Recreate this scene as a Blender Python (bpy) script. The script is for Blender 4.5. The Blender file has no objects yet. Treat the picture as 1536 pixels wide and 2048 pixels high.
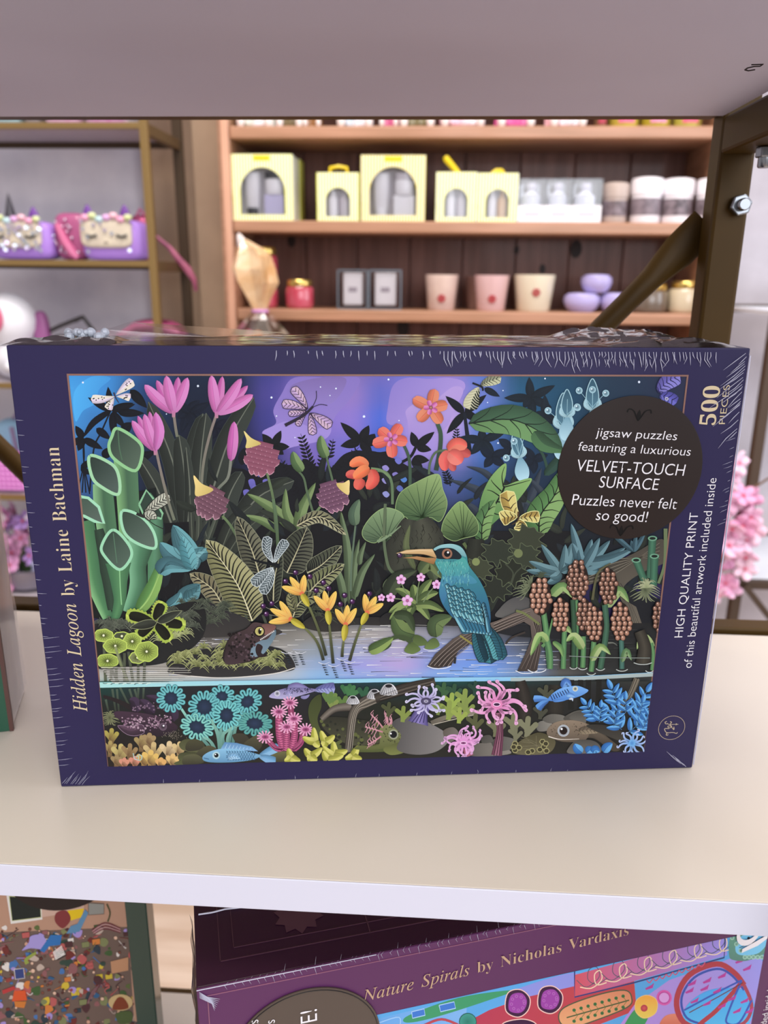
import bpy, bmesh, math, random, json
from mathutils import Vector, Matrix, noise
from math import sin, cos, pi, radians, sqrt, atan2
random.seed(7)
SC = bpy.context.scene
COL = SC.collection

# ------------------------------------------------------------------ camera, light, exposure
FPX, CXP, CYP = 1590.26, 768.0, 1024.0
def cam_rot(pitch, yaw, roll):
    rz = Matrix(((cos(yaw), -sin(yaw), 0), (sin(yaw), cos(yaw), 0), (0, 0, 1)))
    rx = Matrix(((1, 0, 0), (0, cos(pitch), sin(pitch)), (0, -sin(pitch), cos(pitch))))
    ry = Matrix(((cos(roll), 0, sin(roll)), (0, 1, 0), (-sin(roll), 0, cos(roll))))
    return rz @ rx @ ry
CR = cam_rot(.29138, .056716, -.00976)
CC = Vector((.157937, -.255797, .229058))
cam = bpy.data.cameras.new('camera')
cam.sensor_fit = 'HORIZONTAL'; cam.sensor_width = 36.0; cam.lens = FPX * 36.0 / 1536.0
cam.clip_start = .01; cam.clip_end = 50
cam.dof.use_dof = True; cam.dof.focus_distance = .345; cam.dof.aperture_fstop = 14.0
co = bpy.data.objects.new('camera', cam); COL.objects.link(co)
m3 = Matrix((CR.col[0], CR.col[2], -CR.col[1])).transposed()
co.matrix_world = Matrix.Translation(CC) @ m3.to_4x4()
SC.camera = co
SC.view_settings.view_transform = 'Standard'; SC.view_settings.look = 'None'
SC.view_settings.exposure = 0.0; SC.view_settings.gamma = 1.0
SC.view_settings.use_curve_mapping = False

def lin(c):
    return c / 12.92 if c <= .04045 else ((c + .055) / 1.055) ** 2.4
def hx(s, g=1.0):
    s = s.lstrip('#'); s = ''.join(c * 2 for c in s) if len(s) == 3 else s
    return tuple(min(1.0, lin(int(s[i:i + 2], 16) / 255) * g) for i in (0, 2, 4)) + (1.0,)

world = bpy.data.worlds.new('shop_ambient'); SC.world = world; world.use_nodes = True
bg = world.node_tree.nodes['Background']
bg.inputs[0].default_value = (1.0, .95, .97, 1); bg.inputs[1].default_value = .60
def area(name, loc, target, sx, sy, power, color, spread=180):
    l = bpy.data.lights.new(name, 'AREA'); l.shape = 'RECTANGLE'; l.size = sx; l.size_y = sy
    l.energy = power; l.color = color; l.spread = radians(spread)
    o = bpy.data.objects.new(name, l); COL.objects.link(o); o.location = loc
    o.rotation_euler = (Vector(target) - Vector(loc)).to_track_quat('-Z', 'Y').to_euler()
    return o
area('window_light', (1.2, -2.3, 1.1), (.2, .6, 0), 2.2, 1.7, 50, (.88, .93, 1.0))
area('side_window_light', (2.5, .35, .8), (.3, 1.0, .3), 1.5, 1.6, 30, (.86, .92, 1.0))
area('ceiling_lamp', (-.3, -.35, 2.25), (-.1, .1, 0), 1.4, .5, 19, (1.0, .90, .74))
area('bookcase_fill_lamp', (.1, .34, 2.25), (.1, 1.3, .25), 1.8, .5, 56, (1.0, .94, .90))  # unseen fill lamp, added to brighten the bookcase and its goods

def ray(px, py):
    return CR @ Vector(((px - CXP) / FPX, 1, (CYP - py) / FPX))
def ony(px, py, y):
    d = ray(px, py); return CC + d * ((y - CC.y) / d.y)
def onz(px, py, z):
    d = ray(px, py); return CC + d * ((z - CC.z) / d.z)

# ------------------------------------------------------------------ materials
MATS = {}
def mat(key, c, rough=.5, metal=0.0, c2=None, scale=20.0, coat=0.0, bump=0.0, stretch=(1, 1, 1), detail=4.0, contrast=(.35, .65), spec=.5, alpha=1.0):
    if key in MATS: return MATS[key]
    m = bpy.data.materials.new(key); m.use_nodes = True
    nt = m.node_tree; b = nt.nodes['Principled BSDF']
    c = hx(c) if isinstance(c, str) else c
    b.inputs['Base Color'].default_value = c; b.inputs['Roughness'].default_value = rough
    b.inputs['Metallic'].default_value = metal; b.inputs['Coat Weight'].default_value = coat
    b.inputs['Coat Roughness'].default_value = .12; b.inputs['Specular IOR Level'].default_value = spec
    b.inputs['Alpha'].default_value = alpha
    if c2 is not None or bump:
        tc = nt.nodes.new('ShaderNodeTexCoord'); mp = nt.nodes.new('ShaderNodeMapping')
        mp.inputs['Scale'].default_value = stretch
        nz = nt.nodes.new('ShaderNodeTexNoise'); nz.inputs['Scale'].default_value = scale; nz.inputs['Detail'].default_value = detail
        nt.links.new(tc.outputs['Object'], mp.inputs[0]); nt.links.new(mp.outputs[0], nz.inputs['Vector'])
        if c2 is not None:
            rp = nt.nodes.new('ShaderNodeValToRGB')
            rp.color_ramp.elements[0].position = contrast[0]; rp.color_ramp.elements[1].position = contrast[1]
            rp.color_ramp.elements[0].color = c; rp.color_ramp.elements[1].color = hx(c2) if isinstance(c2, str) else c2
            nt.links.new(nz.outputs['Fac'], rp.inputs[0]); nt.links.new(rp.outputs[0], b.inputs['Base Color'])
        if bump:
            bp = nt.nodes.new('ShaderNodeBump'); bp.inputs['Strength'].default_value = bump; bp.inputs['Distance'].default_value = .002
            nt.links.new(nz.outputs['Fac'], bp.inputs['Height']); nt.links.new(bp.outputs[0], b.inputs['Normal'])
    MATS[key] = m
    return m
def print_mat(key, rough=.5, coat=.0):
    m = mat(key, '#808080', rough, coat=coat, spec=.22)
    nt = m.node_tree
    a = nt.nodes.new('ShaderNodeVertexColor'); a.layer_name = 'ink'
    nt.links.new(a.outputs['Color'], nt.nodes['Principled BSDF'].inputs['Base Color'])
    return m
def film_mat(key, tint=(1, 1, 1, 1), gloss=.12, rough=.12):
    if key in MATS: return MATS[key]
    m = bpy.data.materials.new(key); m.use_nodes = True; nt = m.node_tree
    for n in list(nt.nodes): nt.nodes.remove(n)
    out = nt.nodes.new('ShaderNodeOutputMaterial'); mx = nt.nodes.new('ShaderNodeMixShader')
    tr = nt.nodes.new('ShaderNodeBsdfTransparent'); gl = nt.nodes.new('ShaderNodeBsdfGlossy')
    lw = nt.nodes.new('ShaderNodeLayerWeight'); ma = nt.nodes.new('ShaderNodeMath'); ma.operation = 'MULTIPLY_ADD'
    lw.inputs['Blend'].default_value = .35; ma.inputs[1].default_value = .75; ma.inputs[2].default_value = gloss; ma.use_clamp = True
    tr.inputs['Color'].default_value = tint; gl.inputs['Roughness'].default_value = rough
    nt.links.new(lw.outputs['Fresnel'], ma.inputs[0]); nt.links.new(ma.outputs[0], mx.inputs[0])
    nt.links.new(tr.outputs[0], mx.inputs[1]); nt.links.new(gl.outputs[0], mx.inputs[2]); nt.links.new(mx.outputs[0], out.inputs[0])
    MATS[key] = m
    return m

# ------------------------------------------------------------------ mesh builder
class MB:
    def __init__(s): s.v = []; s.f = []
    def add(s, vs, fs):
        o = len(s.v); s.v += [tuple(v) for v in vs]; s.f += [tuple(i + o for i in f) for f in fs]; return s
    def box(s, a, b, M=None):
        x0, y0, z0 = a; x1, y1, z1 = b
        vs = [Vector(p) for p in ((x0, y0, z0), (x1, y0, z0), (x1, y1, z0), (x0, y1, z0), (x0, y0, z1), (x1, y0, z1), (x1, y1, z1), (x0, y1, z1))]
        if M: vs = [M @ v for v in vs]
        return s.add(vs, [(3, 2, 1, 0), (4, 5, 6, 7), (0, 1, 5, 4), (1, 2, 6, 5), (2, 3, 7, 6), (3, 0, 4, 7)])
    def bar(s, a, b, w, h, up=(0, 0, 1)):
        a = Vector(a); b = Vector(b); d = (b - a).normalized(); r = d.cross(Vector(up)).normalized(); u = r.cross(d)
        vs = [p + r * (w / 2 * i) + u * (h / 2 * j) for p in (a, b) for i, j in ((-1, -1), (1, -1), (1, 1), (-1, 1))]
        return s.add(vs, [(3, 2, 1, 0), (4, 5, 6, 7), (0, 1, 5, 4), (1, 2, 6, 5), (2, 3, 7, 6), (3, 0, 4, 7)])
    def tube(s, pts, r, n=10, flat=None):
        pts = [Vector(p) for p in pts]; rs = r if isinstance(r, (list, tuple)) else [r] * len(pts)
        vs = []; fs = []; ref = None
        for i, p in enumerate(pts):
            d = (pts[min(i + 1, len(pts) - 1)] - pts[max(i - 1, 0)]).normalized()
            if ref is None: ref = Vector((0, 0, 1)) if abs(d.z) < .9 else Vector((1, 0, 0))
            a = d.cross(ref).normalized(); b = a.cross(d); ref = b
            for k in range(n):
                t = 2 * pi * k / n
                vs.append(p + (a * cos(t) + b * sin(t)) * rs[i])
        for i in range(len(pts) - 1):
            for k in range(n):
                fs.append((i * n + k, i * n + (k + 1) % n, (i + 1) * n + (k + 1) % n, (i + 1) * n + k))
        fs.append(tuple(range(n))[::-1]); fs.append(tuple((len(pts) - 1) * n + k for k in range(n)))
        return s.add(vs, fs)
    def lathe(s, prof, n=28, c=(0, 0, 0), sx=1, sy=1):
        vs = []; fs = []; m = len(prof)
        for r, z in prof:
            for k in range(n):
                t = 2 * pi * k / n; vs.append((c[0] + r * cos(t) * sx, c[1] + r * sin(t) * sy, c[2] + z))
        for i in range(m - 1):
            for k in range(n):
                fs.append((i * n + k, i * n + (k + 1) % n, (i + 1) * n + (k + 1) % n, (i + 1) * n + k))
        if prof[0][0] > 1e-6: fs.append(tuple(range(n))[::-1])
        if prof[-1][0] > 1e-6: fs.append(tuple((m - 1) * n + k for k in range(n)))
        return s.add(vs, fs)
    def ball(s, c, r, n=16, sx=1, sy=1, sz=1):
        m = 10
        return s.lathe([(max(r * sin(pi * i / m), 1e-5) , -r * cos(pi * i / m) * sz) for i in range(m + 1)], n, c, sx, sy)
    def prism(s, poly, y0, y1):      # polygon in x,z extruded along y
        n = len(poly)
        vs = [(x, y0, z) for x, z in poly] + [(x, y1, z) for x, z in poly]
        fs = [tuple(range(n)), tuple(range(2 * n - 1, n - 1, -1))] + [(i, i + n, (i + 1) % n + n, (i + 1) % n) for i in range(n)]
        return s.add(vs, fs)
    def build(s, name, material, parent=None, smooth=False, bevel=0.0, seg=2, sub=0, label=None):
        me = bpy.data.meshes.new(name); me.from_pydata(s.v, [], s.f)
        bm = bmesh.new(); bm.from_mesh(me); bmesh.ops.recalc_face_normals(bm, faces=bm.faces); bm.to_mesh(me); bm.free()
        me.materials.append(material)
        if smooth:
            for p in me.polygons: p.use_smooth = True
        o = bpy.data.objects.new(name, me); COL.objects.link(o)
        if parent is not None: o.parent = parent
        if bevel:
            b = o.modifiers.new('bevel', 'BEVEL'); b.width = bevel; b.segments = seg; b.limit_method = 'ANGLE'; b.angle_limit = radians(40)
        if sub:
            b = o.modifiers.new('subsurf', 'SUBSURF'); b.levels = sub; b.render_levels = sub
        if smooth and not sub and bevel == 0:
            try:
                me.set_sharp_from_angle(angle=radians(42))
            except Exception: pass
        if label: o['label'] = label
        return o
def tag(o, label, cat, group=None, kind=None):
    o['label'] = label; o['category'] = cat
    if group: o['group'] = group
    if kind: o['kind'] = kind
    return o
def thing(name, loc, label, cat, group=None, rz=0.0):
    o = bpy.data.objects.new(name, None); COL.objects.link(o); o.location = loc; o.rotation_euler = (0, 0, rz)
    o.empty_display_size = .02
    return tag(o, label, cat, group)
def struct(name, mb, m, **k):
    o = mb.build(name, m, **k); o['kind'] = 'structure'; return o
def copy_tree(o, loc, label=None, parent=None):
    c = o.copy(); COL.objects.link(c)
    if parent is None: c.location = loc
    else: c.parent = parent
    if label: c['label'] = label
    for ch in [x for x in SC.objects if x.parent == o]: copy_tree(ch, None, None, c)
    return c

# ------------------------------------------------------------------ flat printing on a face (ink laid in thin layers)
def catmull(P, closed, n=6):
    P = [Vector(p[:2]) for p in P]; L = len(P); out = []
    if L < 3: return [tuple(p) for p in P]
    for i in range(L if closed else L - 1):
        if closed: a, b, c, d = P[i - 1], P[i], P[(i + 1) % L], P[(i + 2) % L]
        else: a, b, c, d = P[max(i - 1, 0)], P[i], P[i + 1], P[min(i + 2, L - 1)]
        for k in range(n):
            t = k / n; t2 = t * t; t3 = t2 * t
            q = .5 * ((2 * b) + (c - a) * t + (2 * a - 5 * b + 4 * c - d) * t2 + (3 * b - 3 * c + d - a) * t3)
            out.append((q.x, q.y))
    if not closed: out.append(tuple(P[-1]))
    return out
class Ink:
    """Collects flat coloured shapes given in a drawing frame and lays them on a face plane (u along, z up)."""
    def __init__(s, to_face, clip, step=4e-7, z0=3e-5, gain=1.0):
        s.tf = to_face; s.clip = clip; s.step = step; s.h = z0; s.v = []; s.fc = []; s.col = []; s.o = (0, 0, 1.0); s.gain = gain
    def fill(s, c):
        u0, u1, z0, z1 = s.clip; c = s.c(c); s.lay(); o = len(s.v)
        s.v += [(u0, -s.h, z0), (u1, -s.h, z0), (u1, -s.h, z1), (u0, -s.h, z1)]; s.fc.append((o, o + 1, o + 2, o + 3)); s.col += [c] * 4
    def F(s, ox, oy, sc=3.84): s.o = (ox, oy, sc); return s
    def px(s, p): return (s.o[0] + p[0] / s.o[2], s.o[1] + p[1] / s.o[2])
    def c(s, c): return hx(c, s.gain) if isinstance(c, str) else c
    def lay(s): s.h += s.step
    def raw(s, pts, cols):
        """one polygon, frame coordinates, one colour per corner; clipped to the print's rectangle"""
        P = [s.tf(*s.px(p)) for p in pts]
        P = [(p[0], p[1], cl) for p, cl in zip(P, cols)]
        if s.clip:
            u0, u1, z0, z1 = s.clip
            for ax, lim, sg in ((0, u0, 1), (0, u1, -1), (1, z0, 1), (1, z1, -1)):
                if not P: return
                if all((p[ax] - lim) * sg >= 0 for p in P): continue
                Q = []
                for i in range(len(P)):
                    a = P[i - 1]; b = P[i]; da = (a[ax] - lim) * sg; db = (b[ax] - lim) * sg
                    if (da >= 0) != (db >= 0):
                        t = da / (da - db)
                        Q.append((a[0] + (b[0] - a[0]) * t, a[1] + (b[1] - a[1]) * t, tuple(a[2][k] + (b[2][k] - a[2][k]) * t for k in range(4))))
                    if db >= 0: Q.append(b)
                P = Q
        if len(P) < 3: return
        o = len(s.v)
        s.v += [(p[0], -s.h, p[1]) for p in P]; s.fc.append(tuple(range(o, o + len(P)))); s.col += [p[2] for p in P]
    def poly(s, pts, c, c2=None, ax=None, smooth=0, ol=None, w=2.0, n=6):
        """filled shape; c->c2 gradient along ax=((x0,y0),(x1,y1)); ol outlines it"""
        if smooth: pts = catmull(pts, True, n)
        c = s.c(c); s.lay()
        if c2:
            c2 = s.c(c2)
            if ax is None:
                ys = [p[1] for p in pts]; ax = ((0, min(ys)), (0, max(ys)))
            (ax0, ay0), (ax1, ay1) = ax; dx = ax1 - ax0; dy = ay1 - ay0; L = dx * dx + dy * dy or 1
            cols = []
            for p in pts:
                t = max(0, min(1, ((p[0] - ax0) * dx + (p[1] - ay0) * dy) / L)); cols.append(tuple(c[k] + (c2[k] - c[k]) * t for k in range(4)))
        else: cols = [c] * len(pts)
        s.raw(pts, cols)
        if ol: s.st(list(pts) + [pts[0]], w, ol, smooth=0)
    def blob(s, pts, c, c2=None, ax=None, ol=None, w=2.0): s.poly(pts, c, c2, ax, 1, ol, w)
    def st(s, pts, w, c, w2=None, c2=None, smooth=1, n=5, lay=1):
        """tapered stroke"""
        if smooth and len(pts) > 2: pts = catmull(pts, False, n)
        if lay: s.lay()
        c = s.c(c); c2 = s.c(c2) if c2 else c; w2 = w if w2 is None else w2; N = len(pts); L = []
        for i, p in enumerate(pts):
            a = pts[max(i - 1, 0)]; b = pts[min(i + 1, N - 1)]; dx = b[0] - a[0]; dy = b[1] - a[1]; l = sqrt(dx * dx + dy * dy) or 1
            t = i / max(N - 1, 1); h = (w + (w2 - w) * t) / 2
            L.append(((p[0] - dy / l * h, p[1] + dx / l * h), (p[0] + dy / l * h, p[1] - dx / l * h), tuple(c[k] + (c2[k] - c[k]) * t for k in range(4))))
        for i in range(N - 1):
            a = L[i]; b = L[i + 1]; s.raw([a[0], a[1], b[1], b[0]], [a[2], a[2], b[2], b[2]])
    def band(s, pts, ws, cl, cm, cr, n=6):
        """ribbon shaded across: left edge, middle, right edge colours"""
        P = catmull(pts, False, n) if len(pts) > 2 else pts
        s.lay(); cl, cm, cr = s.c(cl), s.c(cm), s.c(cr); N = len(P); L = []
        for i, p in enumerate(P):
            a = P[max(i - 1, 0)]; b = P[min(i + 1, N - 1)]; dx = b[0] - a[0]; dy = b[1] - a[1]; l = sqrt(dx * dx + dy * dy) or 1
            t = i / max(N - 1, 1) * (len(ws) - 1); k = min(int(t), len(ws) - 2) if len(ws) > 1 else 0
            h = (ws[k] + (ws[min(k + 1, len(ws) - 1)] - ws[k]) * (t - k)) / 2
            L.append(((p[0] + dy / l * h, p[1] - dx / l * h), p, (p[0] - dy / l * h, p[1] + dx / l * h)))
        for i in range(N - 1):
            a = L[i]; b = L[i + 1]
            s.raw([a[0], a[1], b[1], b[0]], [cl, cm, cm, cl]); s.raw([a[1], a[2], b[2], b[1]], [cm, cr, cr, cm])
    def circ(s, x, y, r, c, c2=None, ry=None, a=0, n=18, ol=None, w=2.0):
        """ellipse with a rim colour c and a centre colour c2"""
        ry = ry or r; s.lay(); c = s.c(c); cc = s.c(c2) if c2 else c; R = []
        for k in range(n):
            t = 2 * pi * k / n; ex = r * cos(t); ey = ry * sin(t); R.append((x + ex * cos(a) - ey * sin(a), y + ex * sin(a) + ey * cos(a)))
        if c2:
            for k in range(n): s.raw([(x, y), R[k], R[(k + 1) % n]], [cc, c, c])
        else: s.raw(R, [c] * n)
        if ol: s.st(R + [R[0]], w, ol, smooth=0)
    def leaf(s, pts, w, c1, c2=None, tipc=None, a=.6, b=.95, mid=None, mw=3, ribs=0, rc='#15181a', rw=3, ra=.13, ol=None, ow=2.5, wave=0, n=5, ed=.66):
        """leaf along a centre line base->tip; two halves c1/c2, optional midrib, side ribs, outline"""
        P = catmull(pts, False, n) if len(pts) > 2 else [tuple(Vector(pts[0]).lerp(Vector(pts[1]), t / 10)) for t in range(11)]
        N = len(P); s.lay(); c1_ = s.c(c1); c2_ = s.c(c2 or c1); tc1 = s.c(tipc) if tipc else c1_; tc2 = s.c(tipc) if tipc else c2_
        pk = (a / (a + b)) ** a * (b / (a + b)) ** b; A = []
        for i, p in enumerate(P):
            q0 = P[max(i - 1, 0)]; q1 = P[min(i + 1, N - 1)]; dx = q1[0] - q0[0]; dy = q1[1] - q0[1]; l = sqrt(dx * dx + dy * dy) or 1
            t = i / (N - 1); h = w * (t ** a) * ((1 - t) ** b) / pk
            if wave: h *= 1 + wave * (1 if i % 2 else -1)
            A.append(((p[0] + dy / l * h, p[1] - dx / l * h), p, (p[0] - dy / l * h, p[1] + dx / l * h)))
        mix = lambda x, y, t: tuple(x[k] + (y[k] - x[k]) * t for k in range(4))
        hi = 1.16 if ed < 1 else 1.0; sh = lambda c, k: (c[0] * k, c[1] * k, c[2] * k, 1.0)
        for i in range(N - 1):
            t0 = i / (N - 1); t1 = (i + 1) / (N - 1); p = A[i]; q = A[i + 1]; d0 = .74 + .26 * min(1, t0 * 2.2); d1 = .74 + .26 * min(1, t1 * 2.2)
            a0 = mix(c1_, tc1, t0); a1 = mix(c1_, tc1, t1); b0 = mix(c2_, tc2, t0); b1 = mix(c2_, tc2, t1)
            s.raw([p[0], p[1], q[1], q[0]], [sh(a0, ed * d0), sh(a0, hi * d0), sh(a1, hi * d1), sh(a1, ed * d1)])
            s.raw([p[1], p[2], q[2], q[1]], [sh(b0, .92 * d0), sh(b0, (ed + .3) * d0), sh(b1, (ed + .3) * d1), sh(b1, .92 * d1)])
        at = lambda t, k: tuple(Vector(A[int(t * (N - 1))][k]).lerp(Vector(A[min(int(t * (N - 1)) + 1, N - 1)][k]), t * (N - 1) - int(t * (N - 1))))
        if ribs:
            s.lay()
            for i in range(ribs):
                t = .04 + .86 * i / ribs
                for k in (0, 2):
                    e = at(min(t + ra, .99), k); m_ = at(t, 1); x = at(min(t + ra * .45, .99), 1); x = ((x[0] * .5 + e[0] * .5), (x[1] * .5 + e[1] * .5))
                    s.st([m_, x, e], rw, rc, rw * .35, lay=0, n=3)
        if mid: s.st(P, mw, mid, mw * .3, smooth=0)
        if ol: s.st([q[0] for q in A], ow, ol, smooth=0); s.st([q[2] for q in A], ow, ol, smooth=0, lay=0)
    def whorl(s, cx, cy, tips, w, c, **k):
        for t in tips: s.leaf([(cx, cy), t], w, c, **k)
    def tuft(s, cx, cy, r, n, c, c2, w=7, a0=-3.0, a1=-.1, droop=.5):
        for i in range(n):
            t = a0 + (a1 - a0) * i / max(n - 1, 1) + random.uniform(-.1, .1); R = r * random.uniform(.75, 1.1)
            ex = cx + cos(t) * R; ey = cy + sin(t) * R * .8
            s.st([(cx, cy), (cx + cos(t) * R * .6, cy + sin(t) * R * .75), (ex + cos(t) * R * .15, ey + R * droop * abs(cos(t)))], w, c, 1, c2, n=3)
    def grid(s, xs, ys, cols, sub=5):
        C = [[s.c(c) for c in r] for r in cols]; s.lay()
        ease = lambda t: t * t * (3 - 2 * t)
        def val(i, j, tx, ty):
            tx, ty = ease(tx), ease(ty)
            return tuple((C[j][i][k] * (1 - tx) + C[j][i + 1][k] * tx) * (1 - ty) + (C[j + 1][i][k] * (1 - tx) + C[j + 1][i + 1][k] * tx) * ty for k in range(4))
        for j in range(len(ys) - 1):
            for i in range(len(xs) - 1):
                for b in range(sub):
                    for a in range(sub):
                        q = [(a, b), (a + 1, b), (a + 1, b + 1), (a, b + 1)]
                        s.raw([(xs[i] + (xs[i + 1] - xs[i]) * x / sub, ys[j] + (ys[j + 1] - ys[j]) * y / sub) for x, y in q], [val(i, j, x / sub, y / sub) for x, y in q])
    def build(s, name, material, parent, label=None):
        me = bpy.data.meshes.new(name); me.from_pydata(s.v, [], s.fc)
        ca = me.color_attributes.new('ink', 'FLOAT_COLOR', 'POINT')
        ca.data.foreach_set('color', [x for c in s.col for x in c])
        me.materials.append(material)
        o = bpy.data.objects.new(name, me); COL.objects.link(o); o.parent = parent
        if label: o['label'] = label
        return o

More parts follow.
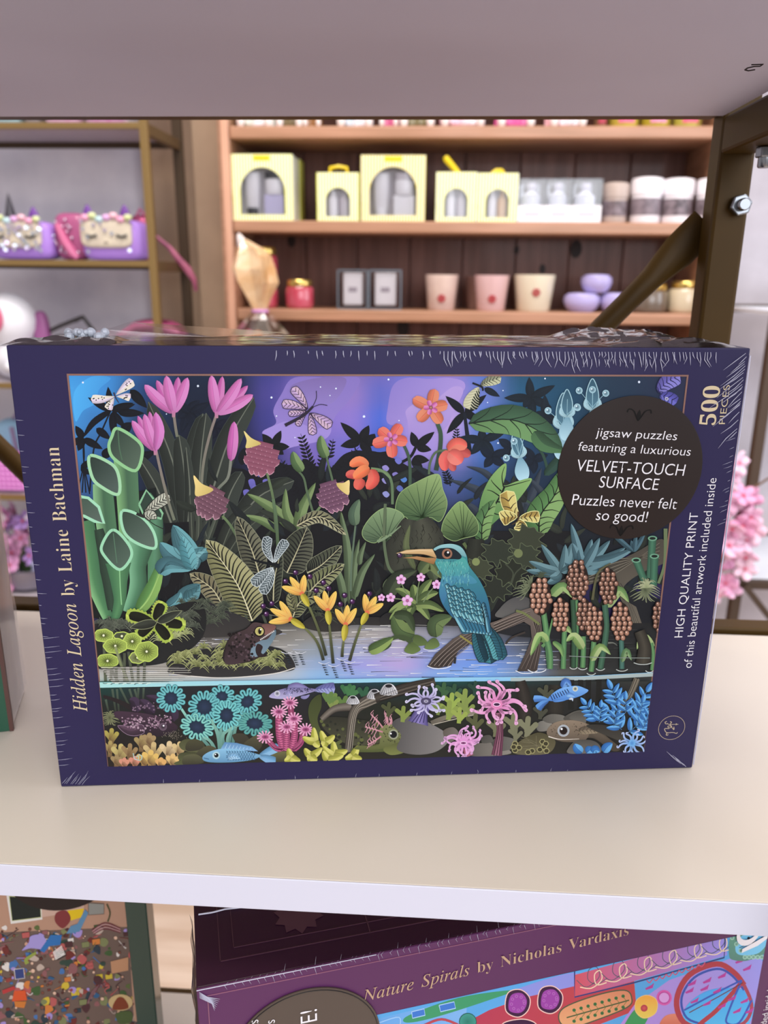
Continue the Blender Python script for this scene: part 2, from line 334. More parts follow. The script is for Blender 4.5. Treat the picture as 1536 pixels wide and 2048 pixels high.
# ------------------------------------------------------------------ lettering
GL = json.loads(r'''{"i":{"H":[520,[-34,0,-30,13,-28,13,6,18,27,36,42,73,126,385,132,419,130,429,126,437,120,443,81,451,85,465,270,465,267,451,264,451,246,450,231,446,219,439,210,428,201,412,194,390,166,285,163,271,169,262,185,259,357,259,373,262,381,274,410,385,416,419,415,429,411,437,404,443,365,451,369,465,555,465,551,451,545,451,528,450,513,446,502,439,493,428,486,413,479,392,396,80,391,60,389,45,390,35,394,27,401,21,440,13,437,0,251,0,255,13,257,13,291,18,312,36,326,73,364,212,365,217,365,222,360,232,343,234,172,234,156,231,148,220,111,80,106,60,104,45,105,35,109,27,116,21,155,13,152,0]],"L":[449,[-24,0,-21,13,-18,13,1,15,16,19,28,26,37,36,45,52,52,73,135,385,140,405,142,419,140,429,136,437,130,443,91,451,94,465,279,465,274,452,256,451,241,446,230,440,220,429,212,413,206,393,125,92,118,64,116,51,117,41,120,34,126,29,165,24,212,24,298,33,318,40,337,51,354,65,399,132,412,132,368,0]],"N":[500,[338,-11,154,373,75,84,70,60,68,43,69,33,73,25,80,20,122,13,118,0,-34,0,-30,13,-11,15,5,19,17,25,26,36,35,51,42,73,130,393,132,401,132,408,131,418,127,428,120,438,110,445,99,450,86,451,81,451,85,465,182,465,353,108,427,381,433,405,435,422,433,432,429,440,422,445,380,451,383,465,536,465,532,451,498,447,475,429,460,392,351,-11]],"S":[369,[153,-9,124,-7,92,-1,58,10,49,13,42,13,30,11,21,4,15,-8,3,-8,26,146,38,146,42,106,52,72,69,46,90,26,116,15,146,11,162,12,178,16,192,23,204,32,215,44,224,57,231,71,234,87,236,105,228,139,207,174,183,201,154,232,102,297,94,315,90,334,88,353,90,376,95,397,105,416,117,433,133,447,152,459,173,468,196,473,222,475,253,473,281,466,303,459,313,457,324,458,332,464,338,473,351,473,330,336,319,336,316,372,308,401,296,424,278,440,257,450,232,453,210,451,191,444,175,433,164,417,157,398,154,376,156,363,160,349,168,334,201,291,231,259,263,224,284,195,297,162,301,126,299,101,292,78,282,57,267,38,250,22,229,8,206,-1,181,-7]],"a":[342,[50,-8,33,-6,20,0,8,10,0,25,-5,43,-7,64,-4,101,4,138,18,175,38,211,62,244,90,274,121,298,152,312,183,316,208,312,224,300,232,280,241,309,292,309,231,90,222,44,223,39,227,36,233,35,245,40,261,55,282,80,291,72,256,27,224,1,195,-8,180,-5,171,6,168,23,191,118,166,79,142,48,119,23,97,6,74,-5],[82,33,93,35,104,39,116,48,152,87,185,141,210,201,219,257,215,280,204,294,185,299,164,295,143,284,124,266,105,241,88,211,74,175,58,122,53,73,56,51,66,37]],"d":[355,[61,-8,41,-6,24,1,10,13,-1,30,-7,50,-9,73,-7,95,-2,119,5,143,44,217,99,279,146,307,192,316,216,314,232,306,242,293,273,416,275,426,275,436,268,451,243,455,233,455,236,467,306,479,338,487,345,480,344,473,343,468,240,81,236,60,234,44,236,36,241,32,250,30,264,36,283,53,306,81,317,72,263,11,248,1,232,-6,217,-8,198,-4,186,7,183,27,201,112,178,75,155,45,133,21,110,5,86,-5],[91,28,102,29,115,35,127,43,165,85,199,142,223,204,232,259,223,289,216,295,208,299,198,300,176,297,154,286,132,268,111,244,92,214,75,178,62,141,54,108,51,78,52,63,56,51,62,41,70,34,79,29]],"e":[287,[89,-7,62,-4,39,6,21,21,7,42,-1,68,-4,99,-3,120,2,143,9,165,46,231,101,283,132,302,164,313,195,316,214,315,229,310,242,303,251,293,256,281,258,266,252,239,236,213,208,189,170,169,121,153,61,142,57,118,56,98,63,58,84,34,119,26,151,32,185,50,221,81,231,71,209,47,187,27,165,12,141,2,116,-5],[64,158,106,167,140,180,168,199,188,221,200,245,204,271,201,286,193,295,180,298,166,296,151,290,137,280,95,230]],"g":[286,[63,-153,30,-151,2,-143,-21,-131,-38,-115,-48,-96,-52,-75,-42,-39,-13,-6,36,24,19,34,9,44,6,57,21,84,58,121,32,141,15,165,10,195,12,216,18,237,29,256,43,273,60,289,80,301,102,311,126,316,152,318,206,307,246,296,289,296,289,266,243,266,248,236,246,214,239,193,229,174,215,156,198,142,179,130,157,121,135,115,110,113,82,116,70,105,63,96,60,87,66,76,83,65,112,54,145,44,172,32,194,19,210,3,220,-16,223,-40,221,-61,214,-81,203,-99,188,-115,170,-128,147,-139,122,-147,94,-152],[111,129,125,131,138,136,151,146,180,190,191,249,189,265,185,278,179,288,170,296,159,301,147,302,134,300,121,295,108,285,78,241,72,222,68,203,66,182,71,153,86,135],[75,-132,131,-124,165,-100,176,-60,175,-49,170,-40,163,-31,132,-10,94,5,52,18,18,-7,-3,-34,-9,-64,0,-102,28,-125]],"i":[177,[122,394,98,404,88,428,98,452,122,463,147,452,157,428,147,403],[33,-8,15,-4,4,8,0,29,3,53,11,86,55,241,58,254,60,264,59,272,55,278,50,282,17,287,20,299,65,305,96,310,124,316,131,308,130,303,128,296,63,79,58,52,59,41,64,34,72,32,87,38,106,55,130,84,140,74,102,28,67,1]],"l":[173,[32,-7,7,2,-2,26,2,54,13,99,98,412,101,433,100,442,97,449,92,453,58,459,60,471,104,476,134,482,163,487,171,481,168,465,62,84,56,50,57,41,61,36,68,34,82,40,100,55,122,82,133,72,114,47,95,27,77,12,60,1,45,-5]],"n":[364,[222,-9,198,1,189,28,216,140,242,254,241,265,235,272,225,275,195,263,159,232,123,189,93,142,76,105,59,58,42,0,-12,0,53,221,62,263,53,280,23,285,17,285,19,297,67,303,100,310,130,316,133,314,133,308,93,177,126,220,158,254,188,281,216,300,241,311,263,315,285,311,298,299,302,278,300,252,293,222,254,88,247,64,245,49,247,40,251,35,259,34,274,40,291,59,312,91,322,83,290,32,256,1]],"o":[351,[105,-8,75,-5,48,5,26,22,9,44,-1,71,-4,102,-2,128,4,153,14,178,27,203,43,226,61,247,82,267,104,284,128,298,152,308,177,314,201,316,234,313,261,303,283,286,300,264,310,237,314,206,312,184,307,161,299,138,260,73,203,23,171,6,139,-5],[113,11,131,14,149,21,166,32,182,47,197,65,211,85,243,155,255,226,248,267,229,291,197,299,176,295,154,285,132,268,112,244,94,216,78,183,66,149,58,115,56,83,57,62,62,44,71,30,82,20,96,13]],"p":[340,[-96,-149,-93,-137,-74,-135,-59,-131,-49,-126,-41,-117,-34,-104,-29,-87,54,235,58,249,60,262,59,271,56,277,52,281,16,285,19,298,62,303,93,309,124,316,130,310,128,299,112,250,149,287,187,309,226,316,250,314,269,306,286,292,298,274,305,252,308,226,306,199,300,172,290,144,277,118,262,93,243,69,223,47,201,29,177,13,152,2,127,-5,101,-7,81,-6,64,-2,50,5,30,-81,23,-113,24,-121,28,-127,36,-132,77,-138,73,-149],[101,9,119,12,137,18,155,30,172,44,188,62,202,82,235,153,248,228,246,245,242,259,235,271,225,279,214,284,199,286,177,282,156,271,136,253,118,228,103,197,91,162,66,64,64,51,62,40,67,23,79,13]],"r":[224,[-13,0,46,209,56,259,55,268,52,275,47,279,13,284,15,297,59,304,90,310,118,316,123,315,125,312,124,308,89,179,137,255,177,301,208,316,229,307,237,283,236,271,232,261,226,253,219,246,210,242,200,240,180,248,170,268,118,199,75,110,41,0]],"s":[248,[78,-8,32,-1,6,6,-1,5,-6,2,-9,-4,-22,-4,-7,106,4,105,7,77,14,53,24,35,37,21,53,13,71,10,86,12,99,17,110,26,119,38,124,52,126,69,123,85,116,102,104,120,83,147,63,175,46,206,40,238,42,259,50,278,63,294,80,306,100,314,123,316,166,310,193,302,202,304,207,308,209,314,220,314,207,214,195,214,184,261,163,289,130,299,120,298,110,294,102,287,96,279,92,270,91,261,93,245,102,228,116,208,136,181,155,154,173,122,179,89,178,71,173,55,166,40,156,26,144,15,130,5,114,-2,97,-7]],"t":[187,[33,-8,15,-4,4,7,1,26,2,44,7,62,66,283,19,283,22,297,63,313,100,344,136,392,151,392,126,304,183,304,177,283,120,283,66,78,60,45,61,37,65,32,72,31,85,36,102,52,124,79,134,68,99,26,66,0]],"u":[364,[46,-8,33,-7,23,-3,15,4,9,13,5,24,4,38,8,69,19,116,50,228,54,247,56,265,55,273,52,279,47,283,13,287,15,300,59,306,90,311,119,316,128,312,127,304,125,296,71,107,62,74,59,54,61,42,68,35,79,32,93,35,107,42,124,54,177,115,227,203,261,309,314,309,255,92,246,47,248,39,252,34,260,32,275,38,294,55,315,84,324,75,291,29,257,1,222,-8,204,-4,192,7,189,27,199,81,220,153,187,104,156,63,127,32,99,10,72,-4]]},"b":{"0":[375,[188,-7,150,-3,118,7,91,24,69,48,51,76,39,111,30,150,25,193,23,241,25,289,30,332,39,371,51,405,69,433,91,456,118,473,150,483,189,486,225,483,257,473,283,456,305,433,322,405,336,370,345,331,351,288,353,240,351,193,345,150,336,110,322,76,305,47,283,24,256,7,225,-3],[188,37,210,43,227,61,237,91,243,131,247,181,248,240,247,300,243,349,237,390,227,419,211,437,189,443,166,437,150,419,139,390,132,349,128,300,127,240,128,181,132,131,139,91,150,61,166,43]],"5":[375,[165,-7,133,-5,106,-1,84,5,66,14,51,24,40,35,33,48,28,61,27,75,29,89,33,101,42,109,53,116,66,120,81,121,88,83,111,52,123,46,137,42,154,40,195,50,207,58,217,69,226,83,232,101,236,122,237,148,234,178,226,203,213,223,195,236,173,244,146,247,103,243,71,235,40,247,62,480,316,480,319,357,281,357,275,380,267,399,244,406,105,406,94,281,126,288,168,291,216,287,258,276,293,256,319,228,335,192,340,148,338,120,333,96,324,75,312,56,299,40,282,27,226,1]],"B":[443,[16,0,16,17,36,20,52,25,62,32,69,44,73,60,75,82,75,369,69,412,51,433,15,439,15,455,220,455,318,444,377,409,396,351,384,302,348,268,287,247,360,223,404,185,418,132,413,93,397,61,371,35,335,15,291,4,238,0],[182,252,188,252,220,254,245,261,263,272,275,290,282,314,285,345,283,373,278,395,269,412,257,424,239,431,216,434,203,433,193,430,188,425,182,391],[222,24,248,27,268,35,283,49,293,69,299,95,301,128,298,162,290,188,277,208,258,221,231,228,197,231,182,231,182,65,190,33,198,28,208,25]],"L":[426,[15,0,15,17,36,20,52,24,62,32,69,43,73,59,75,81,75,379,73,399,69,414,62,425,51,432,36,436,16,439,16,455,250,455,250,439,208,434,199,430,193,424,188,416,182,379,182,83,185,47,200,31,234,28,264,29,291,33,315,40,335,49,354,63,370,80,384,100,397,125,409,154,427,154,402,0]],"N":[494,[403,-11,107,350,107,79,108,57,112,42,119,31,129,24,145,20,167,17,167,0,18,0,18,17,54,23,71,41,76,79,76,388,36,433,18,439,18,455,156,455,391,169,391,377,386,414,369,431,331,439,331,455,480,455,480,439,459,436,443,432,433,425,427,414,423,398,422,377,422,-11]],"V":[428,[212,-13,44,381,22,420,14,429,1,435,-14,439,-14,455,211,455,211,439,166,432,159,427,154,419,152,410,161,378,259,143,348,377,355,409,353,419,349,427,342,432,299,439,299,455,442,455,442,439,429,437,418,434,408,427,382,383,230,-13]],"a":[344,[255,-10,226,-5,208,10,200,35,168,11,133,-4,95,-9,74,-6,55,0,40,11,29,26,22,43,20,63,25,91,39,115,63,136,98,155,143,173,199,190,199,241,197,258,193,272,187,282,177,290,164,294,148,296,123,293,109,286,104,274,113,257,123,231,121,220,117,210,110,202,100,196,90,192,77,191,64,192,54,196,45,203,38,212,34,223,33,236,35,252,40,266,49,278,62,290,77,300,95,308,115,314,137,317,162,318,205,315,239,307,263,292,280,271,290,244,293,210,293,62,295,40,304,34,320,42,329,28,306,7,281,-6],[151,34,174,41,199,63,199,169,154,151,127,123,118,84,122,56,133,39]],"b":[361,[43,-11,43,388,37,428,8,439,8,455,138,455,138,279,162,301,190,314,221,318,244,316,265,310,284,299,301,284,315,266,326,245,335,221,340,195,342,166,340,133,333,103,323,75,308,51,291,30,270,13,246,0,220,-8,192,-10,162,-6,133,7,105,28,53,-11],[183,14,204,18,220,30,232,49,239,77,244,114,245,160,244,197,239,228,231,251,220,267,204,277,184,280,155,270,147,262,142,253,138,242,138,69,143,38,158,20]],"c":[293,[156,-10,131,-8,108,-1,87,11,67,26,51,45,38,68,28,93,21,120,19,150,22,181,29,210,40,237,55,260,74,280,96,297,120,309,146,317,175,319,204,317,230,310,250,298,265,283,274,265,277,245,276,233,272,223,266,215,258,209,248,205,236,204,214,209,201,225,196,251,197,261,197,271,194,286,185,294,169,297,138,285,118,248,112,187,115,142,123,105,137,76,156,55,178,42,204,38,227,42,250,53,271,72,285,60,248,21,205,-2]],"d":[370,[140,-10,117,-8,97,-1,78,10,61,26,47,44,35,66,26,91,21,118,19,147,21,180,27,210,36,237,48,261,63,281,81,297,101,309,123,316,146,318,175,314,201,301,223,280,223,401,222,413,218,423,212,430,176,439,176,455,319,455,319,75,325,41,330,35,340,30,353,28,353,11,315,8,271,1,223,-10,223,39,201,12,173,-5],[171,28,182,30,192,34,202,41,211,51,218,62,223,76,223,242,220,252,214,262,206,270,174,281,155,277,141,267,130,250,123,225,119,193,118,153,119,115,123,83,130,58,140,42,153,32]],"e":[301,[154,-10,129,-8,106,-1,85,10,66,26,50,45,37,69,27,95,21,125,19,157,21,187,28,215,38,240,51,263,68,282,87,298,109,309,132,316,157,318,193,314,224,301,249,280,268,251,279,216,283,173,283,166,117,166,127,97,154,56,199,42,225,47,248,62,270,86,285,73,248,27,205,-1],[116,192,201,192,201,215,193,277,186,288,175,295,161,297,136,286,121,255,116,203]],"h":[381,[18,0,18,16,45,26,52,56,52,399,46,429,40,435,31,438,19,440,19,455,148,455,148,267,175,295,207,313,243,318,292,306,321,271,330,212,330,56,337,26,343,21,352,17,363,16,363,0,202,0,202,16,207,16,223,21,232,34,235,56,235,217,229,258,223,265,215,270,203,271,183,267,164,255,148,235,148,56,154,26,160,21,168,17,180,16,180,0]],"i":[198,[101,362,87,364,75,368,65,376,57,387,52,399,50,412,52,426,57,438,65,449,75,457,87,462,101,463,114,462,126,457,137,449,145,438,150,426,151,412,149,399,145,387,136,376,126,368,114,364],[18,0,18,16,45,26,52,56,52,252,47,285,20,293,21,310,148,310,148,56,154,26,180,16,180,0]],"l":[199,[18,0,18,16,45,26,52,56,52,398,47,429,42,434,33,438,20,439,20,455,148,455,148,56,154,26,180,16,180,0]],"m":[554,[18,0,18,16,45,26,52,56,52,253,46,284,40,289,31,293,19,294,19,310,146,310,146,265,173,294,204,312,237,318,277,312,305,293,320,261,348,293,381,312,418,318,465,306,494,271,504,212,504,56,510,26,516,21,524,17,536,16,536,0,377,0,377,16,389,18,397,21,403,26,410,56,410,217,404,258,398,265,389,270,377,271,358,268,341,256,324,237,324,56,331,26,336,21,345,18,356,16,356,0,199,0,199,16,211,18,219,21,225,26,232,56,232,217,226,258,220,265,211,270,199,271,180,267,162,255,146,235,146,56,152,27,158,21,166,18,177,16,177,0]],"n":[381,[18,0,18,16,45,26,52,56,52,253,46,284,40,289,31,293,19,294,19,310,148,310,148,267,175,296,207,313,243,318,292,306,321,271,330,212,330,56,337,26,343,21,352,17,363,16,363,0,202,0,202,16,207,16,223,21,232,34,235,56,235,217,229,258,223,265,215,270,203,271,183,267,164,255,148,235,148,56,154,26,160,21,168,17,180,16,180,0]],"o":[336,[169,-10,140,-8,114,-1,90,11,69,27,52,47,38,70,27,96,21,124,19,154,21,184,27,213,38,239,52,262,69,281,90,297,114,309,140,316,168,318,196,316,222,309,245,298,266,282,283,263,298,240,308,214,315,185,317,154,315,123,308,94,298,69,284,46,266,26,245,11,222,-1,197,-8],[169,11,186,14,199,24,209,39,217,81,220,154,218,206,214,245,208,271,198,286,185,296,169,299,151,296,138,286,128,271,122,245,118,206,117,154,120,82,128,39,138,24,152,14]],"r":[287,[18,0,18,16,45,26,52,56,52,252,46,285,20,293,21,310,146,310,146,252,158,272,172,288,187,301,203,311,218,316,233,318,250,317,264,312,275,304,283,293,288,281,289,266,288,254,284,243,278,234,270,228,260,224,248,222,222,231,207,250,189,260,179,258,171,252,162,241,155,228,151,211,149,192,149,56,150,42,153,32,159,25,197,16,197,0]],"s":[288,[151,-10,132,-8,110,-3,87,6,73,9,64,7,56,1,51,-9,36,-9,36,105,53,105,61,79,72,57,87,39,103,26,121,17,140,15,156,16,168,20,179,27,186,35,191,46,192,58,188,76,176,92,156,105,107,130,85,142,68,155,54,169,45,185,39,202,37,220,40,247,49,270,65,291,86,306,111,316,141,319,166,316,199,308,206,306,213,305,220,306,226,311,230,319,244,319,244,222,228,222,220,244,209,262,196,277,182,288,166,294,149,296,136,295,125,292,116,286,110,278,106,269,105,259,115,232,146,212,191,189,212,178,229,165,241,151,250,136,255,117,257,95,254,65,244,39,228,18,206,2,181,-7]],"x":[319,[5,0,5,15,24,23,44,37,62,56,123,136,43,263,31,279,18,289,4,293,4,310,169,310,169,294,153,293,143,288,140,280,149,260,183,206,224,257,234,279,227,290,201,294,201,310,311,310,311,296,292,289,273,275,254,254,198,184,291,36,303,21,319,15,319,0,155,0,155,16,178,19,185,30,173,59,138,114,97,61,85,34,88,23,98,17,114,15,118,15,118,0]],"y":[300,[52,-140,36,-139,22,-133,10,-125,1,-113,-5,-100,-7,-84,-5,-73,-2,-62,5,-53,13,-46,24,-41,36,-40,64,-49,70,-57,73,-65,75,-76,74,-81,74,-87,75,-94,79,-97,86,-99,94,-96,104,-88,114,-74,129,-44,140,-5,36,251,25,275,15,287,-3,293,-5,293,-5,310,162,310,162,293,136,289,128,275,130,267,133,257,185,119,230,241,236,260,238,274,229,289,203,293,203,310,300,310,300,293,291,292,283,288,277,281,259,242,162,-24,129,-96,118,-111,107,-122,95,-131]]}}''')
def outline_mesh(name, polys, material, parent, label=None, y=-2e-4, offset=0.0, thick=0.0):
    """closed outlines (u, z) filled with holes, laid flat on the face plane at depth y"""
    cu = bpy.data.curves.new(name, 'CURVE'); cu.dimensions = '2D'; cu.fill_mode = 'BOTH'; cu.offset = offset
    for P in polys:
        sp = cu.splines.new('POLY'); sp.points.add(len(P) - 1); sp.use_cyclic_u = True
        for q, p in zip(sp.points, P): q.co = (p[0], p[1], 0, 1)
    tmp = bpy.data.objects.new('tmp', cu); COL.objects.link(tmp); bpy.context.view_layer.update()
    me = bpy.data.meshes.new_from_object(tmp.evaluated_get(bpy.context.evaluated_depsgraph_get()))
    bpy.data.objects.remove(tmp); me.name = name
    for v in me.vertices: v.co = (v.co.x, y, v.co.y)
    me.materials.clear(); me.materials.append(material)
    o = bpy.data.objects.new(name, me); COL.objects.link(o); o.parent = parent
    if label: o['label'] = label
    return o
def serif_polys(runs, size, origin, ang=0.0, track=0.0, width=None):
    """runs: [(text, 'i'|'b')]; returns outlines; width stretches the line to that length"""
    x = 0; out = []
    for text, k in runs:
        for ch in text:
            if ch == ' ': x += 260; continue
            g = GL[k][ch]
            for L in g[1:]: out.append([(L[i] + x, L[i + 1]) for i in range(0, len(L), 2)])
            x += g[0] + track
    sx = (width / x) if width else size / 1000.0; sy = size / 1000.0; ca, sa = cos(ang), sin(ang)
    return [[(origin[0] + px * sx * ca - py * sy * sa, origin[1] + px * sx * sa + py * sy * ca) for px, py in P] for P in out]
def sans_mesh(name, lines, material, parent, label=None, y=-2e-4):
    """lines: [(text, size, (u, z), angle, align, width or None, shear)] in the built-in face"""
    bm = bmesh.new()
    for text, size, org, ang, al, width, shear in lines:
        cu = bpy.data.curves.new('t', 'FONT'); cu.body = text; cu.size = size; cu.align_x = al; cu.shear = shear; cu.resolution_u = 4; cu.offset = -.007 * size
        tmp = bpy.data.objects.new('t', cu); COL.objects.link(tmp); bpy.context.view_layer.update()
        me = bpy.data.meshes.new_from_object(tmp.evaluated_get(bpy.context.evaluated_depsgraph_get()))
        xs = [v.co.x for v in me.vertices]; f = width / (max(xs) - min(xs)) if width else 1.0
        for v in me.vertices:
            px, py = v.co.x * f, v.co.y
            v.co = (org[0] + px * cos(ang) - py * sin(ang), y, org[1] + px * sin(ang) + py * cos(ang))
        bm.from_mesh(me); bpy.data.objects.remove(tmp); bpy.data.meshes.remove(me)
    me = bpy.data.meshes.new(name); bm.to_mesh(me); bm.free(); me.materials.append(material)
    o = bpy.data.objects.new(name, me); COL.objects.link(o); o.parent = parent
    if label: o['label'] = label
    return o

# ================================================================== THE SETTING
WALLY = 1.62
FLZ = -1.15
m_plaster = mat('grey_plaster', '#c4c1ce', .85, c2='#e8e4ec', scale=5, bump=.25, detail=6)
m_white = mat('white_plaster', '#b9b3ba', .85, c2='#d6d0d8', scale=6, bump=.2, detail=6)
m_column = mat('tan_paint', '#b59a80', .75, c2='#a58b74', scale=7)
m_floor = mat('floor_wood', '#dcc8b6', .5, c2='#c4aa94', scale=3, stretch=(.6, 9, 1), coat=.2)
struct('floor', MB().box((-2.6, -2.8, FLZ - .05), (2.6, WALLY + .1, FLZ)), m_floor)
struct('ceiling', MB().box((-2.6, -2.8, 2.5), (2.6, WALLY + .1, 2.55)), mat('ceiling_paint', '#efe9e4', .9))
struct('wall_back', MB().box((-2.6, WALLY, FLZ), (.72, WALLY + .1, 2.5)), m_plaster)
struct('wall_right_back', MB().box((.72, WALLY - .04, FLZ), (2.6, WALLY + .1, 2.5)), m_white)
cx0 = ony(398, 450, 1.55).x; cx1 = -.285
struct('trim_1', MB().box((cx0, 1.53, FLZ), (cx1, WALLY, 2.5)).box((cx0 - .13, 1.585, FLZ), (cx0, WALLY, 2.5)), m_column, bevel=.002)

# ================================================================== THE SHELF RACK IN FRONT
SX0, SX1, SD, SH = -.262, .3172, .243, .315
m_brass = mat('aged_brass_paint', '#46310a', .46, .1, c2='#382706', scale=14, spec=.2)
m_brass_far = mat('brass_paint', '#8a7044', .4, .45)
m_zinc = mat('zinc', '#8e9196', .25, 1.0)
m_board = mat('melamine_top', '#ddd4c8', .42, c2='#d4cabd', scale=3, coat=.1)
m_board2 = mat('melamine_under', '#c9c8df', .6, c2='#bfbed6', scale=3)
m_edge = mat('edge_band', '#d9dbec', .5)
rk = thing('display_rack', (0, 0, 0), 'gold brown steel rack frame that holds the white shelf boards around the puzzle boxes', 'rack')
for x0 in (SX1 + .0005, SX0 - .0205):
    pt = MB().box((x0, .243, FLZ), (x0 + .020, .263, .9)).build('post', m_brass, rk, bevel=.0022)
    for z in (.315, 0.0, -.3355):
        MB().box((x0, -.02, z - .0362 if z == 0 else z - .0195), (x0 + .020, .2428, z - .0157 if z == 0 else z - .0002)).build('side_rail', m_brass, rk, bevel=.0018)
    fp = MB().box((x0, -.0402, FLZ), (x0 + .020, -.0204, .9)).build('post', m_brass, rk, bevel=.0022)
for z in (.0034, -.3512, .3362):
    MB().box((SX0, .2462, z - .02), (SX1 if z > .1 else .62, .2622, z)).build('back_rail', m_brass, rk, bevel=.0015)
# crossed braces with flattened ends
def brace(a, b, yb):
    a = Vector(a); b = Vector(b); n = 40; mb = MB(); L = (b - a).length
    prof = []
    for i in range(n + 1):
        s_ = i / n; e = min(s_, 1 - s_) * L
        k = max(0, min(1, (e - .030) / .016)); w = .0108 * (1 - k) + .0068 * k; t = .0016 * (1 - k) + .0064 * k
        prof.append((a.lerp(b, s_), w, t))
    d = (b - a).normalized(); side = d.cross(Vector((0, 1, 0))).normalized(); vs = []; fs = []
    for p, w, t in prof:
        for k in range(12):
            an = 2 * pi * k / 12; vs.append(p + side * (w * cos(an)) + Vector((0, t * sin(an), 0)))
    for i in range(n):
        for k in range(12): fs.append((i * 12 + k, i * 12 + (k + 1) % 12, (i + 1) * 12 + (k + 1) % 12, (i + 1) * 12 + k))
    fs.append(tuple(range(12))[::-1]); fs.append(tuple(n * 12 + k for k in range(12)))
    return mb.add(vs, fs).build('brace', m_brass, rk, smooth=True)
brace((.322, .2655, .2598), (-.2665, .2655, -.3787), 0)
brace((-.2665, .2805, .2396), (.322, .2805, -.4007), 0)
def hexnut(p, r, ax):
    o = MB(); n = 6
    vs = [];
    for h in (0, .0055):
        for k in range(n):
            t = 2 * pi * k / n + .26; vs.append((r * cos(t), -h, r * sin(t)))
    o.add(vs, [tuple(range(n)), tuple(range(2 * n - 1, n - 1, -1))] + [(k, (k + 1) % n, (k + 1) % n + n, k + n) for k in range(n)])
    nt_ = o.build('bolt_nut', m_zinc, rk, bevel=.0008, seg=3)
    nt_.location = p
    b_ = MB(); b_.lathe([(0, .0), (.0034, .0), (.0034, .0052), (.0028, .006), (0, .006)], 18)
    bo = b_.build('bolt_end', m_zinc, nt_, smooth=True); bo.rotation_euler = (radians(90), 0, 0); bo.location = (0, -.0045, 0)
    if ax == 'z': nt_.rotation_euler = (radians(90), 0, 0)
bp_ = ony(1477, 411, .2424); hexnut((bp_.x, .2424, bp_.z), .0062, 'y')
bq = onz(1533, 293, .2953); hexnut((bq.x, bq.y, .2953), .0052, 'z')

def board(z, lab, mt, mu, x1=SX1):
    t = thing('shelf_board', ((SX0 + x1) / 2, SD / 2, z - .0152), lab, 'shelf')
    hx_ = (x1 - SX0) / 2; hy = SD / 2
    MB().box((-hx_, -hy + .0008, 0), (hx_, hy, .0152)).build('panel', mt, t, bevel=.0004)
    MB().box((-hx_, -hy, 0), (hx_, -hy + .0007, .0152)).build('edge_band', m_edge, t, bevel=.0003)
    return t
board(0.0, 'cream white shelf board with pale edge on which the navy puzzle box stands', m_board, m_board, .62)
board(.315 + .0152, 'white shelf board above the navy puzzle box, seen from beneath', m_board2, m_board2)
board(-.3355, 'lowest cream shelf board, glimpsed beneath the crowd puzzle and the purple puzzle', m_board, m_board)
# pencilled mark on the underside of the upper board
d_ = onz(1507, 134, .3150)
five = [(-1.0, .55), (.75, .62), (.8, .25), (-.1, .2), (-.8, -.1), (-.75, -.5), (0, -.68), (.8, -.45)]
mk = MB(); mk.tube([(d_.x + p[0] * .0026, d_.y + p[1] * .0085, .3149) for p in [(q[0], -q[1]) for q in five]], .00035, 6)
for o in SC.objects:
    if o.name.startswith('shelf_board') and o.location.z > .3: up_board = o
mk.v = [(x - up_board.location.x, y - up_board.location.y, z - up_board.location.z) for x, y, z in mk.v]
mk.build('pencil_mark', mat('graphite', '#2a2228', .7), up_board)

# ================================================================== PUZZLE BOXES
m_film = film_mat('shrink_film', (.96, .96, .97, 1), .05, .10)
m_filmw = film_mat('crumpled_film', (.9, .9, .92, 1), .26, .16)
m_crimp = mat('film_crimp', '#cfcfe6', .25, coat=.5, alpha=.7)
m_crimp2 = mat('film_crimp_faint', '#b9b9d4', .25, coat=.5, alpha=.32)
m_gold = mat('gold_lettering', '#d8c7a4', .4)
m_whitei = mat('white_lettering', '#f0eef4', .5)
m_sticker = mat('sticker_black', '#2b2220', .55, coat=.0, spec=.2)
m_stick_ink = mat('sticker_dark_ink', '#171314', .4)
m_ink = print_mat('picture_ink', .5, .0)
def crumple(name, cx, cy, z, lx, ly, h, seed, parent, m=None, nx=60, ny=12, fx=70, fy=320):
    """a loose gathered sheet of film lying on the top of a box, folds running lengthwise"""
    vs = []; fs = []
    for j in range(ny + 1):
        for i in range(nx + 1):
            u = i / nx * 2 - 1; v = j / ny * 2 - 1
            e = max(0, 1 - abs(u) ** 4) * max(0, 1 - abs(v) ** 6)
            q = Vector((u * lx * fx + seed, v * ly * fy, seed * 3.1))
            a = .25 + abs(noise.noise(q)) + .45 * abs(noise.noise(q * 2.3)) + .15 * abs(noise.noise(q * 5))
            vs.append((cx + u * lx, cy + v * ly, z + h * e * a))
    for j in range(ny):
        for i in range(nx): a = j * (nx + 1) + i; fs.append((a, a + 1, a + nx + 2, a + nx + 1))
    return MB().add(vs, fs).build(name, m or m_filmw, parent, smooth=True)
def box_body(root, W, H, D, m, lid=.026):
    """deep lid over a slightly smaller tray, standing on its long side with the lid towards -y"""
    MB().box((0, 0, 0), (W, lid, H)).build('lid', m, root, bevel=.0006)
    MB().box((.0012, lid + .0002, .0012), (W - .0012, D, H - .0012)).build('tray', m, root, bevel=.0006)

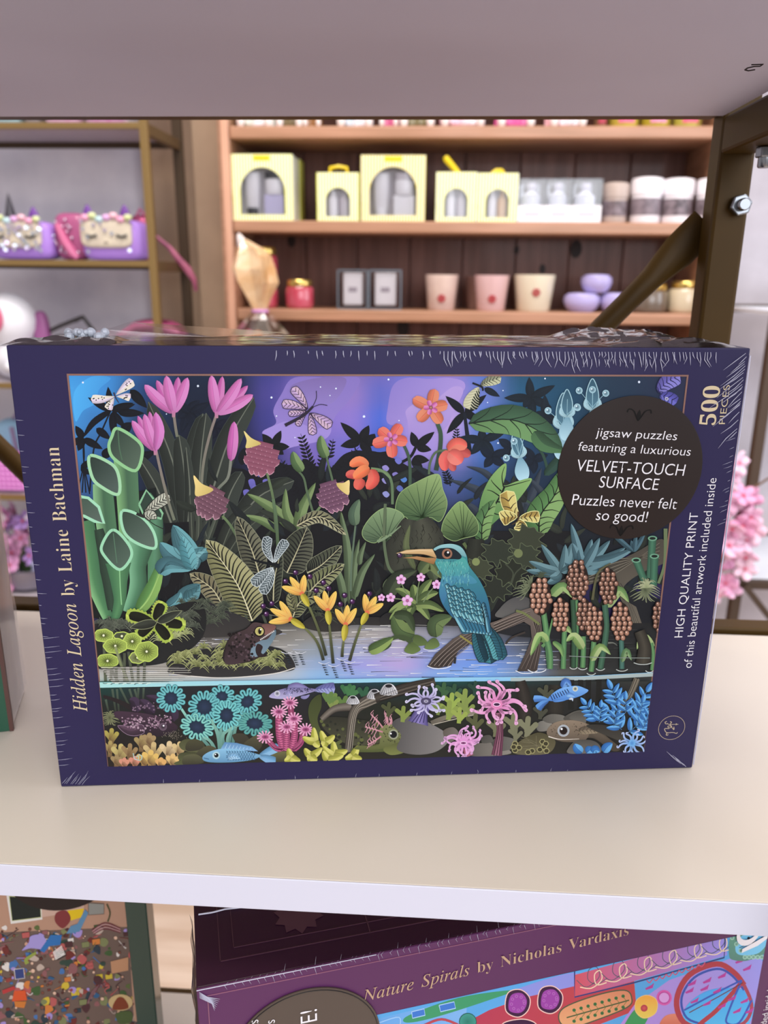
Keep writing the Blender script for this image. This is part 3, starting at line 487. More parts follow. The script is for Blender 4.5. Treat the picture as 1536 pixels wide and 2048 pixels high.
BW, BH, BD = .30, .2007, .038
byaw = radians(7.0147); bo = Vector((-.0079209, .0506412, 0))
bu = Vector((cos(byaw), sin(byaw), 0)); bn = Vector((-sin(byaw), cos(byaw), 0))
def face_of(o, u, n):
    def f(px, py):
        d = ray(px, py); t = (o - CC).dot(n) / d.dot(n); p = CC + d * t - o
        return (p.dot(u), p.z)
    return f
bf = face_of(bo, bu, bn)
m_navy = mat('navy_card', '#27214c', .42, coat=.06, spec=.3)
bx = thing('puzzle_box', bo + Vector((0, 0, .0002)), 'shrink-wrapped navy jigsaw puzzle box showing a lagoon of flowers, frog and teal bird', 'puzzle box', None, byaw)
box_body(bx, BW, BH, BD, m_navy)
ART = (.0229, .2741, .0111, .1890)
INK = Ink(bf, ART)
def paint_lagoon(P):
    K1, K2, K3, K4 = (0, 640), (380, 660), (760, 660), (1136, 640)
    K5, K6, K7, K8 = (0, 960), (380, 1000), (760, 1000), (1136, 1000)
    K9, K10, K11, K12 = (0, 1240), (380, 1300), (760, 1300), (1136, 1240)
    R = random.Random(5)
    DK = '#14161c'
    # night sky
    P.F(0, 0, 1)
    P.grid([120, 200, 290, 380, 470, 540, 620, 700, 760, 830, 900, 960, 1040, 1120, 1220, 1390],
           [740, 790, 840, 900, 960, 1040, 1110],
           [['#3f97dc', '#3f8fd6', '#2a4f86', '#1b2740', '#1c2a44', '#3f3f86', '#6a5fb0', '#7d6cae', '#6f66b4', '#6a74d0', '#8a78c8', '#5a78c4', '#24506e', '#1f4862', '#23384e', '#2c2f4c'],
            ['#4aa6e8', '#418fd6', '#26406e', '#182238', '#1a2338', '#4a4590', '#7f6cc0', '#9079c0', '#5f68c0', '#8a7ccc', '#9c84d0', '#6a7cc8', '#24587c', '#1e4a66', '#22384e', '#2a2e4a'],
            ['#459ade', '#3a78b8', '#223658', '#161d2e', '#191f32', '#40408a', '#8470c4', '#8a78cc', '#4f6ad0', '#a890d8', '#b49ad8', '#5f82d0', '#22527a', '#1d4560', '#20344a', '#282c46'],
            ['#3a82c4', '#36649c', '#1f2c48', '#151a28', '#181d2e', '#3a3a78', '#7868b8', '#6f6cc4', '#4a62c0', '#9c8ad4', '#a090d4', '#4c70b8', '#1f3f60', '#1b3850', '#1e2e42', '#262a42'],
            ['#3a6ea8', '#34548a', '#1b2438', '#14171f', '#161a28', '#2c2e5c', '#5a549c', '#4a4f94', '#3a4a90', '#4a5090', '#4a5c98', '#2c4a7c', '#1b304a', '#192c42', '#1c2838', '#242840'],
            ['#2c5080', '#2a4068', '#171c28', '#13151c', '#14161e', '#191b2c', '#262848', '#1f2238', '#1a2034', '#1a2034', '#1c2438', '#1a2438', '#18242f', '#16222e', '#1a222e', '#20243a'],
            ['#1a2c40', '#1a2634', '#14171e', '#121419', '#121419', '#14151c', '#15161e', '#14151c', '#13151c', '#13151c', '#14161e', '#14181e', '#151a1e', '#151a1e', '#181c22', '#1c2030']], 4)
    P.F(*K3)
    P.blob([(60, 600), (100, 430), (210, 370), (380, 380), (520, 370), (640, 400), (640, 470), (520, 520), (420, 660), (420, 760), (330, 800), (240, 860), (200, 760), (60, 720)], '#8a7cc8', '#a894d8', ((100, 400), (500, 700)))
    P.blob([(210, 700), (200, 620), (290, 560), (420, 540), (560, 440), (640, 470), (560, 640), (500, 760), (330, 830), (230, 800)], '#b09ad8', '#a08cd0', ((0, 560), (0, 820)))
    P.F(*K2)
    P.blob([(640, 620), (700, 500), (800, 370), (1080, 370), (1300, 372), (1240, 520), (1120, 660), (1060, 790), (900, 850), (700, 900), (580, 830), (560, 780), (660, 720)], '#8474be', '#9482cc', ((0, 370), (0, 880)))
    P.blob([(780, 430), (980, 372), (1200, 380), (1100, 560), (960, 560), (800, 520)], '#7c6aa8', '#8c7cc0', ((0, 370), (0, 560)))
    P.blob([(560, 790), (640, 740), (780, 700), (960, 760), (1080, 740), (1040, 840), (800, 900), (640, 940), (580, 880)], '#9d8cd4')
    P.F(*K1); P.blob([(570, 560), (700, 440), (850, 450), (760, 540), (740, 640), (640, 700), (580, 780)], '#4fb0f0', '#4598dc', ((560, 560), (800, 600)))
    P.F(0, 0, 1)
    for x, y, r in ((166, 766, 2), (295, 790, 1.4), (396, 773, 2.2), (543, 796, 2.2), (641, 775, 1.4), (672, 778, 1.8), (728, 834, 2.6), (777, 760, 2), (1090, 758, 1.6), (1278, 765, 2.4), (996, 887, 1.8), (1006, 782, 1.2), (553, 833, 1.4), (333, 829, 1.2), (660, 792, 1.2), (590, 876, 1.2), (798, 842, 1.3), (975, 806, 1.2)): P.circ(x, y, r, '#c8dcf8', '#ffffff')
    # silhouettes of palms and ferns
    P.F(*K1)
    S = '#12161f'
    for t in ((632, 1330), (590, 1340), (690, 1340), (660, 1330)): P.st([(640, 910), (645, 1100), t], 10, S)
    P.st([(850, 700), (780, 860), (720, 1000), (690, 1320)], 13, S)
    P.whorl(850, 700, [(830, 515), (675, 598), (1025, 640), (1040, 650)], 30, S); P.leaf([(850, 700), (720, 790), (640, 905)], 26, S); P.whorl(860, 710, [(960, 830), (880, 930)], 30, S); P.leaf([(905, 715), (1110, 720)], 32, S); P.leaf([(1000, 540), (1130, 680)], 38, S)
    P.whorl(640, 915, [(580, 815), (790, 995), (545, 960), (600, 1010)], 30, S); P.leaf([(740, 835), (850, 920)], 30, S); P.leaf([(620, 1140), (730, 1070)], 26, S); P.leaf([(1000, 1100), (1200, 1010)], 40, S); P.leaf([(790, 1060), (860, 980)], 36, S); P.leaf([(620, 1140), (700, 1190)], 24, S); P.leaf([(940, 860), (1010, 790)], 40, S)
    P.whorl(1440, 700, [(1536, 620), (1320, 640), (1390, 880), (1500, 860), (1560, 760), (1360, 760)], 34, '#141c2c')
    P.F(*K2)
    P.whorl(0, 640, [(160, 560), (-90, 560), (60, 760)], 34, '#141c2c'); P.whorl(200, 760, [(110, 690), (280, 690), (240, 830), (150, 850)], 34, '#15192a')
    P.blob([(420, 1540), (430, 1160), (480, 1080), (560, 1120), (640, 1010), (760, 1040), (900, 1000), (1040, 1090), (1180, 960), (1300, 930), (1440, 940), (1560, 1000), (1600, 1560)], DK)
    P.blob([(120, 1560), (130, 1120), (220, 980), (330, 1060), (430, 1080), (520, 1200), (520, 1560)], DK)
    def fern(bx_, by_, tx, ty, n, ln, c=DK):
        P.st([(bx_, by_), ((bx_ + tx) / 2 + 8, (by_ + ty) / 2), (tx, ty)], 9, c, 3); P.lay()
        dx, dy = tx - bx_, ty - by_; l = sqrt(dx * dx + dy * dy); dx /= l; dy /= l
        for i in range(n):
            t = .12 + .86 * i / n; x = bx_ + (tx - bx_) * t; y = by_ + (ty - by_) * t; q = ln * (1.05 - .55 * t)
            for s in (-1, 1): P.leaf([(x, y), (x + (-dy * s * .85 + dx * .55) * q, y + (dx * s * .85 + dy * .55) * q)], q * .2, c)
    fern(1000, 1300, 850, 800, 15, 75); fern(840, 1300, 700, 1000, 10, 60); fern(960, 1300, 1100, 1040, 9, 55); fern(1080, 1130, 1300, 900, 8, 50); fern(1060, 1000, 1100, 840, 5, 50); fern(900, 1400, 780, 1120, 8, 50); fern(880, 1300, 960, 1040, 9, 50); fern(1000, 1160, 1010, 920, 7, 50)
    P.whorl(640, 900, [(700, 775), (555, 800), (765, 900), (720, 960)], 32, DK); P.whorl(610, 900, [(560, 800)], 26, DK)
    P.whorl(1310, 860, [(1155, 712), (1375, 735), (1155, 895), (1400, 960)], 36, DK); P.st([(1310, 860), (1380, 950), (1420, 1080)], 22, DK); P.leaf([(1360, 890), (1420, 800)], 44, DK); P.blob([(1180, 980), (1260, 930), (1400, 940), (1500, 980), (1420, 1010), (1200, 1000)], DK); P.blob([(380, 950), (420, 910), (440, 990), (400, 1040), (370, 1000)], DK)
    for x, y in ((470, 1190), (500, 1240), (430, 1270), (470, 1350), (580, 1190), (520, 1090)): P.blob([(x - 22, y - 30), (x + 20, y - 40), (x + 34, y + 14), (x + 4, y + 40)], '#6c68b8', '#5a58a4')
    P.F(*K3)
    P.whorl(648, 640, [(503, 510), (818, 500), (512, 800), (760, 690)], 32, '#10151e'); P.st([(648, 640), (690, 960)], 22, '#121a28', 40)
    for (cx, cy, tips, c) in ((1155, 525, [(1145, 365), (952, 525), (1345, 428), (1320, 600), (1180, 690), (1100, 600)], '#14212c'), (790, 850, [(775, 760), (600, 830), (970, 780), (700, 960), (880, 970)], '#15222e'), (1270, 670, [(1265, 500), (1180, 640), (1380, 720), (1290, 740)], '#15222e'), (860, 980, [(760, 900), (980, 920), (800, 1060), (960, 1050)], '#142030'), (1180, 1000, [(1110, 900), (1290, 960), (1180, 1110), (1080, 1040)], '#142030'), (1000, 900, [(910, 840), (940, 980)], '#142030')): P.whorl(cx, cy, tips, 34, c)
    P.whorl(800, 450, [(920, 515)], 26, '#14202c')
    fern(580, 900, 590, 750, 6, 44, '#101722'); fern(540, 1200, 490, 1060, 6, 50, '#101722')
    P.whorl(280, 900, [(240, 785), (418, 785), (395, 925)], 32, DK); P.st([(280, 890), (230, 980), (120, 1040)], 22, DK); P.whorl(250, 990, [(378, 1005), (330, 1100)], 34, DK)
    P.blob([(-40, 1000), (40, 970), (130, 1000), (240, 1060), (350, 1080), (360, 1300), (-60, 1560), (-80, 1100)], DK)
    for x, y, c in ((140, 1010, '#6f74c8'), (120, 1118, '#7f78bc'), (180, 1150, '#4f7cc4'), (42, 1065, '#9088c8'), (40, 1160, '#8a88c4'), (150, 1220, '#5a68b0'), (45, 1265, '#8a90c8')): P.blob([(x - 26, y - 12), (x + 4, y - 24), (x + 28, y + 2), (x + 8, y + 24), (x - 14, y + 14)], c)
    # dim grass blades right
    P.F(*K3)
    for pts, w in (([(860, 1380), (760, 1240), (520, 1150)], 40), ([(900, 1180), (790, 1090), (660, 1050)], 26), ([(1100, 1420), (1170, 1250), (1240, 1060)], 40), ([(1060, 1400), (1090, 1200), (1060, 1040)], 34), ([(1300, 1320), (1200, 1200), (1140, 1140)], 26), ([(1000, 1330), (1110, 1310), (1240, 1420)], 24), ([(760, 1420), (700, 1360), (640, 1330)], 30)): P.leaf(pts, w, '#2b3542', '#3a4450', a=.3)
    P.st([(1190, 880), (1250, 960), (1290, 1090)], 20, '#2f4a3e', 22); P.st([(1090, 1290), (1190, 1360), (1240, 1440)], 18, '#3a5040')
    P.leaf([(1260, 1120), (1380, 1000), (1450, 900)], 40, '#2a463a', '#35544a')
    # broad dark strap leaves behind the pink lilies
    SA, SB, SM = '#2a302c', '#363d38', '#6a7064'
    P.F(*K1)
    for pts, w in (([(1420, 1620), (1330, 1100), (1140, 630)], 78), ([(1330, 1600), (1200, 1280), (1060, 1050)], 72), ([(1560, 1420), (1480, 1100), (1560, 720)], 80), ([(1440, 1640), (1420, 1200), (1375, 885)], 84)): P.leaf(pts, w, SA, SB, a=.35, b=.5, mid=SM, mw=16, ol='#3f4842', ow=3)
    P.F(*K2)
    for pts, w in (([(50, 1700), (80, 1050), (125, 640)], 82), ([(170, 1250), (300, 850), (490, 520)], 90), ([(230, 1560), (300, 1280), (400, 1090)], 80), ([(330, 1560), (520, 1290), (800, 1160)], 84), ([(-20, 1560), (0, 1240), (-30, 900)], 40)): P.leaf(pts, w, SA, SB, a=.35, b=.5, mid=SM, mw=15, ol='#3f4842', ow=3)
    for x in (30, 70, 110, 150): P.st([(x + 40, 1560), (x, 1380)], 16, '#3a413a', 10)
    # dim foliage ground behind the middle
    P.F(*K6)
    P.poly([(-500, 200), (1700, 60), (1700, 1000), (-500, 1000)], '#131519')
    for pts, w, c in (([(200, 420), (120, 250), (150, 90)], 40, '#353b36'), ([(230, 420), (330, 180), (480, 40)], 60, '#2c322d'), ([(60, 380), (70, 150), (60, -20)], 26, '#444b42'), ([(20, 380), (10, 100), (0, -40)], 22, '#3a403a'), ([(290, 420), (420, 240), (720, 10)], 60, '#2e342f'), ([(100, 420), (190, 180), (240, 20)], 22, '#4a5248')): P.leaf(pts, w, c, '#363d36', a=.35, b=.7, mid='#5a6054', mw=8)
    for i in range(60):
        x = R.uniform(-200, 1500); P.st([(x, R.uniform(800, 960)), (x + R.uniform(-60, 60), R.uniform(640, 820))], R.uniform(5, 10), '#23282a', 2)
    P.F(*K7)
    P.poly([(-60, 240), (1500, 240), (1500, 960), (-60, 960)], '#15171a')
    P.F(*K2)
    for pts, w in (([(800, 1540), (640, 1380), (440, 1260)], 44), ([(820, 1560), (740, 1400), (735, 1220)], 36), ([(830, 1560), (860, 1380), (965, 1175)], 46), ([(700, 1560), (560, 1470), (400, 1425)], 32), ([(1190, 1540), (1170, 1470), (1160, 1400)], 18)): P.leaf(pts, w, '#5a7048', '#7d9463', a=.45, b=.9)
    # dim jungle leaves filling the dark middle ground
    P.F(0, 0, 1)
    for i in range(170):
        x = R.uniform(300, 1330); y = R.uniform(960, 1240); a_ = R.uniform(-2.7, -.4); l = R.uniform(28, 70); c = R.choice(['#1f2526', '#252c2a', '#2b322c', '#20282e', '#30372f'])
        P.leaf([(x, y), (x + cos(a_) * l * .5 + R.uniform(-6, 6), y + sin(a_) * l * .5), (x + cos(a_) * l, y + sin(a_) * l)], R.uniform(4, 9), c, n=3)
    # ---------------- pitcher plants
    P.F(*K5)
    P.poly([(640, 180), (1200, 60), (1240, 1000), (900, 1080), (700, 1060)], '#151b1c')
    P.F(*K1)
    P.band([(960, 980), (970, 1150), (985, 1400), (1010, 1900)], [190, 180, 170, 150], '#527a5a', '#46684f', '#7fb278')
    P.blob([(905, 835), (1060, 930), (1095, 1020), (1040, 1160), (880, 1070), (838, 980), (860, 900)], '#2f4138', '#56695a', ((850, 900), (1090, 1100)), ol='#90c890', w=24)
    P.st([(908, 850), (918, 980), (940, 1080)], 8, '#4f7057')
    P.F(*K5)
    P.band([(1130, 110), (1190, 280), (1190, 600), (1170, 960)], [60, 120, 110, 70], '#3a5c46', '#58886a', '#4f7f5c')
    P.poly([(1070, 190), (1125, 80), (1190, 160), (1250, 260), (1240, 300), (1100, 260)], '#2f4138', ol='#86bd94', w=16)
    P.F(*K1)
    P.band([(790, 1260), (800, 1420), (830, 1700), (840, 2000)], [150, 160, 150, 180], '#4f7a58', '#44684e', '#86b886')
    P.blob([(692, 1045), (860, 1110), (915, 1210), (910, 1340), (790, 1290), (710, 1210)], '#2a3a33', '#50605a', ((720, 1100), (900, 1300)), ol='#a0d4a8', w=24)
    P.F(*K5)
    P.band([(640, 320), (690, 560), (730, 800), (830, 1060)], [170, 150, 120, 80], '#3f6a4c', '#4f8258', '#86bc84')
    P.poly([(620, 130), (680, 140), (760, 210), (800, 335), (730, 320), (650, 280), (600, 260)], '#43584c', '#5b6a62', ((640, 150), (780, 320)), ol='#a0dab8', w=22)
    P.band([(760, 380), (830, 700), (860, 1000)], [70, 120, 60], '#26352c', '#33493a', '#26352c')
    P.band([(1090, 480), (1060, 660), (1060, 820), (990, 1020)], [210, 130, 130, 90], '#33523e', '#4f8060', '#7ab28c')
    P.blob([(940, 240), (1080, 280), (1180, 400), (1190, 525), (1040, 480), (950, 390)], '#34463c', '#5a6c62', ((960, 260), (1180, 500)), ol='#9cd6b2', w=22)
    P.band([(910, 640), (915, 780), (920, 930), (880, 1080)], [200, 130, 90, 60], '#3f6a4a', '#54885c', '#3d6a4a')
    P.st([(920, 690), (925, 820), (935, 960)], 8, '#8cc48c')
    P.blob([(870, 385), (985, 490), (1010, 590), (920, 690), (800, 580), (785, 500)], '#33453b', '#52665a', ((800, 450), (1000, 620)), ol='#98d4ae', w=22); P.st([(872, 410), (885, 520), (900, 640)], 6, '#567a62')
    P.leaf([(1060, 1020), (1180, 820), (1245, 590)], 60, '#5a8a4c', '#85b060', a=.5); P.st([(1050, 1020), (1150, 900), (1240, 690)], 14, '#98c070', 4)
    # moth on pitchers
    P.leaf([(1100, 270), (1200, 190), (1305, 120)], 46, '#c9ccba', '#b4b8a8', ribs=9, rc='#1c1c1c', rw=8, a=.9, b=.35, ol='#222', ow=6); P.leaf([(1110, 290), (1160, 270), (1205, 300)], 40, '#c0c4b4', ribs=5, rc='#222', rw=7, ol='#222', ow=5)
    P.st([(1050, 260), (1080, 275), (1110, 285)], 22, '#2a2a2a'); P.st([(1070, 265), (1040, 240)], 4, '#222'); P.st([(1120, 290), (1180, 340), (1260, 380)], 6, '#222')
    # ---------------- pink lilies
    def lily(cx, cy, tips, w, stem):
        P.st(stem, 20, '#8a7c78', 22, '#6c7462')
        for i, t in enumerate(tips): P.leaf([(cx, cy), ((cx + t[0]) / 2 + (t[0] - cx) * .06, (cy + t[1]) / 2), t], w * (1 if i >= len(tips) - 3 else .8), '#b85aa0' if i < len(tips) - 3 else '#c870b0', '#d080bc' if i < len(tips) - 3 else '#da8cca', a=.7, b=.75, mid='#b05a9c', mw=4)
        P.st([(cx, cy + 30), (cx, cy - 20)], 24, '#b08490', 30, '#c070a8')
    P.F(*K1)
    lily(1335, 720, [(1205, 465), (1370, 440), (1112, 500), (1442, 445), (1278, 430)], 44, [(1335, 720), (1350, 830), (1362, 900)])
    lily(1195, 1010, [(1060, 738), (1150, 705), (1015, 775), (1200, 710), (1110, 725)], 37, [(1200, 1000), (1235, 1160), (1290, 1380), (1340, 1540)])
    P.leaf([(1195, 1010), (1225, 860), (1195, 712)], 40, '#c46cb0', '#d888cc', a=.7, b=.75)
    P.F(*K2)
    lily(205, 650, [(250, 358), (445, 430), (165, 350), (485, 500), (395, 375)], 42, [(205, 650), (150, 820), (100, 1060), (80, 1400)])
    P.st([(315, 1000), (290, 1140), (200, 1250), (170, 1450)], 22, '#80847a', 20, '#5f6a58'); P.leaf([(315, 1010), (330, 860), (340, 705)], 42, '#c264ac', '#d684c4', a=.6, b=.7, mid='#a8509a', mw=6)
    # ---------------- winged insects in the sky
    P.F(*K2)
    for pts, w in (([(905, 610), (850, 520), (785, 445)], 36), ([(900, 615), (800, 580), (705, 570)], 36), ([(895, 625), (830, 640), (755, 645)], 24), ([(925, 640), (1010, 690), (1085, 745)], 40), ([(920, 640), (935, 730), (945, 810)], 32), ([(890, 650), (850, 690), (825, 740)], 24)): P.leaf(pts, w, '#c0a4d0', '#d0b4cc', a=1.0, b=.35, ribs=6, rc='#3a2c44', rw=6, ol='#32263c', ow=5)
    P.st([(945, 590), (870, 660), (730, 735)], 18, '#2a2434', 26); P.st([(940, 595), (970, 530), (970, 470)], 5, '#251f2c'); P.st([(945, 595), (1000, 575), (1055, 582)], 5, '#251f2c')
    P.F(*K1)
    for pts, w in (([(885, 590), (800, 610), (700, 610)], 34), ([(880, 600), (850, 650), (830, 690)], 32), ([(890, 580), (960, 520), (1025, 470)], 38), ([(895, 590), (960, 590), (1005, 600)], 30)):
        P.leaf(pts, w, '#e0d4e4', '#ece6d8', a=1.1, b=.3)
        for q in range(7):
            t = .45 + .07 * q; x = pts[0][0] + (pts[2][0] - pts[0][0]) * t; y = pts[0][1] + (pts[2][1] - pts[0][1]) * t; P.circ(x + R.uniform(-14, 14), y + R.uniform(-16, 16), 5, '#1c1c24')
    P.st([(875, 560), (890, 600), (915, 640)], 12, '#3a3244', 5)
    P.F(*K3)
    P.leaf([(760, 440), (710, 530), (690, 615)], 60, '#2a3028', '#c0c0a0', a=.9, b=.35, ribs=8, rc='#d8d8b8', rw=7); P.leaf([(770, 430), (830, 400), (930, 370)], 40, '#8a9078', '#c4c8a4', a=.9, b=.35, ribs=7, rc='#222', rw=6); P.st([(710, 410), (780, 440), (790, 470)], 14, '#15181c')
    P.F(*K4)
    P.leaf([(690, 560), (760, 480), (860, 430)], 66, '#6a64b4', '#8c88d8', a=.6, b=.3, ribs=6, rc='#2a2858', rw=9, ol='#24244a', ow=6); P.leaf([(700, 580), (770, 600), (830, 640)], 50, '#5a58b0', '#7474d0', a=.6, b=.3, ribs=4, rc='#20204a', rw=8); P.circ(755, 608, 14, '#d0d0f0', '#202050')
    # ---------------- scaly cone flowers
    def cone(cx, cy, rx, ry, tilt, cap, capc, c1, c2, stem):
        P.st(stem, 18, '#6a8058', 22, '#4f6048')
        P.circ(cx, cy, rx, '#3a2630', ry=ry, a=tilt, n=26)
        for r_ in range(7):
            v = -.86 + r_ * .29; wrow = sqrt(max(0, 1 - v * v)); n = max(2, int(6 * wrow + .5))
            for k in range(n):
                u = ((k + .5 + (.25 if r_ % 2 else -.25)) / n * 2 - 1) * wrow * .96
                x = u * rx; y = v * ry; ct, st_ = cos(tilt), sin(tilt); X = cx + x * ct - y * st_; Y = cy + x * st_ + y * ct; s = rx * .26
                pt = lambda a_, b_: (X + a_ * s * ct - b_ * s * st_, Y + a_ * s * st_ + b_ * s * ct)
                P.poly([pt(-.95, -.8), pt(.95, -.8), pt(.9, .3), pt(0, 1.15), pt(-.9, .3)], c2, c1, (pt(0, -1), pt(0, 1.1)), w=4); P.st([pt(.9, .1), pt(.5, .75), pt(0, 1.15), pt(-.5, .75), pt(-.9, .1)], 5, '#c89cac', smooth=0)
        P.poly(cap, capc, '#c8b468', (cap[0], cap[2]), smooth=1)
    P.F(*K2)
    cone(552, 990, 125, 118, .25, [(415, 778), (470, 830), (545, 872), (500, 895), (430, 908), (436, 850)], '#e8d890', '#a06478', '#7a4458', [(590, 1090), (640, 1300), (660, 1540)])
    cone(165, 1330, 118, 112, .5, [(30, 1118), (90, 1180), (180, 1225), (120, 1265), (45, 1275), (40, 1200)], '#f0d890', '#8a6474', '#5c3c4a', [(250, 1430), (310, 1500), (380, 1620)])
    cone(1100, 1275, 115, 108, -.3, [(1222, 1155), (1180, 1175), (1125, 1180), (1150, 1225), (1215, 1268), (1225, 1210)], '#ecd490', '#86607a', '#5a3a4e', [(1000, 1360), (930, 1450), (900, 1500)])
    # slim buds
    for bx_, by_, tx, ty, st_ in ((865, 1090, 790, 935, [(800, 1060), (870, 1130), (900, 1250), (950, 1420)]), (1050, 985, 1005, 812, [(1050, 980), (1080, 1100), (1095, 1160)])): P.st(st_, 15, '#54684e', 18); P.leaf([(bx_, by_), ((bx_ + tx) / 2 - 14, (by_ + ty) / 2), (tx, ty)], 42, '#4f6a44', '#7f9a66', a=.5, b=.8, mid='#48603e', mw=4)
    # ---------------- orange flowers
    P.F(*K3)
    def star5(cx, cy, tips, w, c1, c2):
        for t in tips: P.leaf([(cx, cy), t], w, c1, c2, a=.55, b=.4, mid='#b0503c', mw=4)
        for k in range(5):
            a_ = k * 1.2566 + .6; P.leaf([(cx, cy), (cx + cos(a_) * 58, cy + sin(a_) * 58)], 18, '#c060a0', '#d888c0', a=.6, b=.35)
        P.circ(cx, cy, 15, '#70304c', '#c09070'); 
    P.st([(440, 720), (465, 800), (460, 920), (430, 1080)], 30, '#3f5a44', 34, '#2c3f34'); P.st([(180, 880), (225, 1000), (230, 1200)], 22, '#3f5644', 24); P.st([(520, 925), (430, 940), (385, 1020), (375, 1110)], 16, '#54684e', 18); P.st([(-20, 1080), (50, 1100), (90, 1180), (95, 1340)], 22, '#5f7858', 20)
    star5(390, 598, [(420, 455), (250, 530), (290, 700), (470, 720), (520, 575)], 44, '#d07458', '#e08c6c'); star5(85, 842, [(160, 725), (-10, 760), (-60, 880), (95, 985), (212, 860)], 44, '#d8665c', '#e67c6c')
    P.F(*K3)
    for pts, w, c1, c2 in (([(600, 935), (640, 940), (695, 965)], 40, '#b04a48', '#c85c58'), ([(530, 1000), (550, 1040), (570, 1085)], 32, '#b84e4c', '#cc6460'), ([(520, 930), (590, 880), (668, 900)], 52, '#e0685c', '#e8826c'), ([(530, 930), (490, 1000), (500, 1085)], 42, '#d85c58', '#e67068'), ([(525, 940), (580, 980), (625, 1025)], 60, '#e06a62', '#ec8478')): P.leaf(pts, w, c1, c2, a=.55, b=.6)
    P.F(*K2); P.st([(1390, 1065), (1470, 1080), (1540, 1140)], 18, '#6f8a62')
    for pts, w, c1, c2 in (([(1300, 1140), (1250, 1110), (1195, 1120)], 36, '#c4504e', '#d8685c'), ([(1320, 1140), (1300, 1180), (1280, 1228)], 44, '#d0584e', '#e06a5c'), ([(1370, 1050), (1300, 1010), (1225, 1045)], 40, '#e0744c', '#ee8c60'), ([(1390, 1070), (1410, 1150), (1355, 1222)], 46, '#d85a50', '#e87060'), ([(1380, 1060), (1320, 1090), (1255, 1140)], 44, '#e4744c', '#f08e5c')): P.leaf(pts, w, c1, c2, a=.55, b=.6)
    # ---------------- glassy bell flowers
    def bell(cx, cy, h, dots, tilt=0):
        f = lambda x, y: (cx + (x * cos(tilt) - y * sin(tilt)) * h, cy + (x * sin(tilt) + y * cos(tilt)) * h)
        P.blob([f(0, .12), f(.10, .25), f(.17, .50), f(.10, .72), f(-.12, .74), f(-.20, .5), f(-.08, .22)], '#6f9cb0', '#b4dcea', (f(0, .2), f(0, .75)))
        P.blob([f(0, -.55), f(.12, -.30), f(.13, -.05), f(0, .16), f(-.13, -.05), f(-.12, -.30)], '#31566a', '#527c90', (f(0, -.5), f(0, .1)), ol='#a0c8d4', w=7)
        P.leaf([f(0, .16), f(.16, .05), f(.14, -.12)], h * .05, '#a4ccd8'); P.leaf([f(0, .16), f(-.16, .05), f(-.14, -.12)], h * .05, '#a4ccd8'); P.st([f(0, .12), f(.01, -.30)], 4, '#8fb8c4')
        for (x, y) in dots:
            P.st([f(0, .1), f(x * .6, y * .5), f(x, y)], 4, '#8fbccb'); q = f(x, y); P.circ(q[0], q[1], 24, '#9cc4d2', '#2f5266', ol='#a8d0dc', w=5); P.circ(q[0] - 6, q[1] - 6, 7, '#d8ecf4')
    P.F(*K3); bell(1405, 700, 390, [(-.30, -.20), (.01, -.30), (.28, -.26)]); bell(1062, 935, 300, [(-.34, .10), (-.06, -.28), (.24, -.40)], -.2)
    P.F(*K4); bell(185, 640, 340, [(-.30, -.28), (0, -.30), (.30, -.22)]); bell(-10, 700, 300, [(.26, -.10)])
    # ---------------- arrow leaves and ribbed round leaves
    P.F(*K3)
    P.leaf([(680, 720), (1000, 690), (1250, 800), (1400, 950)], 118, '#3f6248', '#6f9a64', a=.6, b=.9, mid='#16241c', mw=12, ribs=6, rc='#18281e', rw=9, ra=.16); P.leaf([(1180, 780), (1260, 880), (1420, 930)], 60, '#36543c', '#4f7850')
    P.poly([(960, 1025), (850, 1130), (775, 1290), (750, 1480), (790, 1540), (830, 1520), (920, 1440), (1040, 1330), (1165, 1150), (1060, 1160), (950, 1195), (965, 1110)], '#4c7848', '#84ac68', ((760, 1500), (1000, 1100)), smooth=1)
    P.st([(955, 1200), (930, 1260), (850, 1400), (780, 1530)], 16, '#121a14', 8)
    for a_, b_, c_ in (((945, 1210), (1060, 1180), (1150, 1155)), ((945, 1205), (935, 1120), (955, 1050)), ((920, 1280), (860, 1240), (820, 1230)), ((900, 1320), (1000, 1330), (1040, 1310)), ((880, 1350), (820, 1350), (780, 1360)), ((850, 1400), (910, 1420), (930, 1410)), ((930, 1240), (870, 1180), (850, 1150)), ((830, 1440), (790, 1440), (765, 1450))): P.st([a_, b_, c_], 10, '#121a14', 3)
    P.F(*K7)
    P.leaf([(1220, 270), (1230, 120), (1340, -40), (1400, -230)], 110, '#54804c', '#86ac6c', a=.5, b=.8, mid='#141c14', mw=14, ribs=7, rc='#162016', rw=9, ra=.12)
    P.leaf([(780, 320), (790, 160), (880, 0)], 70, '#50784a', '#7ea466', a=.55, b=.8, mid='#141c14', mw=10, ribs=5, rc='#162016', rw=8)
    def fan(pts, cx, cy, c1, c2, n, rc):
        P.poly(pts, c1, c2, ((cx, cy), (pts[0][0], pts[0][1])), smooth=1); pp = catmull(pts, True, 6); P.lay()
        for i in range(n): t = pp[int(i * len(pp) / n)]; P.st([(cx, cy), ((cx + t[0]) / 2, (cy + t[1]) / 2 - 6), (t[0] * .96 + cx * .04, t[1] * .96 + cy * .04)], 9, rc, 2, lay=0, n=3)
        P.st(pp + [pp[0]], 4, '#98b478', smooth=0)
    P.F(*K3)
    fan([(443, 1108), (480, 1220), (515, 1340), (460, 1470), (380, 1440), (260, 1500), (200, 1440), (120, 1400), (150, 1260), (280, 1170)], 320, 1440, '#3f5a3c', '#90ac70', 22, '#3a5236')
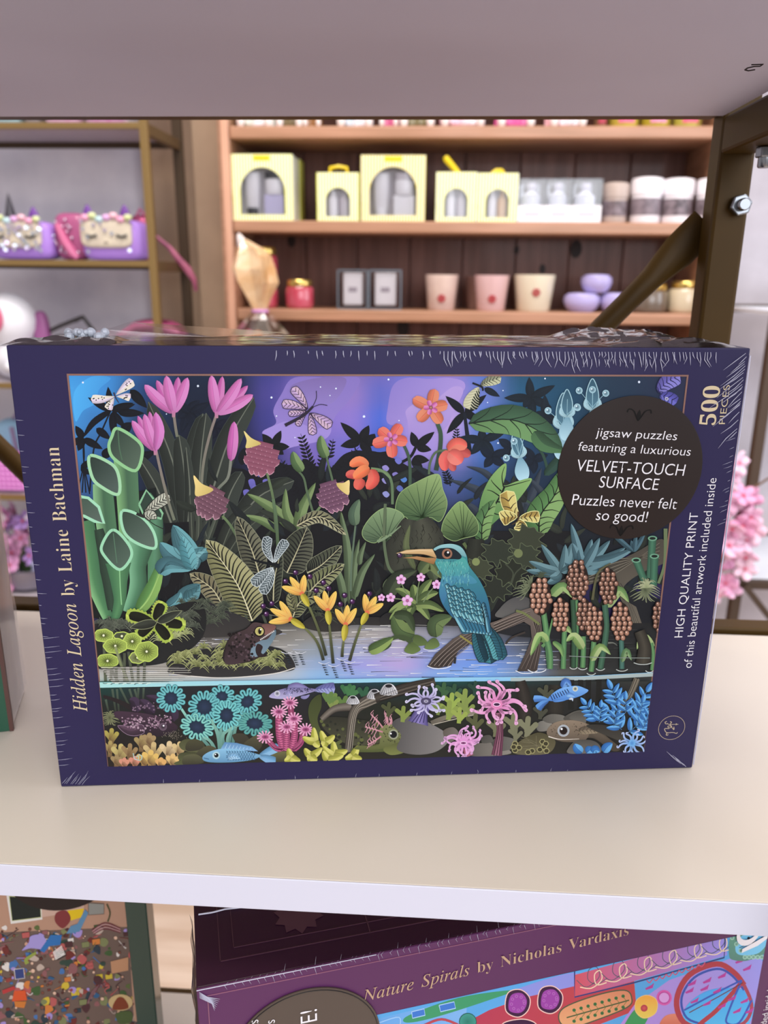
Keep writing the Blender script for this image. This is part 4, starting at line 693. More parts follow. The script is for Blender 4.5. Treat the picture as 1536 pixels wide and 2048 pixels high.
    fan([(610, 1318), (690, 1390), (750, 1480), (740, 1570), (640, 1600), (560, 1620), (475, 1560), (500, 1440)], 640, 1600, '#34492f', '#86a468', 18, '#35482e')
    P.F(*K6)
    fan([(1510, 60), (1400, 120), (1325, 230), (1340, 300), (1420, 330), (1480, 280), (1600, 260), (1640, 120)], 1500, 320, '#4a5f48', '#7f9a70', 16, '#3c4f3a')
    P.F(*K7)
    P.band([(150, 560), (190, 360), (230, 150)], [250, 280, 100], '#2a2c26', '#3f4238', '#2a2c26'); P.band([(340, 420), (350, 280), (310, 150)], [300, 270, 120], '#33362e', '#4a4c40', '#2c2e28')
    P.lay()
    for i in range(70):
        x = R.uniform(100, 460); y = R.uniform(180, 520); P.st([(x, y), (x + 12, y + 26), (x - 4, y + 50)], 4, '#15160f', 2, lay=0, n=2)
    P.st([(40, 30), (30, 300), (60, 500), (110, 570)], 22, '#5a6a50'); P.st([(-20, 320), (60, 280), (160, 200)], 26, '#7a9070', 6); P.leaf([(270, 540), (200, 360), (230, 190)], 26, '#5f6a48'); P.st([(640, 330), (690, 420), (680, 500)], 26, '#55643f', 6); P.band([(720, 480), (740, 300)], [160, 120], '#1c1f1a', '#2c3028', '#1c1f1a')
    # yellow butterfly
    for pts, w in (([(1060, 130), (1000, 60), (970, -70)], 60), ([(1050, 130), (980, 130), (925, 150)], 56), ([(1070, 140), (1150, 130), (1225, 130)], 44), ([(1060, 150), (1080, 200), (1075, 240)], 50)): P.leaf(pts, w, '#a8904c', '#d8cc80', a=.8, b=.28, ribs=4, rc='#3c2f1c', rw=9, ol='#e0dc98', ow=6)
    P.st([(1060, 90), (1055, 160), (1010, 190)], 15, '#4a3a26', 6)
    # ---------------- ribbed leaves in the middle
    def rib(pts, w, c1, c2, n=13, rc='#1b1d1c', mid='#b8b490'): P.leaf(pts, w, c1, c2, a=.6, b=.85, mid=mid, mw=11, ribs=n, rc=rc, rw=15, ra=.10, ol='#8c9078', ow=3)
    P.F(*K6)
    for pts, w in (([(1220, 800), (1210, 400), (1160, 100)], 34), ([(1250, 800), (1260, 520), (1300, 300)], 28), ([(1260, 760), (1320, 560), (1420, 415)], 30), ([(1190, 800), (1150, 600), (1080, 430)], 30), ([(1300, 500), (1310, 420), (1350, 320)], 22)): P.leaf(pts, w, '#4a5a42', '#6c8060', a=.45, b=.9)
    P.st([(1235, 700), (1240, 500), (1270, 200)], 14, '#5c705c'); P.leaf([(1270, 200), (1260, 100), (1300, -5)], 46, '#4c6250', '#6c8468', a=.6, b=.9, mid='#3c5040', mw=5)

    rib([(530, 560), (470, 370), (362, 128)], 98, '#5a5c4c', '#6f705c'); rib([(745, 560), (820, 400), (900, 210)], 128, '#3f4438', '#55584a'); rib([(900, 560), (1010, 500), (1165, 352)], 86, '#4e5444', '#646a54'); rib([(820, 200), (1000, 130), (1200, 270)], 48, '#8c8c6c', '#aaa886', 11)
    rib([(640, 800), (650, 600), (700, 400)], 60, '#33382f', '#42483c'); rib([(870, 760), (1000, 620), (1185, 492)], 74, '#767c58', '#8c9068', 12)
    rib([(260, 830), (170, 680), (0, 565)], 84, '#8a8568', '#777258', 10); rib([(790, 900), (850, 780), (1000, 730)], 70, '#666b4c', '#7c805e', 9)
    rib([(480, 930), (360, 640), (125, 305)], 150, '#82835c', '#a3a277', 19, '#23241c', '#d8d4b0')
    P.leaf([(810, 860), (770, 760), (790, 700)], 34, '#8a8a64', '#6f6f50', ribs=6, rw=7)
    for x0, x1 in ((345, 400), (430, 440), (560, 600), (690, 680), (740, 750), (620, 625)): P.st([(x0, 880), (x1, 1000), (x1 + 5, 1130)], 20, '#454c40', 22)
    P.F(*K2); P.st([(640, 1300), (665, 1480), (680, 1760)], 24, '#5f7858', 24, '#46583f')
    # dragonfly
    P.F(*K6)
    for pts, w in (([(640, 480), (590, 380), (600, 280)], 36), ([(650, 480), (690, 390), (742, 310)], 36), ([(640, 520), (560, 580), (480, 650)], 42), ([(640, 530), (610, 620), (550, 718)], 40)): P.leaf(pts, w, '#4c585c', '#5f6c70', a=.9, b=.3, ribs=9, rc='#c8d4d8', rw=5, ol='#c4d0d4', ow=5)
    P.st([(470, 455), (560, 480), (690, 505)], 14, '#10151a', 24); P.circ(672, 505, 18, '#10161c')
    # teal hostas
    P.F(*K5)
    for pts, w in (([(1480, 650), (1420, 520), (1330, 345)], 92), ([(1390, 620), (1300, 560), (1230, 480)], 62), ([(1220, 720), (1300, 650), (1480, 690)], 70), ([(1600, 560), (1510, 590), (1510, 690)], 60), ([(1430, 960), (1440, 890), (1540, 800)], 80), ([(1280, 980), (1350, 930), (1390, 860)], 46)): P.leaf(pts, w, '#456f78', '#6aa4ac', a=.55, b=.9, ribs=0, mid='#2c4c54', mw=6)
    P.lay()
    for k in range(-3, 4): P.st([(1480, 650), (1410 + k * 22, 520 - k * 6), (1335 + k * 4, 360)], 5, '#2f5058', 2, lay=0); P.st([(1430, 955), (1470 + k * 14, 880 + k * 10), (1535, 805)], 5, '#2f5058', 2, lay=0); P.st([(1230, 720), (1310, 650 + k * 9), (1470, 690)], 4, '#2f5058', 2, lay=0)
    P.F(*K6); P.leaf([(30, 530), (30, 430), (130, 370)], 46, '#4f8088', '#78aeb4', ribs=6, rc='#35585f', rw=5); P.leaf([(20, 540), (-20, 400), (-60, 280)], 60, '#4f8a94', '#6fb0b8', ribs=6, rc='#35585f', rw=5); P.leaf([(-50, 760), (10, 740), (80, 670)], 60, '#3f6870', '#5f9098', ribs=5, rc='#2c4a50', rw=5)
    # ---------------- shrubs behind the bird
    P.F(*K7)
    def oak(cx, cy, r, a0, c, ol):
        pts = []
        for i in range(18):
            a_ = a0 + 2 * pi * i / 18; q = r * (1.0 if i % 2 else .72) * (1 + .12 * sin(i * 2.3)); pts.append((cx + cos(a_) * q, cy + sin(a_) * q * .85))
        P.blob(pts, c, ol=ol, w=5)
    for cx, cy, r, c in ((900, 400, 130, '#2c3329'), (1120, 310, 150, '#363c2e'), (1110, 440, 130, '#333a2d'), (760, 530, 110, '#3a4030'), (890, 680, 120, '#262b24'), (1000, 560, 130, '#23281f')): oak(cx, cy, r, R.uniform(0, 1), c, '#59634a')
    P.circ(735, 475, 30, '#7c8a58'); P.circ(1060, 410, 34, '#6d7850'); P.st([(1000, 640), (1020, 560), (960, 490)], 10, '#3f4638'); P.st([(1010, 640), (1040, 560), (1110, 500)], 10, '#3f4638')
    P.blob([(900, 900), (920, 830), (1000, 760), (1100, 740), (1200, 800), (1200, 900)], '#4b4b4c', '#63625f')
    for cx, cy in ((1085, 690), (1120, 640)): P.tuft(cx + 40, cy + 10, 110, 9, '#565f48', '#8a9474', 13, 2.2, 5.0, .2)
    def blade(b0, m, t, w, c1='#4a6a72', c2='#6d929a'): P.leaf([b0, m, t], w, c1, c2, a=.6, b=.9, mid='#2c4248', mw=4)
    for t in ((1235, 340), (1120, 540), (1140, 470), (1520, 390), (1470, 330), (1280, 640), (1300, 590), (1420, 340), (1590, 420)): blade((1385, 555), ((1385 + t[0]) / 2 + 10, (555 + t[1]) / 2 + 14), t, 34)
    P.F(*K8)
    P.poly([(-60, 620), (260, 520), (520, 400), (720, 300), (760, 460), (600, 540), (470, 620), (420, 700), (520, 820), (600, 1000), (560, 1060), (420, 800), (300, 620), (-40, 720)], '#4b473f', '#6a6458', ((0, 400), (0, 900)), smooth=1)
    P.lay()
    for i in range(14): P.st([(60 + i * 8, 640 - i * 5), (330, 520 - i * 10 + 60), (700, 330 + i * 10)], 5, '#8a8474' if i % 3 == 0 else '#35322c', 2, lay=0)
    for i in range(5): P.st([(400, 640 + i * 10), (470, 780 + i * 8), (570 - i * 10, 1020)], 5, '#7a7468' if i % 2 else '#33302a', 2, lay=0)
    P.poly([(420, 760), (470, 700), (700, 760), (700, 1060), (600, 1060), (520, 820)], '#1b1e24')
    for t in ((20, 180), (180, 300), (30, 330), (320, 310), (440, 365), (350, 435), (240, 540), (-30, 480), (80, 380), (320, 440), (510, 370), (240, 290)): blade((110, 530) if t[0] < 330 else (130, 480), ((115 + t[0]) / 2, (510 + t[1]) / 2 + 16), t, 36, '#41606a', '#6c929c')
    for t in ((480, 310), (590, 250), (520, 260), (300, 230)): blade((500, 400), ((500 + t[0]) / 2, (400 + t[1]) / 2), t, 20, '#34505c', '#4f7280')
    # tube plants
    for cx, cy, bx_, by_, w in ((645, 295, 625, 600, 62), (520, 462, 590, 640, 60), (660, 432, 650, 660, 66)): P.band([(cx, cy), ((cx + bx_) / 2, (cy + by_) / 2), (bx_, by_)], [w, w * .9, w * .9], '#2f5444', '#4a7c62', '#2c4c3e'); P.circ(cx, cy, 36, '#6fa286', ry=20); P.circ(cx, cy, 24, '#172520', ry=11)
    P.st([(745, 220), (740, 480), (690, 640)], 30, '#6a7a58', 20)
    P.tuft(590, 690, 110, 22, '#4c5640', '#a0a884', 17, 0, 6.2, .3); P.tuft(600, 670, 70, 12, '#8f9a72', '#c4c8a4', 15, -3.1, 0, .2)
    # ---------------- water
    P.F(0, 0, 1)
    P.grid([190, 300, 420, 560, 640, 720, 800, 880, 960, 1040, 1120, 1200, 1310], [1246, 1270, 1300, 1330, 1350, 1372],
           [['#2b2b2b', '#2e2e2e', '#343433', '#4a4a48', '#5a5c5c', '#66686c', '#6a6c72', '#565a62', '#3c3f46', '#2a2c30', '#26282a', '#222426', '#202224'],
            ['#3c3a38', '#403e3c', '#504e4c', '#7a7872', '#8e8c86', '#a09c98', '#a4a0a8', '#8c90a0', '#6a6e78', '#3c3e44', '#2a2c2e', '#26282a', '#242628'],
            ['#5c5854', '#6a6660', '#7c7872', '#9a9894', '#8c98a4', '#9aa0c0', '#a8a2c4', '#8a98cc', '#6f8cd0', '#5a6478', '#343434', '#2a2c2c', '#262828'],
            ['#8a8680', '#a09c94', '#a8a49c', '#b0aea8', '#8ca4c8', '#9a9cd8', '#b0a0d4', '#7c98d8', '#6a94e0', '#6d86b4', '#4a4844', '#2c2e2e', '#2a2c2c'],
            ['#b0b4ae', '#bcbcb4', '#b8b8b4', '#b4bcc4', '#8cb4dc', '#94a8dc', '#a0a4d8', '#84a8e0', '#78a8e4', '#7c98c0', '#5c5c58', '#383a3a', '#323434'],
            ['#a8c8bc', '#b8ccc4', '#b4ccd8', '#a0c8e4', '#90c4ec', '#8cb8e4', '#94bce4', '#94c0e8', '#90bce4', '#90a8b8', '#7c8484', '#505654', '#464a48']], 4)
    P.lay()
    for i in range(260):
        x = R.uniform(210, 1260); y = R.uniform(1256, 1354); w = R.uniform(14, 60); k = R.random(); far = x > 1100
        P.st([(x, y), (x + w / 2, y + R.uniform(-1, 1)), (x + w, y - .4)], R.uniform(.6, 1.6), ('#4a4e4c' if k < .6 else '#1c1e1e') if far else ('#e8e8e4' if k < .45 else '#3c3c3c' if k < .65 else '#a8b4d8'), .3, lay=0, n=2)
    # banks
    P.F(*K6)
    P.blob([(-260, 960), (-240, 880), (60, 760), (240, 830), (420, 900), (500, 960), (700, 1000), (640, 1040), (300, 1050), (0, 1060), (-200, 1050)], '#26262a', '#3a3836', ((0, 800), (0, 1050))); P.blob([(860, 960), (960, 880), (1100, 870), (1240, 900), (1460, 900), (1560, 960), (1240, 960), (1200, 1000), (1000, 1010)], '#202024', '#34322f', ((0, 860), (0, 1000)))
    for i in range(34): P.tuft(R.uniform(-140, 300), R.uniform(780, 960), R.uniform(40, 70), 9, '#2c322c', '#66705c', 8, -3.0, -.1, .5)
    for i in range(14): P.tuft(R.uniform(900, 1240), R.uniform(830, 930), R.uniform(34, 54), 7, '#2a2f28', '#5a624e', 7)
    P.F(*K7); P.blob([(0, 940), (60, 860), (260, 860), (480, 870), (620, 900), (640, 960), (200, 970)], '#1d1e20', '#2c2c2c', ((0, 860), (0, 960))); P.blob([(840, 1000), (900, 950), (1200, 960), (1540, 940), (1540, 1060), (1100, 1050), (900, 1020)], '#1f2125')
    P.lay()
    for x in range(5): P.st([(0 + x * 60, 962 + x % 2 * 8), (260, 958), (620, 970)], 5, '#c8c8c4', 2, lay=0)
    # left bank foliage
    P.F(*K5)
    P.blob([(740, 1120), (900, 1080), (1200, 1000), (1540, 940), (1560, 1200), (1300, 1390), (1000, 1430), (740, 1430)], '#1b1d1e', '#232526', ((0, 1000), (0, 1400)))
    for i in range(16): P.tuft(R.uniform(760, 1100), R.uniform(1090, 1170), R.uniform(50, 80), 10, '#3a4038', '#6c7464', 9)
    for i in range(16): P.tuft(R.uniform(1280, 1540), R.uniform(980, 1130), R.uniform(46, 76), 10, '#30362f', '#6a7262', 9)
    for x, y, r in ((1360, 1200, 90), (1430, 1180, 70), (1230, 1230, 80), (1330, 1215, 70)): P.tuft(x, y, r, 12, '#7a8452', '#c8d098', 9)
    P.blob([(1290, 1470), (1380, 1380), (1560, 1400), (1560, 1500), (1400, 1490)], '#232326'); P.tuft(1460, 1420, 130, 18, '#8a9450', '#d4dc98', 14, -3.3, .2, .5)
    for t in ((1255, 930), (970, 1030), (1430, 1115), (1310, 1235), (1060, 1205)): P.leaf([(1190, 1095), ((1190 + t[0]) / 2, (1095 + t[1]) / 2 - 10), t], 56, '#b8cc5c', '#a4bc50', a=.55, b=.35, wave=.12, n=9); P.leaf([(1190, 1095), ((1190 + t[0]) / 2, (1095 + t[1]) / 2 - 10), (t[0] * .9 + 119, t[1] * .9 + 109)], 38, '#15170f', '#1c1f14', a=.55, b=.4)
    for t in ((1400, 1000), (1000, 1130)): P.leaf([(1210, 1090), t], 34, '#2c302a', '#3a3f36', ol='#8a9070', ow=4)
    def pad(cx, cy, rx, ry, c1='#95aa50', c2='#39431f'):
        pts = [(cx + cos(k * pi / 7) * rx * (1 + .08 * (k % 2)), cy + sin(k * pi / 7) * ry * (1 + .08 * (k % 2))) for k in range(14)]
        P.blob(pts, c1, ol='#b9cf64', w=8); P.circ(cx, cy, rx * .62, c1, c2, ry=ry * .62); P.lay()
        for k in range(16): P.st([(cx, cy), (cx + cos(k * .393) * rx * .75, cy + sin(k * .393) * ry * .75)], 4, '#4a5428', 2, lay=0)
        P.circ(cx, cy, 9, '#e8ecc8')
    P.F(*K9)
    for a_, b_ in (((800, 130), (815, 470)), ((860, 340), (855, 480)), ((895, 330), (900, 480)), ((960, 250), (960, 470)), ((990, 240), (1025, 470)), ((840, 340), (910, 470)), ((1065, 320), (1065, 470)), ((1115, 280), (1110, 470)), ((900, 210), (985, 470))): P.st([a_, b_], 20, '#4a5140', 22, '#5c6450')
    pad(800, 115, 70, 46); pad(940, 120, 60, 30, '#4a4f42', '#2a2e26'); pad(1020, 160, 66, 60); pad(890, 195, 86, 54); pad(1060, 285, 60, 42, '#7d8658'); pad(1130, 238, 84, 72); pad(830, 310, 80, 50)
    P.st([(890, 200), (930, 330), (985, 470)], 18, '#8a9468', 20, '#6a7454')
    # frog's islet
    P.F(*K6)
    P.blob([(-180, 1250), (-60, 1180), (120, 1140), (420, 1110), (700, 1140), (810, 1275), (700, 1320), (300, 1355), (-60, 1340)], '#1f2023', '#333233', ((0, 1120), (0, 1350)))
    P.st([(-160, 1330), (60, 1352), (300, 1362), (640, 1330), (805, 1285)], 7, '#dcd8d0')
    for i in range(42): P.tuft(R.uniform(-120, 720), R.uniform(1120, 1270), R.uniform(50, 84), 11, '#4c522c', '#c2c888', 11, -3.2, .1, .55)
    # frog
    P.blob([(270, 1240), (270, 1130), (330, 1030), (430, 985), (490, 935), (570, 945), (655, 960), (650, 1020), (600, 1090), (560, 1180), (440, 1240)], '#241d20', '#4a3a3c', ((300, 1240), (560, 960)), ol='#15100f', w=4)
    P.blob([(545, 1075), (600, 1060), (655, 990), (658, 1040), (610, 1120), (560, 1180), (470, 1200), (480, 1120)], '#5e7480', '#7890a0'); P.blob([(270, 1245), (290, 1130), (380, 1100), (460, 1150), (450, 1220), (360, 1255)], '#2a2023', '#43353a')
    P.blob([(560, 950), (650, 955), (655, 985), (590, 1030), (560, 1010)], '#6a4a46', '#84605a'); P.blob([(520, 1100), (560, 1120), (550, 1170), (600, 1190), (530, 1200), (505, 1150)], '#2c2124')
    P.lay()
    for i in range(90): x = R.uniform(285, 500); y = R.uniform(1010, 1230); P.circ(x, y, R.uniform(5, 11), '#171214' if i % 2 else '#54434a', n=8)
    for i in range(10): P.circ(545 + i * 11, 1066 - i * 7, 6, '#c8c4c0', n=8)
    P.circ(535, 1005, 42, '#1b1413'); P.circ(535, 1003, 33, '#c8c07a', '#7f7a40'); P.circ(538, 1003, 12, '#100d0c', ry=22); P.circ(545, 990, 6, '#ffffff')
    # ---------------- yellow water flowers
    def yel(cx, cy, tips, base, stem, berries):
        P.st([base] + stem, 16, '#6a7048', 24, '#2c3028')
        for b_ in berries: P.st([(cx, cy), b_], 4, '#7c7c70'); P.circ(b_[0], b_[1], 22, '#1c1024', '#5a2a62'); P.circ(b_[0] - 6, b_[1] - 7, 6, '#c8b0d4')
        for t in tips: P.leaf([(cx, cy), ((cx + t[0]) / 2, (cy + t[1]) / 2), t], 28, '#e09a50', '#f0b868', '#ecd068', a=.55, b=.8, mid='#c8703c', mw=3)
        P.circ(cx, cy, 18, '#d8704c'); P.leaf([(cx, cy), ((cx + base[0]) / 2, (cy + base[1]) / 2), base], 26, '#a89c34', '#ccc04c', a=.55, b=.8)
    yel(860, 715, [(768, 585), (880, 570), (705, 660)], (915, 815), [(960, 920), (1010, 1060), (1045, 1190)], [(735, 620), (812, 553), (922, 583)])
    yel(775, 910, [(690, 770), (615, 830), (605, 935)], (885, 980), [(960, 1060), (1000, 1140), (1025, 1225)], [(630, 790), (565, 810), (588, 870)])
    yel(1058, 842, [(1030, 690), (1122, 695), (950, 730)], (1070, 955), [(1080, 1050), (1100, 1250)], [(1025, 630), (970, 690), (1065, 675)])
    yel(1195, 950, [(1210, 800), (1115, 830), (1278, 825)], (1180, 1080), [(1172, 1140), (1168, 1200)], [(1155, 795), (1188, 728), (1247, 775)])
    yel(1360, 860, [(1340, 715), (1430, 735), (1485, 790)], (1315, 955), [(1270, 1080), (1225, 1230)], [(1378, 715), (1462, 748)])
    P.lay()
    for x, y in ((1030, 1240), (1105, 1260), (1170, 1210), (1225, 1235), (745, 1160), (850, 1160), (800, 1165)):
        P.st([(x - 44, y), (x, y + 14), (x + 44, y - 2)], 5, '#e4e8f0', 2, lay=0)
        for k in range(5): P.st([(x - 14 + k * 7, y + 22 + k * 18), (x + 14 + k * 6, y + 24 + k * 18)], 10, '#2c343c', 3, lay=0)
    # ---------------- small pink flowers and rosette
    P.F(*K7)
    for pts, w in (([(110, 600), (60, 660), (50, 720)], 44), ([(420, 620), (380, 520), (300, 500)], 44)): P.leaf(pts, w, '#3f4a36', '#55624a')
    P.leaf([(50, 740), (130, 600), (280, 535)], 60, '#2c3629', '#46523c', a=.4); P.leaf([(300, 560), (380, 480), (470, 600)], 52, '#4a5a3c', '#6c7c50')
    for t in ((115, 680), (250, 645), (395, 605), (445, 705), (65, 860), (70, 915), (380, 915), (490, 850), (215, 905), (200, 830)): P.leaf([(270, 800), ((270 + t[0]) / 2, (800 + t[1]) / 2 - 26), t], 34, '#4c5f38', '#84985c', a=.55, b=.8, mid='#33422a', mw=4)
    for s_ in ([(280, 790), (285, 700), (300, 620)], [(250, 770), (190, 690), (165, 640)], [(330, 780), (380, 700), (420, 660)], [(230, 790), (170, 760), (90, 750)]): P.st(s_, 9, '#6a7c58')
    for cx, cy, r in ((160, 607, 30), (312, 590, 26), (432, 645, 28), (80, 745, 28), (208, 768, 34), (10, 745, 22)):
        P.lay()
        for k in range(5): a_ = k * 1.2566 - 1.5; P.circ(cx + cos(a_) * r * .8, cy + sin(a_) * r * .8, r * .52, '#d8a0d4', '#e8c4e4', n=12)
        P.circ(cx, cy, r * .34, '#8a3f7c', '#d0709c')
    # water pods
    P.leaf([(265, 1030), (160, 990), (98, 878)], 70, '#4a5f3a', '#6f8450', a=.6, b=.9, mid='#2f3f28', mw=6); P.leaf([(100, 880), (210, 890), (262, 1010)], 40, '#33422a', '#44543a'); P.leaf([(430, 1050), (430, 940), (550, 890)], 64, '#46593a', '#6a7f50', a=.6, b=.9, mid='#2c3a26', mw=6)
    P.blob([(250, 1090), (265, 1030), (330, 1050), (365, 1100), (290, 1115)], '#44552f', '#5c7040'); P.blob([(340, 1130), (380, 1070), (425, 1055), (455, 1110), (400, 1140)], '#4c5f36', '#6b8048'); P.blob([(185, 1155), (215, 1100), (240, 1080), (310, 1140), (250, 1175)], '#46582f', '#677c46')
    P.st([(240, 1085), (170, 1045), (90, 1060), (20, 1130)], 40, '#3f4f32', 24); P.leaf([(80, 1070), (20, 1110), (-60, 1165)], 44, '#42543a', '#7c9058', a=.55, b=.8, mid='#2f3f28', mw=4)
    P.lay()
    for x, y, w in ((395, 1135, 66), (245, 1165, 80)): P.st([(x - w, y), (x - w * .5, y + 12), (x, y + 15), (x + w * .5, y + 12), (x + w, y)], 4, '#e0e4f0', lay=0)
    P.F(*K6); P.leaf([(1370, 1155), (1450, 1120), (1560, 1050)], 46, '#4a6238', '#8aa25c', a=.55, b=.8, mid='#33452a', mw=4)
    # ---------------- branch and teal bird
    P.F(*K7)
    P.poly([(360, 1275), (420, 1180), (560, 1060), (700, 985), (900, 920), (1060, 850), (1190, 810), (1230, 900), (1240, 1010), (1230, 1150), (1200, 1310), (1050, 1310), (1110, 1180), (1160, 1060), (1150, 960), (1100, 930), (900, 1010), (740, 1070), (600, 1150), (545, 1265), (450, 1285)], '#3f3733', '#6a5f58', ((0, 1300), (0, 850)))
    P.lay()
    for i in range(13):
        o_ = i * 8; P.st([(380 + o_ * 1.4, 1262 + i), (470 + o_, 1170 + o_ * .4), (600 + o_ * .7, 1060 + o_ * .7), (720, 1000 + o_ * .6)], 5, '#8c8078' if i % 3 == 0 else '#231d1a', 2, lay=0)
    for i in range(11): o_ = i * 7; P.st([(870, 950 + o_), (1010, 890 + o_), (1150, 850 + o_ * .6)], 5, '#94887e' if i % 3 == 0 else '#2a2320', 2, lay=0); P.st([(1170 + i * 5, 930), (1190 + i * 4, 1060), (1080 + i * 11, 1290)], 5, '#7c7068' if i % 3 == 0 else '#211c19', 2, lay=0)
    P.st([(1040, 845), (1110, 870), (1220, 950)], 18, '#6c7448'); P.st([(610, 1035), (660, 1070), (735, 1120)], 14, '#8a8444')
    P.st([(1110, 1010), (1010, 1050), (960, 1100)], 14, '#3a3430'); P.st([(575, 1200), (570, 1250)], 18, '#2a2a2e')
    P.lay()
    for x, y, w in ((450, 1275, 92), (1120, 1312, 84), (1200, 1305, 70)): P.st([(x - w, y - 8), (x - w * .5, y + 10), (x, y + 13), (x + w * .6, y + 8), (x + w, y - 8)], 6, '#e8ecf0', lay=0)
    # tail
    for pts, w, c1, c2 in (([(780, 960), (880, 1080), (940, 1220)], 52, '#275a6a', '#4f98a0'), ([(740, 980), (820, 1120), (850, 1250)], 58, '#1c4450', '#3f8490'), ([(730, 1000), (760, 1130), (800, 1240)], 46, '#153a48', '#2f6a78'), ([(800, 960), (870, 1100), (905, 1225)], 44, '#2a5f70', '#5aa4ac')): P.leaf(pts, w, c1, c2, a=.3, b=.22, mid='#0c2028', mw=7, ribs=12, rc='#12303a', rw=5, ra=.06, ol='#0e2730', ow=5)
    P.blob([(600, 900), (640, 960), (690, 1000), (680, 1020), (620, 1010)], '#285a70')
    # body
    P.blob([(420, 430), (440, 360), (520, 335), (610, 350), (660, 420), (680, 500), (760, 610), (820, 740), (845, 880), (830, 970), (760, 980), (660, 950), (560, 900), (480, 800), (450, 700), (470, 590), (460, 530), (425, 490)], '#3f8f92', '#2c5f84', ((520, 420), (560, 900)))
    P.blob([(455, 700), (475, 590), (560, 560), (660, 560), (740, 620), (700, 640), (560, 640), (500, 760), (480, 790)], '#478fa4', '#3a6f98', ((0, 560), (0, 780)))
    P.blob([(425, 480), (470, 470), (560, 470), (640, 440), (680, 520), (640, 570), (520, 580), (470, 560)], '#4da29a', '#47949e')
    P.blob([(410, 370), (470, 340), (560, 335), (630, 370), (660, 430), (620, 420), (560, 380), (470, 365), (425, 385)], '#6da0a8', '#8fc0c4', ((0, 430), (0, 340)))
    P.blob([(425, 385), (480, 365), (560, 370), (620, 420), (610, 450), (560, 450), (480, 450), (430, 440)], '#14222a')
    P.lay()
    for i in range(130):
        x = R.uniform(440, 680); y = R.uniform(455, 640)
        if x > 560 + (y - 455) * .75 + 60 or (y > 560 and x < 470): continue
        P.st([(x, y), (x - 4 + R.uniform(-6, 10), y + 22)], 4, '#79c0b8' if i % 3 else '#245a66', 1, lay=0)
    # wing feathers in scalloped rows
    def feather(x, y, ln, w, a_, c1, c2): P.leaf([(x, y), (x + cos(a_) * ln * .5, y + sin(a_) * ln * .5), (x + cos(a_) * ln, y + sin(a_) * ln)], w, c1, c2, a=.25, b=.2, mid='#16323f', mw=3, ol='#10262f', ow=4)
    for i in range(9):
        feather(770 - i * 26, 800 + i * 6, 250 - i * 8, 22, 1.25 + i * .015 - .35 * (i / 9), '#33708c', '#7fbccc')
    for i in range(8): feather(580 + i * 22, 800 - i * 4, 170 + i * 6, 20, .85 + i * .04, '#2e6888', '#78b4cc')
    for r_ in range(6):
        for i in range(10):
            x = 505 + i * 27 + r_ * 8; y = 640 + r_ * 36 + i * 7 + (12 if i % 2 else 0)
            if x > 690 + r_ * 22 + i * 2: continue
            feather(x, y, 62, 17, 1.05, '#33748a', '#84c2cc')
    for i in range(5): feather(790 + i * 6, 780 + i * 26, 190 - i * 14, 17, 1.42, '#2c6480', '#74b0c4')
    # beak and eye
    P.poly([(120, 405), (200, 380), (300, 373), (400, 372), (430, 430), (425, 445), (330, 412), (180, 408)], '#b08c5c', '#d8b888', ((0, 440), (0, 370)), smooth=0); P.poly([(170, 440), (280, 428), (360, 440), (432, 440), (410, 490), (330, 465), (250, 445)], '#8a6238', '#b08458', ((0, 490), (0, 430)))
    P.st([(130, 405), (300, 382), (410, 392)], 5, '#e0c8a0', 2); P.st([(200, 412), (330, 415), (425, 442)], 6, '#33241a', 4); P.circ(150, 420, 20, '#20102a', '#5c3a64'); P.circ(144, 413, 5, '#e0d4e4')
    P.circ(512, 408, 40, '#8c6450', '#b08068'); P.circ(513, 408, 25, '#0c0c10'); P.circ(519, 398, 8, '#f4f8fa')
    # ---------------- berry reeds
    def reed(pts, w, c=('#3f6a48', '#6a9a64', '#355a40')): P.band(pts, [w, w], *c)
    P.F(*K7)
    P.tuft(1230, 590, 60, 8, '#3c4434', '#55604a', 12, -2.8, -.3, .1)
    reed([(1250, 860), (1270, 1000), (1300, 1290)], 44); reed([(1410, 1000), (1400, 1290)], 40); P.st([(1240, 1120), (1280, 1060), (1320, 900)], 26, '#5f8a58', 10)
    P.leaf([(1280, 1090), (1220, 1040), (1150, 1190)], 36, '#6f9458', '#a4c07c', a=.5, b=.9); reed([(1280, 1080), (1300, 1180), (1300, 1290)], 44); P.leaf([(1400, 1000), (1430, 980), (1465, 1020)], 24, '#7c9c60', '#a8c080'); P.leaf([(1310, 730), (1400, 660), (1490, 760)], 40, '#6c9058', '#9cb878', a=.4); reed([(1490, 740), (1500, 900), (1490, 1280)], 42); P.leaf([(1320, 1080), (1380, 1130), (1400, 1200)], 22, '#5f8a54', '#86a868')
    def berries(cx, cy, rx, ry, s, dark=0):
        P.circ(cx, cy, rx, '#231814', ry=ry, n=22); P.lay(); j = 0; y = cy - ry + s * .7
        while y < cy + ry:
            ww = rx * sqrt(max(0, 1 - ((y - cy) / ry) ** 2)); x = cx - ww + s * (.6 if j % 2 else 1.1)
            while x < cx + ww - s * .2:
                P.circ(x, y, s * .98, '#3f2a22', n=11, ry=s * 1.08); P.circ(x, y, s * .82, '#6e4a3c' if dark else '#8c6250', '#b48c78' if dark else '#c89c84', n=11, ry=s * .94); P.circ(x - s * .2, y - s * .34, s * .26, '#e4c8b8', n=7); x += s * 1.95
            y += s * 1.75; j += 1
    berries(1228, 740, 82, 142, 22); berries(1382, 880, 66, 132, 21); berries(1510, 610, 84, 150, 22, 1)
    P.F(*K8)
